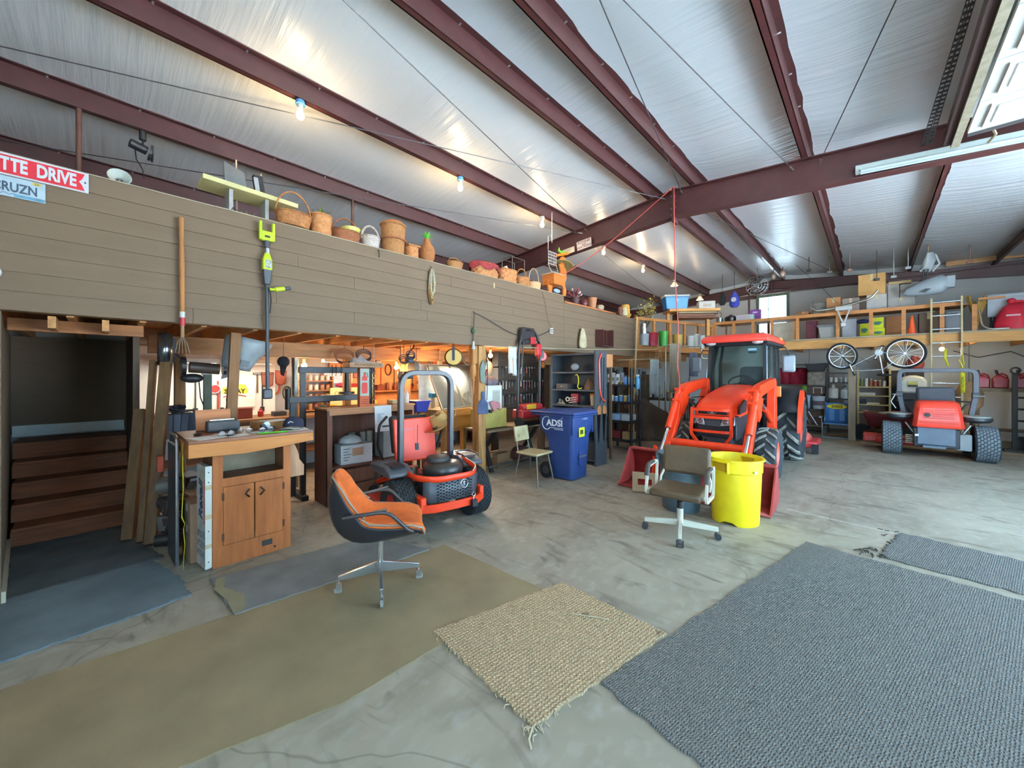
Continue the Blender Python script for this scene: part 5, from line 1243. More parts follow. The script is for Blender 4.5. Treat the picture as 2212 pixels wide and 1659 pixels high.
# drop cord with green socket, outlet, cables
t = thing('drop_cord', 'black cord with a green socket end hanging from a hook on the siding', 'cord', (-4.355, 3.8, 0))
MB().tube(fillet([(0, .0, 2.55), (.02, .0, 2.50), (.01, 0, 2.30)], .03), .006, 6).obj('cord', mat('2a2c2a', .6), t); MB().lathe([(.012, 2.21), (.03, 2.23), (.035, 2.25), (.02, 2.29), (.01, 2.31)], 12).obj('socket', mat('2f4a34', .5), t); MB().cyl((0, 0, 2.10), (0, 0, 2.21), .007, n=6).obj('tail', mat('2a2c2a', .6), t); MB().cyl((0, 0, 1.98), (0, 0, 2.10), .028, .012, n=10).obj('white_plug', plastic('d8d8d0'), t)
tag(MB().tube(fillet([(-4.355, 3.82, 2.53), (-4.34, 4.1, 2.45), (-4.34, 4.6, 2.27), (-4.34, 5.2, 2.24), (-4.35, 5.68, 2.41)], .3), .006, 6).obj('extension_cord', mat('26282a', .6), None), 'dark cord drooping along the siding from the hook to the outlet', 'cord')
tag(MB().tube(fillet([(-4.36, 5.45, 3.1), (-4.34, 5.5, 2.95), (-4.34, 5.6, 2.6), (-4.34, 5.72, 2.46)], .2), .005, 6).obj('supply_cable', mat('6a4a38', .6), None), 'brown cable running down from the moose to the outlet', 'cable')
t = thing('wall_outlet', 'white double outlet box on the siding', 'outlet', (-4.365, 5.71, 2.41))
MB().box(-.01, .03, -.035, .035, -.055, .055).obj('box_body', plastic('d8d4cc'), t, .004)
for z in (-.02, .02): MB().box(.03, .034, -.02, .015, z - .014, z + .014).obj('socket_face', mat('6a4640', .5), t)
for i, (y, z) in enumerate(((4.25, 3.02), (4.9, 2.3))): tag(MB().box(-4.375, -4.37, y - .012, y + .012, z - .05, z + .03).obj('paper_scrap', mat('c8b890', .9), None), ('thin tan scrap stuck on the siding below the red cloth basket', 'pale scrap stuck low on the siding left of the outlet')[i], 'scrap')
# moose cut-out
t = thing('wooden_moose', 'orange-brown plywood deer cut-out with a planter back and antler hat', 'ornament', (-4.42, 6.0, LZ), 0)
MW = wood('c07028', 'y', col2='a85c20')
MB().prism([(-.28, 0), (-.20, 0), (-.17, .16), (-.06, .2), (.1, .2), (.17, .15), (.16, 0), (.26, 0), (.27, .12), (.22, .24), (.28, .36), (.27, .52), (.18, .60), (.05, .60), (.10, .46), (.06, .36), (-.06, .30), (-.26, .32), (-.32, .22)], 'x', -.02, .015).obj('body_board', MW, t, .004)
MB().box(-.14, .14, -.30, -.02, .14, .34).obj('planter_box', MW, t, .006); MB().box(-.15, .15, -.31, -.0, .34, .352).obj('lace_edge', mat('d8c8a8', .8), t)
MB().sphere((0, .17, .68), (.06, .1, .09)).obj('head', MW, t); MB(RX(R(-20), (0, .2, .6))).lathe([(.06, .0), (.2, -.01), (.21, 0), (.06, .03)], 24).obj('hat_brim', cloth('8a7a4a'), t)
MB(RX(R(18), (0, .15, .78))).box(-.03, .03, -.16, .2, 0, .05).obj('antler_board', paint('f07a1c'), t, .01)
for k in range(9):
    a = k * .7; MB().add([(.0, .1 + .03 * k - .1, .82), (.05 * cos(a), .08 + .03 * k - .1, .90), (.0, .14 + .03 * k - .1, .86)], [(0, 1, 2)]).obj('leaf', mat('7ec43a', .6), t, solid=.004)
MB().sphere((.02, -.05, .06), (.04, .1, .04)).obj('blue_label', mat('a8c0d8', .6), t)
tag(MB().box(-4.5, -4.36, 6.16, 8.2, 3.0, 3.035).obj('plank', wood('a0623a', 'y'), None, .003), 'red-brown plank along the lower top edge of the far siding', 'plank')
# pots past the moose
def pot(name, label, y, prof, m, z=3.036, x=-4.43, cat='pot'):
    t = thing(name, label, cat, (x, y, z)); MB().lathe(prof, 24).obj('body', m, t, smooth=50); return t
t = pot('flower_pot', 'dark pot of dried red flowers past the moose', 6.62, [(.06, 0), (.09, .08), (.07, .14)], mat('4a2f2c', .6))
for k in range(12):
    a = rn.uniform(0, 6.28); q = (.12 * cos(a), .15 * sin(a), .2 + rn.uniform(0, .08)); MB().tube([(0, 0, .12), q], .004, 4).sphere(q, .025, 6, 4).obj('flower', mat(rn.choice(['8a2c3c', '6a2c30', 'b89a98']), .8), t)['kind'] = 'stuff'
pot('round_pot', 'small maroon glazed pot', 6.95, [(.06, 0), (.09, .05), (.07, .12), (.05, .13)], mat('5c2226', .4)); pot('clay_vase', 'flared tan clay vase', 7.27, [(.07, 0), (.085, .08), (.10, .2), (.11, .22), (.09, .2)], mat('a8704a', .7))
pot('pitcher', 'small cream pitcher with dark rings', 7.6, [(.06, 0), (.09, .04), (.085, .09), (.06, .11)], mat('d2c2a0', .6, var=.4, scale=40, col2='6a4a38'))
t = pot('bird_figure', 'small carved brown figure near the end of the far siding', 8.55, [(.04, 0), (.06, .1), (.03, .2)], mat('6a4030', .6), cat='figure'); pot('teapot', 'cream enamel pot with a gooseneck by the brown figure', 8.75, [(.07, 0), (.08, .08), (.05, .2), (.02, .22)], mat('c8bc98', .5), cat='pot')
t = pot('mustard_pot', 'upturned mustard clay pot on a grey bowl', 9.05, [(.10, 0), (.14, .06), (.15, .08), (.11, .09), (.10, .26), (.09, .32), (.01, .33)], mat('c0923c', .8), x=-4.55)
# rafter signs and hooks
t = thing('name_sign', 'small white sign with brown name lettering on the rafter', 'sign', (-4.03, 6.315, 4.10))
MB(RY(R(-5))).box(-.16, .16, 0, .006, -.085, .085).obj('plate', mat('e6dcd6', .6), t)
for k, s_ in enumerate(('RONNIE', 'AND', 'WATKINS')): text('lettering', s_, (.075, .04, .075)[k], (0, -.002, .048 - k * .048), (R(90), R(-5), 0), mat('6a3034', .7, var=0), t, .001)
tag(MB(RY(R(-5))).box(-4.50, -4.24, 0, .005, 0, 0.001).obj('x', PAP, None), 'x', 'x')
bpy.data.objects.remove(bpy.data.objects['x'])
t = thing('paper_sign', 'cream strip sign with faded print left of the name sign', 'sign', (-4.40, 6.318, 4.05)); MB(RY(R(-5))).box(-.15, .15, 0, .004, -.06, .05).obj('plate', mat('d8d0bc', .8), t)
for k in range(3): MB(RY(R(-5))).box(-.12, .06, -.002, 0, -.04 + k * .03, -.03 + k * .03).obj('print_line', mat('8a8070', .8), t)
# red cord hoist
RC = mat('b8483c', .6)
tag(MB().tube([(-2.33, 6.3, 4.62), (-2.32, 6.28, 4.2), (-2.31, 6.3, 3.1), (-2.27, 6.32, 2.4), (-2.33, 6.45, 1.75), (-2.28, 6.4, 1.55), (-2.25, 6.32, 1.36), (-2.3, 6.3, 1.22)], .008, 6).obj('hoist_rope', RC, None), 'red cord hanging from the ridge down to the loader arm', 'cord')
tag(MB().tube([(-2.34, 6.29, 4.62), (-3.35, 6.29, 4.05), (-4.0, 6.2, 3.7), (-4.38, 6.05, 3.50)], .007, 6).obj('hoist_rope', RC, None), 'red cord running slantwise under the rafter to the loft', 'cord')
# wire racks hanging near rafter
def wire_rack(label, c, w, d, h, m, shelves, name='wire_rack'):
    t = thing(name, label, 'rack', c)
    for sx in (-1, 1):
        for sy in (-1, 1): MB().cyl((sx * d / 2, sy * w / 2, 0), (sx * d / 2, sy * w / 2, h), .008, n=6).obj('upright', m, t)
    for z in [0.0] + shelves + [h]:
        MB().tube([(-d / 2, -w / 2, z), (d / 2, -w / 2, z), (d / 2, w / 2, z), (-d / 2, w / 2, z)], .007, 6, closed=True).obj('shelf_frame', m, t)
    return t
wire_rack('tall grey wire display rack standing on the loft beside the rafter', (-4.98, 5.35, 2.28), .34, .26, 1.5, metal('6a665e', .5), [.9])
t = thing('wire_shelf', 'white wire file rack hanging beside the rafter', 'rack', (-4.2, 5.55, 3.55)); WW = paint('d0c8bc')
for k in range(6): MB().tube([(0, -.12 + .045 * k, .02), (.0, -.12 + .045 * k, .26)], .005, 5).obj('wire', WW, t)
for k in range(5): MB().tube([(0, -.13, .03 + .055 * k), (0, .12, .03 + .055 * k)], .005, 5).obj('wire', WW, t)
MB().tube([(0, -.13, .27), (.0, -.13, .5), (0, -.05, .55), (0, -.02, .42), (0, -.02, zpb(-4.2) + .1 - 3.55)], .006, 5).obj('hook_wire', WW, t); MB().tube([(0, -.13, .02), (0.05, -.1, -.12), (.05, .1, -.12), (0, .12, .02)], .006, 5).obj('tray_wire', WW, t)
tag(MB().loft([[(-4.85, 4.0 + a, 3.15 + b) for a, b in ((0, .0), (.55, .0), (.55, .16), (.4, .22), (.2, .23), (.05, .12))], [(-4.82, 4.0 + a, 3.15 + b) for a, b in ((0, .0), (.55, .0), (.55, .16), (.4, .22), (.2, .23), (.05, .12))]]).obj('headboard', mat('5d6470', .6), None), 'grey curved board standing behind the red cloth basket', 'board')
t = thing('black_bag', 'black plastic sack with a yellow tie on the loft below the rafter', 'bag', (-5.75, 4.9, 2.28)); MB().loft([[(r * cos(a) * (1 + .15 * sin(5 * a + z * 9)), r * 1.3 * sin(a), z) for a in [2 * pi * j / 20 for j in range(20)]] for r, z in ((.2, 0), (.35, .3), (.34, .8), (.25, 1.15), (.06, 1.28))]).obj('sack', mat('141518', .35, bump=.6, bscale=12), t, smooth=60); MB().sphere((0, 0, 1.28), (.06, .06, .05)).obj('tie', paint('d8c83a'), t)
t = thing('toy_cow', 'black and white cow figure sitting behind the checkerboard basket', 'toy', (-4.73, 4.80, LZ)); MB().sphere((0, 0, .14), (.07, .12, .14)).obj('body', mat('e0ddd4', .7, var=1, scale=9, col2='2a2624'), t); MB().sphere((.03, .05, .30), (.05, .06, .06)).obj('head', mat('d8d4ca', .7), t)
MB().tube([(.02, .06, .36), (.0, .11, .38), (.02, .1, .33)], .012, 6).obj('ear', mat('d8d4ca', .7), t)
# ================================================================ workshop under the loft
def bottle(label, loc, h, r, m, cap='d8d8d4', group='bottles and cans in the workshop', cat='bottle', neck=.45):
    t = thing('bottle', label, cat, loc, 0, group)
    MB().lathe([(r * .9, 0), (r, .01), (r, h * .68), (r * neck, h * .82), (r * neck, h * .88)], 14).obj('body', m, t, smooth=45); MB().cyl((0, 0, h * .88), (0, 0, h), r * neck * 1.15, n=10).obj('cap', plastic(cap), t)
    return t
def jar(label, loc, h, r, m, lid, group, cat='jar'):
    t = thing('jar', label, cat, loc, 0, group); MB().lathe([(r * .92, 0), (r, .01), (r, h * .8), (r * .85, h * .86)], 12).obj('body', m, t, smooth=45); MB().cyl((0, 0, h * .84), (0, 0, h), r * .92, n=12).obj('lid', lid, t); return t
def carton(label, x0, x1, y0, y1, z0, z1, h='a8845c', group=None, a=0, tape=True, name='carton'):
    cx, cy = (x0 + x1) / 2, (y0 + y1) / 2
    t = thing(name, label, 'carton', (cx, cy, z0), R(a), group)
    w, d, hh = x1 - x0, y1 - y0, z1 - z0
    MB().box(-w / 2, w / 2, -d / 2, d / 2, 0, hh).obj('box_body', mat(h, .9, var=.1), t, .004)
    if tape: box('tape_strip', mat('c9b48a', .6), t, -.025, .025, -d / 2 - .001, d / 2 + .001, hh * .7, hh + .0012)
    return t
rn = random.Random(11)
PINK = mat('d89a6c', .85, var=.15, scale=6)
struct(box('wall_panel', mat('e2ddd0', .8, var=.05, scale=3), None, -7.44, -7.36, .3, 2.0, .9, 2.0), 'white pegboard panel behind the tool bench')
struct(box('wall_panel', PINK, None, -7.44, -7.38, 2.9, 6.1, .5, 2.04), 'peach insulated wall behind the hanging saws')
struct(box('wall_panel', wood('7a5636', 'z'), None, -7.1, -7.0, 6.12, 9.1, 0, 2.04), 'dark board wall behind the stored mower')
# long bench against the left wall
t = thing('workbench', 'long cluttered plank workbench along the left wall', 'workbench', (-7.0, 0, 0))
BW_ = wood('8a6440', 'y')
for k in range(4): box('top_plank', BW_, t, -.36 + k * .18, -.185 + k * .18, .32, 6.0, .90, .94)
for y in (.4, 2.0, 4.0, 5.9):
    box('leg', BW_, t, .22, .31, y, y + .09, 0, .90); box('leg', BW_, t, -.34, -.25, y, y + .09, 0, .90)
box('shelf', BW_, t, -.34, .30, .4, 5.95, .35, .38)
# shelves of jars
t = thing('jar_shelf', 'small open shelf unit packed with jars at the back of the workshop', 'shelf', (-7.22, 2.55, .945))
JS = wood('a06a40', 'y')
for s in (-.32, .30): box('side', JS, t, -.1, .1, s, s + .02, 0, .62)
for k in range(4): box('shelf', JS, t, -.1, .1, -.3, .3, .02 + k * .17, .04 + k * .17)
for k in range(4):
    for j in range(6):
        jar(f'{ORD[j]} hardware jar from the left on the {ORD[k]} level up of the jar shelf', (-7.2, 2.30 + j * .1, .985 + k * .17), .1, .036, mat(rn.choice(['c8b8a0', 'b07a50', 'd8cdb8', 'a8543c']), .3), mat(rn.choice(['c9a43a', 'b8b8b4', 'a83c2c']), .4), 'hardware jars')
t = thing('poster', 'bluish-white poster on the workshop wall behind the press frame', 'poster', (-7.34, 3.0, 1.5)); MB().box(0, .006, -.22, .22, -.2, .2).obj('sheet', mat('cfdde6', .6), t); MB().box(.006, .008, -.2, .2, -.19, -.06).obj('print', mat('8aa0b0', .6, var=.4, scale=20), t)
t = thing('sign_board', 'pale wooden board lettered OPTIMA standing on the bench', 'sign', (-6.9, 3.02, .945)); box('board', wood('c9b070', 'y'), t, -.015, .015, -.3, .3, 0, .42); text('lettering', 'OPTIMA', .1, (.017, -.05, .32), (R(90), 0, R(90)), mat('8a5a34', .7, var=0), t)
t = thing('cushion', 'dark red cushion on the OPTIMA board', 'cushion', (-6.9, 2.93, 1.366)); MB().sphere((0, 0, .045), (.06, .12, .045)).obj('pad', cloth('8a2238'), t)
for i, (y, z, h) in enumerate(((2.66, .0, 'd8a020'), (2.9, 0, 'e0a81c'), (2.50, 0, '2f4a3c'))):
    jar(('yellow plastic tub left of the paper roll', 'yellow plastic tub right of the first one', 'dark green jar at the bench end')[i], (-6.62, y, .945), .15, .06, plastic(h), plastic(h), 'bench tubs', 'tub')
t = thing('paper_roll', 'white paper towel roll on its side on the bench', 'roll', (-6.55, 3.15, 1.01)); MB().cyl((-.1, 0, 0), (.12, 0, 0), .065, n=20).obj('roll', mat('cfccc2', .9), t); MB().cyl((.12, 0, 0), (.122, 0, 0), .02, n=12).obj('core', mat('3a332c', .9), t)
# black press frame in front
t = thing('press_frame', 'black steel shop press frame standing behind the bookcase', 'press', (-5.36, 2.22, 0))
BF = mat('17181a', .45)
for y in (-.45, .45): box('upright', BF, t, -.03, .03, y - .03, y + .03, .06, 1.62)
box('top_beam', BF, t, -.035, .035, -.5, .5, 1.62, 1.70, .005); box('mid_beam', BF, t, -.04, .04, -.62, .48, 1.24, 1.32, .005)
box('foot', BF, t, -.3, .13, -.5, -.42, 0, .06, .005); box('foot', BF, t, -.3, .13, .42, .5, 0, .06, .005)
MB().cyl((0, .12, 1.36), (0, .12, 1.62), .035, n=12).obj('ram', BF, t); MB().cyl((0, .12, 1.33), (0, .12, 1.36), .10, n=16).obj('ram_plate', BF, t); MB().cyl((0, -.62, 1.16), (0, -.62, 1.42), .035, n=10).obj('clamp_post', BF, t); MB().box(-.03, .03, -.60, -.54, .06, 1.24).obj('side_post', BF, t)
for y in (-.1, -.05, .02): MB().tube([(.03, y, 1.70), (.05, y, 1.73), (.06, y + .01, 1.66), (.04, y, 1.58)], .004, 5).obj('wire_hook', metal('333333', .5), t)
t = thing('carton', 'flat tan drink carton lettered POWERADE on the press frame', 'carton', (-5.34, 2.56, 1.70), 0); MB().box(-.12, .12, -.24, .26, 0, .07).obj('box_body', mat('a8896a', .9), t, .003); text('lettering', 'POWERADE', .05, (.1215, .03, .035), (R(90), 0, R(90)), mat('4a3c30', .8, var=0), t, sx=1.5)
tag(MB().loft([[(-5.44, 2.36 + .06 * k, 1.772 + .0), (-5.34, 2.36 + .06 * k, 1.79 + .03 * (k % 2) + .02 * k if k < 4 else 1.80), (-5.24, 2.36 + .06 * k, 1.774)] for k in range(7)], closed=False, cap=False).obj('crumpled_plastic', mat('b8b0a8', .3, var=.3), None, solid=.004), 'crumpled grey plastic sheet on the POWERADE carton', 'plastic')
# bookcase-top bottles and bits
bottle('white spray bottle with a red cap on the bookcase', (-4.9, 2.93, 1.187), .22, .035, plastic('e0dcd6'), 'c8302c'); bottle('plain white squeeze bottle next to the red-capped one', (-4.92, 3.02, 1.187), .19, .03, plastic('d8d4cc'), 'd8d4cc', neck=.3)
carton('small open cardboard box on the bookcase end', -5.06, -4.9, 2.78, 2.88, 1.187, 1.24, 'b89a72')
for i, (y, w) in enumerate(((2.30, .09), (2.45, .08), (2.55, .09), (2.68, .07))): tag(MB().lathe([(w / 2, .05), (w / 2, .4)], 12, (-5.115, y, .42)).obj('pipe_length', mat('8d877a', .7, var=.15), None), f'{("leftmost", "second", "third", "rightmost")[i]} grey pipe standing at the back of the bookcase shelf', 'pipe')
carton('dim grey carton on the bookcase shelf behind the mower', -5.1, -4.86, 2.62, 2.98, .466, .86, '8a8880')
# things hanging left: chrome stovepipe, grinder, bell shroud, leaning stud
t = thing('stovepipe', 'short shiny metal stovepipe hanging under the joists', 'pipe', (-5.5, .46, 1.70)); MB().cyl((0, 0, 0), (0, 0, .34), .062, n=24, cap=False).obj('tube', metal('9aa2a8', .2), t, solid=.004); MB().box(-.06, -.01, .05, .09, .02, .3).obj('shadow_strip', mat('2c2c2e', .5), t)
t = thing('bench_grinder', 'black bench grinder with a crank hanging on a stand', 'grinder', (-5.35, .76, 0)); GK = mat('222226', .4, var=.2)
MB().cyl((0, -.12, 1.68), (0, .14, 1.66), .06, n=18).obj('motor', mat('4a4038', .4), t); MB().cyl((0, -.19, 1.69), (0, -.15, 1.69), .10, n=20).obj('wheel', GK, t); MB().cyl((0, .17, 1.66), (0, .2, 1.66), .07, n=20).obj('wheel', GK, t)
MB().sphere((.03, -.1, 1.56), (.05, .1, .05)).obj('guard', GK, t); MB().tube([(.02, -.17, 1.75), (.03, -.24, 1.82), (.02, -.22, 1.86)], .012, 6).obj('crank', GK, t); MB().prism([(.16, 1.55), (.3, 1.60), (.26, 1.72), (.2, 1.75)], 'x', -.03, .03).obj('rest', GK, t)
box('stand', mat('4a5040', .6), t, -.03, .03, .0, .07, 0, 1.60); box('stand', mat('4a5040', .6), t, -.03, .03, .22, .27, 0, 1.58); MB().tube([(0, -.04, 1.55), (.03, -.03, 1.35), (0, .02, 1.2)], .006, 5).obj('cord', GK, t)
t = thing('fan_shroud', 'grey bell-shaped plastic shroud hanging under the loft', 'shroud', (-5.02, .99, 1.66)); MB(RX(R(-12))).loft([[(.12 * cos(a) * k, .17 * sin(a) * k + dy, z) for a in [2 * pi * j / 20 for j in range(20)]] for k, z, dy in ((.75, 0, .0), (.8, .04, 0), (1.0, .16, .02), (1.25, .28, .05), (1.3, .34, .06))], cap=False).obj('bell', mat('8e9698', .4, var=.1), t, smooth=60, solid=.008)
MB(RX(R(-12))).box(.10, .13, .0, .08, .04, .1).obj('label', mat('5c6266', .5), t)
tag(MB(RX(R(-2.5), (-4.82, .86, 0.003))).box(-.03, .03, -.045, .045, 0, 2.03).obj('leaning_stud', wood('8a6038', 'z'), None, .003), 'leaning stud standing between the counter and the loft', 'stud')
for i, (x, y, tx, ty, w, h) in enumerate(((-4.93, .31, -5.40, .46, .085, 1.72), (-5.06, .25, -5.52, .37, .05, 1.74), (-5.22, .17, -5.50, .27, .085, 1.24))):
    v = Vector((tx - x, ty - y, h)); m = Matrix.Translation((x, y, 0)) @ v.to_track_quat('Z', 'Y').to_matrix().to_4x4()
    tag(MB(m).box(-w / 2, w / 2, -.045, .045, 0.015, v.length).obj('timber', wood('5c3f22', 'z', col2='7a5a30'), None, .004), ('thick yellowish timber leaning at the stairs, rightmost of three', 'dark split timber leaning between the other two', 'shorter timber leaning at the stairs, leftmost of three')[i], 'timber')
t = thing('folding_chair', 'grey folding chair back rising behind the counter', 'chair', (-5.55, .60, 0), R(185)); FC = metal('c8ccd0', .25)
MB().tube(fillet([(0, -.2, 0), (0, -.2, 1.20), (0, .2, 1.20), (0, .2, 0)], .12), .012, 8).obj('frame', FC, t); MB().box(-.01, .01, -.17, .17, .9, 1.17).obj('back_panel', mat('4a5260', .5), t, .01); MB().box(.0, .35, -.18, .18, .43, .46).obj('seat', mat('4a5260', .5), t, .01)
MB().tube([(.33, -.17, 0), (.0, -.17, .6)], .011, 6).obj('leg', FC, t); MB().tube([(.33, .17, 0), (0, .17, .6)], .011, 6).obj('leg', FC, t)
t = thing('wire_basket', 'dark wire basket of tangled cords behind the grey folding chair', 'basket', (-5.55, .52, .98))
for k in range(5): MB().tube([(.1, -.14 + .07 * k, .2), (.09, -.12 + .06 * k, 0), (-.09, -.12 + .06 * k, 0), (-.1, -.14 + .07 * k, .2)], .004, 5).obj('wire', metal('5a5a5a'), t)
MB().tube([(.1, -.15, .2), (.1, .15, .2), (-.1, .15, .2), (-.1, -.15, .2)], .005, 5, closed=True).obj('rim', metal('6a6a6a'), t)
MB().tube([(.06 * sin(k * 2.1), .11 * sin(k * 1.3), .2 + .08 * abs(sin(k * .9))) for k in range(40)], .01, 5).obj('cord_tangle', mat('26262a', .6), t); box('stand_post', mat('3a3a38', .7), t, -.02, .02, -.02, .02, -.98, 0)
t = thing('tool_heap', 'dark heap of machine parts and cans behind the timbers', 'parts', (-4.79, .44, 0)); rq = random.Random(4)
for k in range(16):
    z = .06 + (k // 4) * .17; mm = Matrix.Translation((rq.uniform(-.05, .05), rq.uniform(-.01, .05), z)) @ Matrix.Rotation(rq.uniform(0, 3), 4, 'Z') @ Matrix.Rotation(rq.uniform(-.5, .5), 4, 'X'); hx = rq.choice(['2a2522', '3a3230', '4a3a34', '1c1c1e', '5a3a30', '6a6660'])
    if k % 3: MB(mm).box(-.09, .09, -.05, .05, -.07, .07).obj('part_block', mat(hx, .7, var=.3), t, .01)
    else: MB(mm).cyl((-.1, 0, 0), (.1, 0, 0), .06, n=14).obj('part_drum', mat(hx, .5, var=.3), t)
MB().box(.02, .10, -.1, -.06, .72, .86).obj('orange_part', paint('b0462a'), t)
# spray sign and clutter on the pegboard
t = thing('shop_sign', 'yellow and white sign lettered SPRAY hanging on the white board', 'sign', (-7.33, 1.45, 1.28)); box('plate', mat('dcd8cc', .6), t, 0, .008, -.2, .25, -.2, .18); MB().prism([(-.18, .02), (.14, .02), (.16, .06), (.12, .16), (.04, .17), (-.06, .13), (-.18, .12)], 'x', .009, .012).obj('yellow_field', paint('e0cc28'), t)
text('lettering', 'H', .08, (.013, .0, .13), (R(90), 0, R(90)), mat('201c14', .7, var=0), t, bold=.004); text('lettering', 'SPRAY', .095, (.013, -.02, .055), (R(90), 0, R(90)), mat('201c14', .7, var=0), t, bold=.004); text('lettering', 'U', .12, (.011, -.1, -.09), (R(90), 0, R(90)), mat('302c28', .7, var=0), t)
MB().tube([(.012, -.17 + .03 * k, -.0 - .006 * (k - 5) ** 2 / 5) for k in range(11)], .007, 5).obj('red_arc', mat('b8483c', .7, var=0), t)
def hang(y, z, label, kind, h, x=None, s=1.0):
    x = x or (-7.358 if y < 2.0 else -7.448 if y < 2.9 else -7.378)
    t = thing(kind, label, 'tool', (x, y, z), 0, 'tools hung on the workshop wall'); mm = mat(h, .5)
    if kind == 'hand_saw':
        MB().prism([(-.05, 0), (.05, 0), (.02, -.42), (-.0, -.42)], 'x', 0, .006).obj('blade', metal('8a7a6a', .4), t); MB().prism([(-.06, 0), (.06, 0), (.07, .1), (-.03, .12)], 'x', -.004, .014).obj('handle', mm, t, .006)
    elif kind == 'hammer':
        MB().cyl((.01, 0, -.3), (.01, 0, 0), .013, n=8).obj('handle', mm, t); MB().box(-.01, .03, -.06, .06, -.005, .03).obj('head', metal('555555'), t, .005)
    elif kind == 'long_tool':
        MB().cyl((.012, 0, -.45 * s), (.012, 0, 0), .010, n=8).obj('shaft', mm, t); MB().box(0, .02, -.03, .03, -.53 * s, -.45 * s).obj('head', metal('4a4a4a'), t, .004)
    elif kind == 'cord_hank':
        for k in range(3): MB().ring((.012 + .008 * k, 0, -.12), .085 + .006 * k, .009, 'x', 22, 5, (.7, 1.2)).obj('loop', mm, t)
    elif kind == 'pan':
        MB().cyl((0, 0, 0), (.03, 0, 0), .07 * s, n=18).obj('disc', mm, t); MB().ring((.03, 0, 0), .065 * s, .008, 'x', 18, 5).obj('rim', metal('c8c0b0'), t)
    elif kind == 'pouch':
        MB().prism([(-.09, 0), (.09, 0), (.08, -.2), (0, -.24), (-.08, -.2)], 'x', 0, .05).obj('body', mm, t, .015); MB().box(0, .06, -.09, .09, -.02, .02).obj('flap', mm, t, .01)
    return t
spec = [(.95, 1.55, 'long_tool', '3a3a3a'), (1.08, 1.6, 'hammer', '8a5a34'), (1.18, 1.38, 'pan', 'c83a2c'), (1.22, 1.5, 'long_tool', 'b8342c'), (1.74, 1.6, 'hammer', '6a4a30'), (1.81, 1.52, 'long_tool', '2c2c2e'), (1.88, 1.62, 'pouch', '8a4a34'), (2.02, 1.5, 'cord_hank', 'c8502c'), (2.1, 1.65, 'pouch', 'b85a34'), (2.2, 1.4, 'cord_hank', '4a5a3a'),
        (3.3, 1.75, 'hand_saw', 'a8602c'), (3.45, 1.7, 'hand_saw', '8a4a24'), (3.62, 1.8, 'long_tool', '3a2a24'), (3.75, 1.6, 'hand_saw', '9a5a2c'), (3.92, 1.85, 'long_tool', 'a82c24'), (4.08, 1.82, 'cord_hank', '5a3a2c'), (4.22, 1.8, 'long_tool', '2a2422'), (4.36, 1.62, 'hand_saw', 'b06c38'), (4.5, 1.78, 'hammer', '7a4a28'), (4.66, 1.85, 'long_tool', '4a3a34'), (4.85, 1.6, 'hand_saw', '8a5030'), (5.05, 1.7, 'cord_hank', '2c2c30'), (5.25, 1.75, 'pouch', '6a4030')]
nm = {'hand_saw': 'hand saw', 'long_tool': 'long-shafted tool', 'hammer': 'hammer', 'pan': 'round red gauge', 'cord_hank': 'hank of cord', 'pouch': 'leather tool pouch'}
cn = {'3a3a3a': 'dark grey', '8a5a34': 'tan', 'c83a2c': 'bright', 'b8342c': 'red', '6a4a30': 'brown', '2c2c2e': 'black', '8a4a34': 'rust-coloured', 'c8502c': 'orange', 'b85a34': 'orange-brown', '4a5a3a': 'green'}
for i_, (y, z, k, h) in enumerate(spec): hang(y, z, f'{cn.get(h, "brown")} {nm[k]}, {ORD[i_] if i_ < 10 else ORD[i_ - 10]} tool along the {"white board" if y < 2.3 else "peach wall"} from the left', k, h)
tag(bpy.data.objects['pan'], bpy.data.objects['pan']['label'], 'gauge')
# second shelf rail and bench clutter
struct(box('trim_1', wood('a06a3c', 'y'), None, -7.38, -7.2, 3.2, 5.9, 1.25, 1.28), 'plank shelf on the peach wall')
for k in range(14):
    y = 3.3 + k * .18; hh = rn.uniform(.07, .17); h = rn.choice(['7a3c30', '3a3a3c', 'b08a5a', '5a4a3a', '9a2c28', 'c8c0b0'])
    if k % 3: jar(f'{ORD[k]} item along the plank shelf below the saws, a small tin', (-7.28, y, 1.281), hh, rn.uniform(.03, .05), plastic(h), mat('6a5a48', .5), 'tins on the plank shelf', 'tin')
    else: carton(f'{ORD[k]} item along the plank shelf below the saws, a small box', -7.36, -7.22, y - .07, y + .07, 1.281, 1.281 + hh, h, 'toolboxes on the plank shelf', tape=False, name='toolbox')
for k in range(22):
    y = .5 + k * .24; x = -6.95 + rn.uniform(-.12, .2); h = rn.choice(['7a3c30', '3a3a3c', 'b08a5a', 'c8a048', '9a2c28', 'd0c8b8', '4a5a6a', 'c86a30'])
    if 2.2 < y < 3.3: continue
    if k % 2: bottle(f'{ORD[k // 2]} small bottle along the long workbench, counted from the stairs', (x, y, .941), rn.uniform(.12, .24), rn.uniform(.03, .045), plastic(h), rn.choice(['d8d8d4', 'c8302c', '2a2a2c']), 'bottles on the long workbench')
    else: carton(f'{ORD[k // 2]} small parts box along the long workbench, counted from the stairs', x - .08, x + .08, y - .09, y + .09, .941, .941 + rn.uniform(.06, .16), h, 'parts boxes on the long workbench', tape=False, name='parts_box')
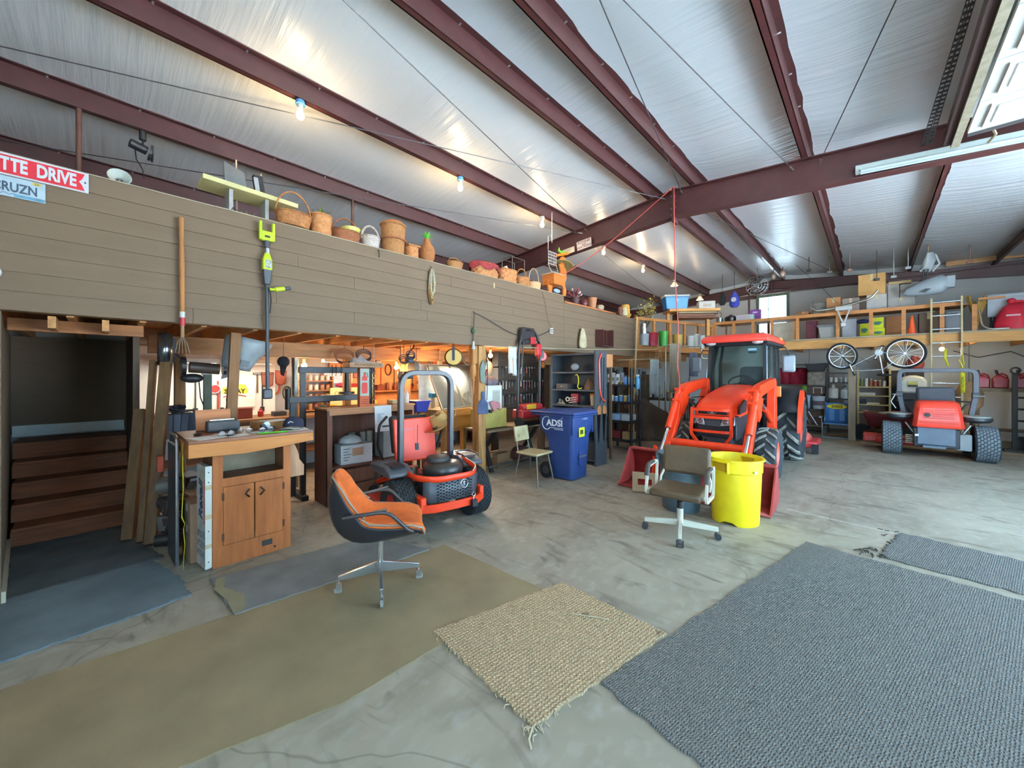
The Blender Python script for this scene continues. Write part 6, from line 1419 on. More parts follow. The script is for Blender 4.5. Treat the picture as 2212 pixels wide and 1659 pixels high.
# machines/cords hanging in the middle
t = thing('circular_saw', 'grey and blue circular saw hanging from the loft joists', 'saw', (-5.4, 3.42, 1.55)); MB().cyl((0, -.02, .16), (0, .05, .16), .12, n=26).obj('guard', mat('6a6e66', .4), t); MB().cyl((0, .055, .16), (0, .058, .16), .10, n=26).obj('blade', metal('a8a49c', .3), t); MB().box(-.05, .05, -.12, .0, .24, .34).obj('motor', mat('3a5a80', .5), t, .02); MB().tube([(0, -.1, .34), (0, -.05, .42), (0, .02, .49), (0, .02, .70)], .012, 6).obj('handle', BF, t); MB().box(-.07, .07, -.14, -.02, -.02, .1).obj('case', mat('26282a', .6), t, .02)
t = thing('chain', 'steel chain hanging beside the press frame', 'chain', (-5.28, 2.70, 0))
for k in range(20): MB(Matrix.Rotation((pi / 2) * (k % 2), 4, 'Z')).ring((0, 0, 1.70 - k * .038), .02, .006, 'x', 12, 5, (.65, 1.25)).obj('link', metal('5a4a3c', .5), t)
MB().cyl((0, 0, 1.70), (0, 0, 2.25), .004, n=5).obj('hang_wire', metal('5a5a5a'), t)
t = thing('level_bar', 'yellow spirit level standing behind the press frame', 'level', (-5.45, 2.74, 0)); box('bar', paint('d8a81c'), t, -.02, .02, -.035, .035, .9, 1.62); box('foot', BF, t, -.02, .02, -.03, .03, 0, .9)
t = thing('bucket_tub', 'blue plastic storage tub on the stand by the glass case', 'tub', (-5.35, 3.50, 1.0)); MB().loft([[(-.1, -.1, 0), (.1, -.1, 0), (.1, .1, 0), (-.1, .1, 0)], [(-.14, -.14, .18), (.14, -.14, .18), (.14, .14, .18), (-.14, .14, .18)]]).obj('body', plastic('27348c'), t, .01); MB().box(-.155, .155, -.155, .155, .165, .185).obj('rim', plastic('27348c'), t, .006); MB().cyl((0, 0, -1.0), (0, 0, 0), .03, n=10).obj('stand', BF, t)
t = thing('water_jug', 'clear ribbed water jug under the glass case', 'jug', (-5.0, 3.42, .6)); MB().lathe([(.07, 0), (.09, .03), (.085, .1), (.09, .17), (.085, .24), (.06, .3)], 18).obj('body', mat('9a9aa0', .25, trans=.4), t, smooth=50); box('stand', wood('6a4a34', 'z'), t, -.06, .06, -.06, .06, -.6, 0)
def reel(label, loc, h, r, a=0):
    t = thing('cord_reel', label, 'reel', loc, a); MB().cyl((-.02, 0, 0), (.035, 0, 0), r, n=28).obj('drum', paint(h), t, .01); MB().ring((-.045, 0, 0), r * .97, .022, 'x', 28, 8).obj('wound_cord', mat('26262a', .7), t); MB().box(.036, .045, -.02, .02, -r * .4, r * 1.25).obj('bracket', BF, t); MB().cyl((.0, 0, r), (.0, 0, 2.25 - loc[2]), .012, n=8).obj('hanger', BF, t); return t
reel('yellow cord reel hanging at the loft edge left of the turned leg', (-4.6, 3.62, 1.86), 'c79a16', .12, R(-40)); reel('red cord reel hanging left of the dark shelf', (-4.42, 5.52, 1.93), 'c8262c', .085, R(-30))
# turned leg
t = thing('newel_piece', 'turned wooden table leg hung upside down beside the post', 'table leg', (-4.44, 3.87, 1.30)); MB().box(-.05, .05, -.05, .05, .46, .74).obj('square_top', wood('a8743c', 'z'), t, .01); MB().lathe([(.012, 0), (.016, .12), (.02, .2), (.034, .23), (.018, .25), (.05, .3), (.05, .40), (.036, .47)], 18).obj('turning', wood('a8743c', 'z'), t, smooth=40)
# slanted glass show case on timber base
t = thing('display_case', 'slant-front glass case on a timber base behind the mower roll bar', 'display case', (-5.45, 4.28, 0), R(12)); TB = wood('a87c3e', 'y', col2='8a6230')
box('upper_beam', TB, t, -.30, .30, -.62, .62, .90, 1.02, .004); box('lower_beam', TB, t, -.28, .22, -.45, .62, .66, .90, .004)
for y in (-.4, .55): box('leg', TB, t, -.25, -.17, y - .04, y + .04, 0, .66); box('leg', TB, t, .1, .18, y - .04, y + .04, 0, .66)
FRM = metal('8a8a84', .4)
for y in (-.58, .0, .58): MB().tube([(.26, y, 1.02), (-.18, y + .1, 1.76)], .012, 4).obj('frame_bar', FRM, t)
MB().tube([(-.18, -.48, 1.76), (-.18, .68, 1.76)], .012, 4).obj('frame_bar', FRM, t); MB().tube([(.26, -.58, 1.03), (.26, .58, 1.03)], .012, 4).obj('frame_bar', FRM, t)
MB().add([(.25, -.57, 1.03), (.25, .57, 1.03), (-.18, .67, 1.75), (-.18, -.47, 1.75)], [(0, 1, 2, 3)]).obj('glass_front', mat('eef2ea', .08, var=0, trans=.85, ior=1.1), t, solid=.005)
MB().box(-.28, -.26, -.57, .67, 1.02, 1.78).obj('back_panel', mat('e8e6da', .7, var=.2, scale=6), t); MB().box(-.26, -.2, -.05, .6, 1.02, 1.28).obj('dark_print', mat('5a5e62', .5, var=1, scale=14, col2='e8e8e8'), t); MB().box(-.2, -.16, -.35, -.3, 1.02, 1.2).obj('white_stem', mat('e0dcc8', .6), t); MB().box(-.22, -.14, -.40, -.26, 1.2, 1.28).obj('blue_top', paint('4aa8d0'), t, .01)
l = bpy.data.lights.new('case_fill', 'AREA'); l.energy = 45; l.size = .5; l.color = (1, .93, .8); o = bpy.data.objects.new('case_fill', l); COL.objects.link(o); o.parent = t; o.location = (-.12, .1, 1.72); o.rotation_euler = (0, R(-25), 0)  # added fill lamp that brightens the glass case, no fitting belongs to it
# second bench right of the post, push mower, tool rack
t = thing('bench', 'weathered plank bench with crossed black legs right of the post', 'bench', (-4.75, 4.95, 0))
for k in range(3): box('top_plank', wood('7d6a50', 'y'), t, -.28 + k * .19, -.10 + k * .19, -.75, .7, .66, .70)
for y in (-.6, .5):
    MB().tube([(.22, y, 0.0), (-.2, y + .15, .68)], .03, 4).obj('leg', BF, t); MB().tube([(-.24, y, 0.0), (.18, y + .15, .68)], .03, 4).obj('leg', BF, t)
MB().tube([(.25, -.7, .10), (.25, .6, .12)], .02, 6).obj('floor_bar', mat('4a4a44', .6), t)
carton('brown carton on the floor under the plank bench', -4.95, -4.65, 4.6, 4.9, .0, .24, '8a6a4a'); tag(MB().sphere((-4.7, 5.25, .15), (.2, .2, .15)).obj('sack', mat('5a3a34', .9, var=.3), None), 'slumped maroon sack under the plank bench', 'sack')
t = thing('push_mower', 'old red push mower hung upright with its black handle arch on top', 'mower', (-4.335, 5.05, 0)); PR = paint('a8242a', .4, .15)
MB().tube(fillet([(0, -.30, .75), (.04, -.30, 2.1), (.05, -.18, 2.36), (.05, .12, 2.36), (.04, .26, 2.1), (0, .28, .75)], .15), .022, 8).obj('handle_arch', BF, t); MB().tube(fillet([(.05, -.24, 1.5), (.08, -.24, 2.2), (.08, .22, 2.2), (.05, .22, 1.5)], .12), .012, 8).obj('inner_arch', BF, t)
MB().loft([[(-.02, -.28, 2.1), (.08, -.28, 2.1), (.08, .1, 2.12), (-.02, .1, 2.12)], [(-.04, -.26, 2.38), (.06, -.22, 2.42), (.06, .12, 2.42), (-.04, .14, 2.38)]]).obj('seat_pad', mat('2a2426', .8, var=.2), t, .05)
MB().box(-.12, .12, -.30, .34, .86, 1.02).obj('deck', PR, t, .03); MB().box(-.05, .14, -.28, .22, 1.0, 1.10).obj('engine_cover', PR, t, .03); MB().box(.135, .15, -.22, .02, 1.02, 1.10).obj('yellow_label', paint('d8a028'), t); MB().box(.0, .14, -.3, .3, .74, .80).obj('axle_bar', BF, t)
for y in (-.3, .32): MB().cyl((.05, y - .02, .80), (.05, y + .02, .80), .09, n=20).obj('wheel', rubber(), t)
MB().box(.02, .1, -.06, .08, 2.12, 2.24).obj('red_tank', PR, t, .01); MB().box(.02, .1, .12, .24, 1.92, 2.14).obj('red_cap', PR, t, .02)
# tool rack wall behind mower
t = thing('tool_rack', 'dark rack crowded with hanging wrenches and clamps behind the push mower', 'rack', (-5.25, 5.75, 0)); box('board', wood('4a3c30', 'y'), t, -.03, 0, -.7, .7, .9, 2.03)
for k in range(4): box('shelf', wood('3a3028', 'y'), t, 0, .16, -.7, .7, .92 + k * .27, .94 + k * .27)
for s in (-.7, .68): box('side', wood('3a3028', 'z'), t, -.03, .16, s, s + .02, .0, 2.03)
for k in range(46):
    y = -.66 + (k % 16) * .085; z = 1.13 + .27 * (k // 16); L_ = rn.uniform(.08, .2)
    tg = thing('hand_tool', f'{ORD[k % 16]} steel hand tool from the left, {("lowest", "middle", "upper")[k // 16]} row of the crowded rack', 'tool', (-5.083, 5.75 + y, z + .06), 0, 'hand tools in the rack')
    MB().cyl((0, 0, -L_), (0, 0, 0), .009, n=6).obj('shaft', mat(rn.choice(['4a4a4c', '6a6a68', '8a3028', '2a2a2c', 'b0a898']), .4, .4), tg); MB().box(-.012, .012, -.02, .02, -.01, .025).obj('head', metal(rn.choice(['8a8a88', '4a4a4a', 'b8b8b4']), .4), tg, .004)
t = thing('oil_can', 'orange gourd-shaped oil can on the rack shelf', 'can', (-4.95, 6.2, 1.74)); MB().lathe([(.05, 0), (.06, .05), (.03, .1), (.045, .14), (.015, .19)], 16).obj('body', paint('d8821c'), t, smooth=60); box('bracket_shelf', wood('4a3c30', 'y'), t, -.14, .05, -.05, .05, -.02, 0)
# appliance, cloths by the post
t = thing('small_fridge', 'white louvred appliance on the shelf right of the post', 'appliance', (-4.72, 4.42, .721)); 
MB().box(-.16, .16, -.20, .20, .31, .70).obj('case', plastic('dedcd6'), t, .01); MB().box(.16, .168, -.02, .14, .40, .62).obj('louvre_plate', plastic('b8b8a8'), t)
for k in range(6): MB().box(.168, .172, -.01, .13, .42 + k * .032, .43 + k * .032).obj('louvre', mat('8a8a7c', .6), t)
MB().box(-.17, .17, -.22, .3, .0, .31).obj('cabinet_base', mat('a89a4e', .7, var=.12), t, .005)
t = thing('cloth_heap', 'folded grey cloth heap on the white appliance', 'cloth', (-4.7, 4.42, 1.421)); MB().loft([[(.16 * k * cos(a) * (1 + .12 * sin(4 * a)), .2 * k * sin(a) * (1 + .1 * cos(3 * a)), z + .015 * sin(5 * a)) for a in [2 * pi * j / 24 for j in range(24)]] for k, z in ((1, 0.015), (1.05, .05), (.85, .10), (.4, .15))]).obj('folds', cloth('5f5a62', .3), t, smooth=60)
t = thing('trowel_tool', 'grey paddle-shaped tool leaning above the cloth heap', 'tool', (-4.8, 4.55, 1.57)); MB().sphere((0, 0, .12), (.03, .09, .14)).obj('paddle', mat('7d7a6c', .6), t); MB().cyl((0, 0, .2), (-.05, -.05, .4), .012, n=6).obj('grip', mat('3a3a38', .6), t)
tag(MB().loft([[(-4.53 + .0, 4.30 + y, .99 + z) for y, z in ((0, .16), (.05, .18), (.14, .17), (.22, .14), (.24, .02), (.16, .06), (.1, -.0), (.03, .1))], [(-4.51, 4.30 + y, .99 + z) for y, z in ((0, .16), (.05, .18), (.14, .17), (.22, .14), (.24, .02), (.16, .06), (.1, -.0), (.03, .1))]]).obj('pink_cloth', cloth('b87a7c'), None), 'dusty pink cloth hanging over the front of the white appliance', 'cloth')
t = thing('apron', 'blue denim pouch hanging from a strap on the post', 'pouch', (-4.38, 4.02, 1.0)); DN = cloth('4a5a7a', .25)
MB().loft([[(0, -.03, .34), (.01, .03, .34), (-.0, .03, .34)], [(0, -.03, .22), (.05, 0, .22), (0, .03, .22)], [(0, -.10, .16), (.09, 0, .16), (0, .10, .16)], [(0, -.12, 0), (.11, 0, 0), (0, .12, 0)]]).obj('pouch', DN, t, .01); MB().tube([(.03, .05, .2), (.04, .06, .6), (.02, .05, .98)], .006, 5).obj('strap', BF, t); MB().box(.01, .06, .1, .15, -.0, .05).obj('buckle', BF, t, .01)
t = thing('rag', 'grey-green rag hanging on the post above the denim pouch', 'cloth', (-4.37, 4.01, 1.45)); MB().loft([[(0, -.01, .36), (.015, .0, .36), (0, .02, .36)], [(0, -.06, .25), (.04, 0, .25), (0, .06, .25)], [(0, -.05, 0.05), (.03, .0, .0), (0, .05, .08)]]).obj('drape', cloth('78867e', .2), t, smooth=60)
t = thing('screwdriver_set', 'pair of chrome bits hanging on the post by the bulb', 'tool', (-4.375, 4.06, 1.80)); MB().cyl((.01, 0, -.12), (.02, .02, .02), .008, n=6).cyl((.015, .04, -.12), (.02, .05, .03), .008, n=6).obj('bits', metal('d8d8d8', .2), t)['kind'] = 'stuff'; MB().cyl((.01, .0, -.2), (.012, .03, -.12), .014, n=8).obj('grip', mat('8a2c28', .5), t)
# dark shelf with end panel
t = thing('tall_shelf', 'tall charcoal shelf unit with saws and a red strip on its end panel', 'shelf', (-3.98, 6.02, 0)); DKS = mat('3c4248', .6, var=.12)
box('side_panel', DKS, t, -.49, -.45, -.17, .17, 0, 1.98); box('end_panel', DKS, t, .45, .49, -.17, .20, 0, 2.02, .006)
box('back_panel', mat('2e3338', .7), t, -.45, .45, .15, .17, 0, 1.98)
for z in (.08, .62, 1.02, 1.30, 1.62, 1.95): box('shelf_board', DKS, t, -.45, .45, -.17, .15, z, z + .03)
MB().tube(fillet([(.50, .0, 1.97), (.502, -.09, 1.86), (.502, -.06, 1.3), (.502, .02, 1.16), (.50, .13, 1.12)], .1), .017, 6).obj('red_strip', paint('c8402e'), t)
for y in (-.03, .07): MB().tube([(.495, y, 1.1), (.495, y + .03, 1.9)], .006, 4).obj('groove', mat('22262a', .8), t)
for i, y in enumerate((-.09, .09)):
    s_ = thing('hand_saw', ('hand saw with a worn wooden grip on the end panel, nearer the blue cart', 'hand saw with a worn wooden grip on the end panel, farther from the blue cart')[i], 'saw', (-3.478, 6.02 + y, .42)); MB().prism([(-.01, 0), (.0, 0), (.055, .50), (-.05, .50)], 'x', -.003, .003).obj('blade', metal('23262a', .5), s_); MB().prism([(-.05, .48), (.055, .48), (.065, .58), (.03, .64), (-.04, .62), (-.06, .55)], 'x', -.008, .012).obj('grip', wood('a8703c', 'z'), s_, .006)
def sh(x, z, y=-.05): return (-3.98 + x, 6.02 + y, z)
carton('grey metal drawer box on the top shelf level of the charcoal unit', -4.38, -4.12, 5.9, 6.12, 1.331, 1.43, '55504e', tape=False, name='metal_box'); box('drawer_knob', metal('9a9a96'), bpy.data.objects['metal_box'], -.01, .01, -.125, -.11, .04, .06)
t = thing('drill', 'grey power drill lying on the charcoal shelf', 'drill', sh(-.02, 1.651)); MB().sphere((0, 0, .09), (.09, .05, .07)).obj('body', mat('8a9096', .4), t); MB().cyl((-.02, 0, 0), (0, 0, .07), .025, n=10).obj('grip', BF, t)
t = thing('cord_hank', 'bright yellow cord looped over the charcoal shelf edge', 'cord', sh(.08, 1.331, -.12)); MB().tube([(-.05, 0, .26), (0, -.02, .27), (.03, -.02, .22), (.04, -.03, .12), (.02, -.03, .05), (.05, -.03, .01), (.1, -.01, .03)], .009, 6).obj('cord', paint('d8d23a'), t)
t = thing('leather_glove', 'crumpled tan glove pile on the charcoal shelf', 'glove', sh(.28, 1.331)); MB().loft([[(.1 * k * cos(a) * (1 + .3 * sin(3 * a)), .08 * k * sin(a), z) for a in [2 * pi * j / 12 for j in range(12)]] for k, z in ((1, 0), (1, .06), (.6, .14), (.2, .2))]).obj('glove', mat('6a4a34', .8, var=.3), t, smooth=40)
t = thing('toy_engine', 'red and white small engine part on the middle charcoal shelf', 'engine part', sh(-.02, 1.051)); MB().box(-.06, .09, -.05, .05, .04, .2).obj('frame', paint('8a2430'), t, .01); MB().ring((-.14, -.04, .09), .035, .012, 'y', 16, 6).obj('ring', mat('d8c8b0', .5), t); 
for k in range(3): MB().tube([(-.1, -.055, .03 + k * .04), (.06, -.055, .05 + k * .04)], .007, 5).obj('bar', mat('d8d0c4', .5), t)
MB().box(-.05, .08, -.04, .04, 0, .04).obj('base', BF, t)
t = thing('plane_tool', 'grey metal hand plane on the middle charcoal shelf', 'plane', sh(-.3, 1.051)); MB().box(-.1, .08, -.03, .03, 0, .02).obj('sole', metal('9a9a96'), t); MB().sphere((-.06, 0, .05), (.03, .02, .045)).obj('tote', mat('7a7672', .6), t); MB().prism([(-.01, .02), (.05, .02), (.0, .09)], 'y', -.02, .02).obj('iron', metal('8a8a86'), t)
t = thing('pail', 'small tan pail on the right of the middle charcoal shelf', 'pail', sh(.36, 1.051)); MB().lathe([(.04, 0), (.055, .16), (.058, .17), (.05, .16), (.036, .02)], 18).obj('body', mat('b09a78', .6), t, smooth=50); MB().lathe([(.056, .17), (.06, .2), (.03, .22)], 18).obj('lid', paint('b8742c'), t)
t = thing('tool_pouch', 'olive rolled pouch on the lower charcoal shelf', 'pouch', sh(.02, .651)); MB().cyl((-.12, 0, .06), (.1, 0, .06), .06, n=14).obj('roll', cloth('5c5a3c'), t); MB().cyl((-.02, 0, .06), (.0, 0, .06), .063, n=14).obj('strap', BF, t)
carton('grey plastic case at the bottom of the charcoal shelf', -3.75, -3.58, 5.88, 6.1, .651, .98, '8a8e90', tape=False, name='plastic_case')
carton('brown carton on top behind the charcoal shelf', -3.86, -3.6, 6.35, 6.65, 1.74, 1.98, 'a87448')
t = thing('shelf_stand', 'stud rack carrying the brown carton behind the charcoal shelf', 'rack', (-3.73, 6.5, 0))
for sx in (-.1, .1):
    for sy in (-.12, .12): box('leg', wood('6a5038', 'z'), t, sx - .02, sx + .02, sy - .02, sy + .02, 0, 1.72)
box('top', wood('6a5038', 'y'), t, -.14, .14, -.16, .16, 1.72, 1.74)
# bellows & pale sack on the siding above
t = thing('wooden_bin', 'dark red-brown wooden box with a divider on the far siding', 'box', (-4.37, 7.52, 2.2)); RB_ = wood('4a2420', 'z')
MB().box(0, .02, -.2, .22, 0, .38).obj('back', RB_, t); MB().box(0, .2, -.22, -.2, 0, .36).obj('side', RB_, t); MB().box(0, .2, .2, .22, .0, .38).obj('side', RB_, t); MB().box(0, .16, -.03, -.01, 0, .36).obj('divider', RB_, t); MB().box(0, .2, -.2, .2, 0, .02).obj('floor_board', RB_, t)
t = thing('cloth_bag', 'pale cloth bag hanging on the far siding', 'bag', (-4.35, 6.72, 2.14)); MB().loft([[(k * .06 * cos(a) + .03, k * .13 * sin(a) * (1 + .1 * sin(4 * a)), z) for a in [2 * pi * j / 16 for j in range(16)]] for k, z in ((.7, 0), (1, .05), (.9, .2), (.6, .33), (.3, .40))]).obj('sack', mat('b8a988', .9, var=.3, scale=10, bump=.5, bscale=30), t, smooth=60)
# black plastic shelving
t = thing('plastic_shelving', 'black plastic shelving stacked with parts at the far end of the loft', 'shelf', (-3.9, 7.7, 0)); PK = mat('1f2125', .5)
for sx in (-.26, .26):
    for sy in (-.2, .2): MB().cyl((sx, sy, 0), (sx, sy, 1.72), .03, n=10).obj('post', PK, t)
LV = (.18, .58, .98, 1.34)
for z in LV: box('shelf', PK, t, -.29, .29, -.23, .23, z, z + .05, .008)
grp = {0: [('carton', '8a2c2c')], }
for li, z in enumerate(LV):
    for k in range(5 if li else 2):
        x = -4.1 + k * .1; y = 7.53 + rn.uniform(0, .05); zz = z + .051; h = rn.choice(['8aa8c8', 'd8d4cc', 'b8b4ac', '3a3c40', 'a8843c', '5a8ac0', 'e0d8c8'])
        if li == 3: jar(f'{ORD[k]} pale jar from the left on the top level of the black shelving', (x, y, zz), rn.uniform(.12, .2), .04, mat(h, .3), plastic(rn.choice(['e8e8e4', '3a3a3c', 'c8b88a'])), 'jars on the black shelving top')
        elif li == 2: jar(f'{ORD[k]} hardware jar from the left on the second level of the black shelving', (x, y, zz), rn.uniform(.09, .14), .042, mat(h, .3), plastic(rn.choice(['d8c89a', 'e0e0dc'])), 'jars on the black shelving')
        elif li == 1:
            if k in (0, 2): carton(('light blue printed box on the black shelving', 'grey-white flat box on the black shelving')[k // 2], -4.12 + k * .13, -3.9 + k * .11, 7.5, 7.8, zz, zz + .13, ('8fb0d0', 'c8c8c8')[k // 2], tape=False)
        else: carton(('maroon toolbox on the bottom level of the black shelving', 'tan box on the bottom level of the black shelving')[k], -4.13 + k * .26, -3.92 + k * .24, 7.55, 7.8, zz, zz + .16, ('6a2428', 'a88a5c')[k], tape=False, name='toolbox')
for k in range(4):
    tg = thing('blister_pack', f'{ORD[k]} blister card from the left clipped on the black shelving', 'pack', (-4.12 + k * .1, 7.46, 1.44), 0, 'blister cards on the black shelving'); MB().box(-.04, .04, -.006, 0, 0, .17 + .03 * (k % 2)).obj('card', mat(('d8d8d4', 'b8bcc0', 'e0dcd8', '8a8e92')[k], .6), tg); MB().box(-.025, .025, -.02, -.006, .03, .1).obj('blister', mat('6a6a68', .2), tg, .006)
t = thing('spray_bottle', 'blue spray bottle hanging beside the black shelving', 'bottle', (-3.56, 7.62, 1.30)); MB().lathe([(.045, 0), (.05, .05), (.045, .2), (.02, .26)], 14).obj('body', mat('5a9ac0', .3), t, smooth=50); MB().box(-.03, .03, -.015, .015, .26, .3).obj('trigger', plastic('e0e0dc'), t, .005); MB().cyl((-.05, 0, .24), (-.05, 0, -.0), .005, n=5).obj('hanger', BF, t); MB().cyl((-.07, 0, .03), (0, 0, .03), .006, n=5).obj('peg', BF, t)
# clothes line, clothes and pole
LA, LB = Vector((-4.39, 4.05, 2.035)), Vector((-3.80, 9.05, 2.2))
tag(MB().tube([LA, LA.lerp(LB, .5) - Vector((0, 0, .02)), LB, (-3.62, 9.3, 2.32), (-3.5, 10.0, 2.36)], .006, 6).obj('clothes_line', mat('b8b096', .8), None), 'pale rope clothes line stretched along the loft edge', 'rope')
tag(MB().tube([(-4.25, 8.05, 1.93), (-3.8, 8.9, 1.97), (-3.72, 9.1, 2.0), (-3.7, 9.12, 2.2)], .006, 6).obj('clothes_line', mat('b8b096', .8), None), 'second slack rope tied below the clothes line', 'rope')
tag(MB().cyl((-4.33, 9.0, .0), (-4.27, 9.1, 3.02), .022, n=10).obj('long_pole', wood('c0a878', 'z'), None), 'long pale wooden pole standing at the end of the siding', 'pole')
def drape(name, label, p, w, h, hx, dirv, legs=False, cat='cloth'):
    t = thing(name, label, cat, p, math.atan2(dirv[1], dirv[0])); rows_ = []; C_ = cloth(hx, .08)
    def sheet(x0, x1, z0):
        rows_ = []
        for i in range(10):
            u = i / 9; rows_.append([(x0 + (x1 - x0) * j / 10 + .01 * u * sin(j * 2), .02 + .014 * u * sin(j * 1.4 + u * 2), -u * z0) for j in range(11)])
        return MB().loft(rows_, closed=False, cap=False)
    if legs:
        sheet(-w / 2, w / 2, h * .4).obj('waist', C_, t, solid=.008, smooth=60); 
        for s, hh in ((-1, h * .92), (1, h)): sheet(*(sorted((s * w / 2, s * w * .06))), hh).obj('leg', C_, t, solid=.008, smooth=60)
    else: sheet(-w / 2, w / 2, h).obj('front', C_, t, solid=.006, smooth=60); sheet(-w * .48, w * .3, h * .8).obj('fold', C_, t, solid=.006, smooth=60)
    return t
q = LA.lerp(LB, .10); drape('white_shirt', 'white shirt hanging from the clothes line by the push mower', (q.x + .015, q.y + .09, q.z + .01), .17, .48, 'e4e2dc', (.12, 1), True, 'shirt')
drape('trousers', 'pale blue-grey trousers hanging from the slack rope', (-3.78, 9.0, 1.96), .2, .9, 'b4c2c4', (.8, .6), True, 'trousers')
drape('coveralls', 'beige work trousers hanging from the rope under the corner loft', (-3.5, 9.55, 2.36), .26, 1.3, 'a8a08c', (.8, .6), True, 'trousers')
drape('jacket', 'blue-grey jacket hanging on the pipe rack left of the tractor', (-3.25, 10.1, 2.15), .2, .6, '5c6474', (.8, .6), False, 'jacket')
tag(MB().tube(fillet([(-3.75, 9.6, 0), (-3.75, 9.6, 2.3), (-3.1, 10.2, 2.3), (-3.1, 10.2, 2.0), (-2.75, 10.5, 2.0), (-2.75, 10.5, 0)], .06), .016, 8).obj('pipe_rack', metal('a89a88', .4), None), 'bent conduit rack under the corner loft', 'rack')
t = thing('tarp', 'brown canvas sheet draped over a frame at the far end of the loft', 'tarp', (-3.62, 8.45, 0), R(35)); 
rows_ = []
for i in range(9):
    u = i / 8; rows_.append([(-.36 + .72 * j / 12 + .05 * u * (j / 12), .03 * sin(j * 1.1 + u) - .10 * (1 - u) * 0, (1.16 - .42 * (j / 12)) * (1 - u) + .10 * u + .0) for j in range(13)])
MB().loft(rows_, closed=False, cap=False).obj('canvas', mat('4f3f33', .9, var=.2, scale=3, bump=.3, bscale=60), t, solid=.012, smooth=60)
box('support', wood('5a4634', 'z'), t, -.33, -.29, .05, .09, 0, 1.12); box('support', wood('5a4634', 'z'), t, .3, .34, .05, .09, 0, .78)
for i in range(6):
    tag(MB().cyl((-4.0 + i * .13, 9.75 + (i % 2) * .12, 0), (-4.05 + i * .15, 9.95, 1.3 + .12 * (i % 3)), .018, n=8).obj('garden_tool', wood(('8a6a40', '6a5034', 'a08850', '5a4a38', '9a7a4c', '6a5a40')[i], 'z'), None), f'wooden tool handle standing under the corner loft, {ORD[i]} from the siding', 'tool')
for o in bpy.data.objects:
    if o.name.startswith('garden_tool'): o['group'] = 'tool handles under the corner loft'
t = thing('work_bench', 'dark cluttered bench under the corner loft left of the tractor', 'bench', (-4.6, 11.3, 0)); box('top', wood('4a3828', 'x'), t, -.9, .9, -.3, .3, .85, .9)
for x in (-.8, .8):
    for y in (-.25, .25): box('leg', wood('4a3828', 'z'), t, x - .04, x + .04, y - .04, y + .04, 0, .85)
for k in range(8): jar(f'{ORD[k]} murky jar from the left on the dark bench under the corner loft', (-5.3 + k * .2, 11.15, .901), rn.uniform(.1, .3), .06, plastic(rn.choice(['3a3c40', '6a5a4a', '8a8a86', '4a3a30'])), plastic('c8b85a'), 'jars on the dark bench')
# lights of the workshop
TG = glow('fff4e0', 7)
def tubefix(label, x, y0, y1, z, e):
    t = thing('tube_light', label, 'light fixture', (x, (y0 + y1) / 2, z)); L_ = (y1 - y0) / 2
    MB().prism([(-.06, .06), (.06, .06), (.09, .0), (.08, 0), (.05, .05), (-.05, .05), (-.08, 0), (-.09, 0)], 'y', -L_, L_).obj('reflector', paint('d8d8d2'), t)
    for dx in (-.03, .03): MB().cyl((dx, -L_ + .02, .015), (dx, L_ - .02, .015), .014, n=10).obj('tube', TG, t)
    for dy in (-.7, .7): MB().cyl((0, dy * L_, .06), (0, dy * L_, 2.25 - z), .004, n=5).obj('chain', metal('888888'), t)
    l = bpy.data.lights.new('tube_glow', 'AREA'); l.shape = 'RECTANGLE'; l.size = .1; l.size_y = 2 * L_; l.energy = e; l.color = (1, .95, .86)
    o = bpy.data.objects.new('tube_glow', l); COL.objects.link(o); o.location = (x, (y0 + y1) / 2, z - .03)
tubefix('lit tube light over the white pegboard, nearer the stairs', -6.9, .55, 1.15, 1.76, 4); tubefix('lit tube light over the SPRAY sign', -6.9, 1.3, 1.85, 1.76, 3.5); tubefix('lit tube light behind the press frame', -6.5, 2.45, 3.05, 1.80, 5)
def sbulb(label, x, y, z, e=9):
    t = thing('bare_bulb', label, 'bulb', (x, y, 2.04), 0, 'bulbs under the loft'); MB().cyl((0, 0, z + .1 - 2.04), (0, 0, .21), .005, n=5).obj('flex', BF, t); MB().cyl((0, 0, z + .04 - 2.04), (0, 0, z + .1 - 2.04), .022, n=10).obj('socket', plastic('c8b890'), t); MB().sphere((0, 0, z - 2.04), .038).obj('globe', BG_W, t)
    l = bpy.data.lights.new('bulb_glow', 'POINT'); l.energy = e; l.color = (1, .55, .22); l.shadow_soft_size = .05; o = bpy.data.objects.new('bulb_glow', l); COL.objects.link(o); o.location = (x + .05, y - .05, z - .06)
BG_W = glow('ffc878', 16)
sbulb('bare bulb glowing by the galvanised pole', -6.05, 2.02, 1.73); sbulb('bare bulb glowing left of the hanging saws', -5.9, 3.42, 1.72, 16); sbulb('bare bulb glowing above the slant glass case', -5.85, 3.78, 1.75, 14); sbulb('bare bulb glowing right of the turned leg', -4.72, 4.50, 1.92, 9); sbulb('bare bulb glowing among the saws', -6.5, 4.1, 1.68, 14)
tag(MB().cyl((-6.0, 1.88, 0), (-6.0, 1.88, 1.84), .045, n=14).obj('steel_pole', metal('8d8c86', .4), None), 'galvanised steel pole left of the press frame', 'pole')
t = thing('baseball_cap', 'black cap hanging on a hook before the galvanised pole', 'cap', (-5.4, 1.56, 1.70)); MB().sphere((0, 0, .06), (.06, .07, .07)).obj('crown', cloth('1c1c20'), t); MB().prism([(-.04, .02), (.03, .0), (.0, -.12), (-.03, -.1)], 'x', -.01, .02).obj('bill', cloth('1c1c20'), t); MB().cyl((0, 0, .12), (0, 0, .55), .004, n=5).obj('cord', BF, t)

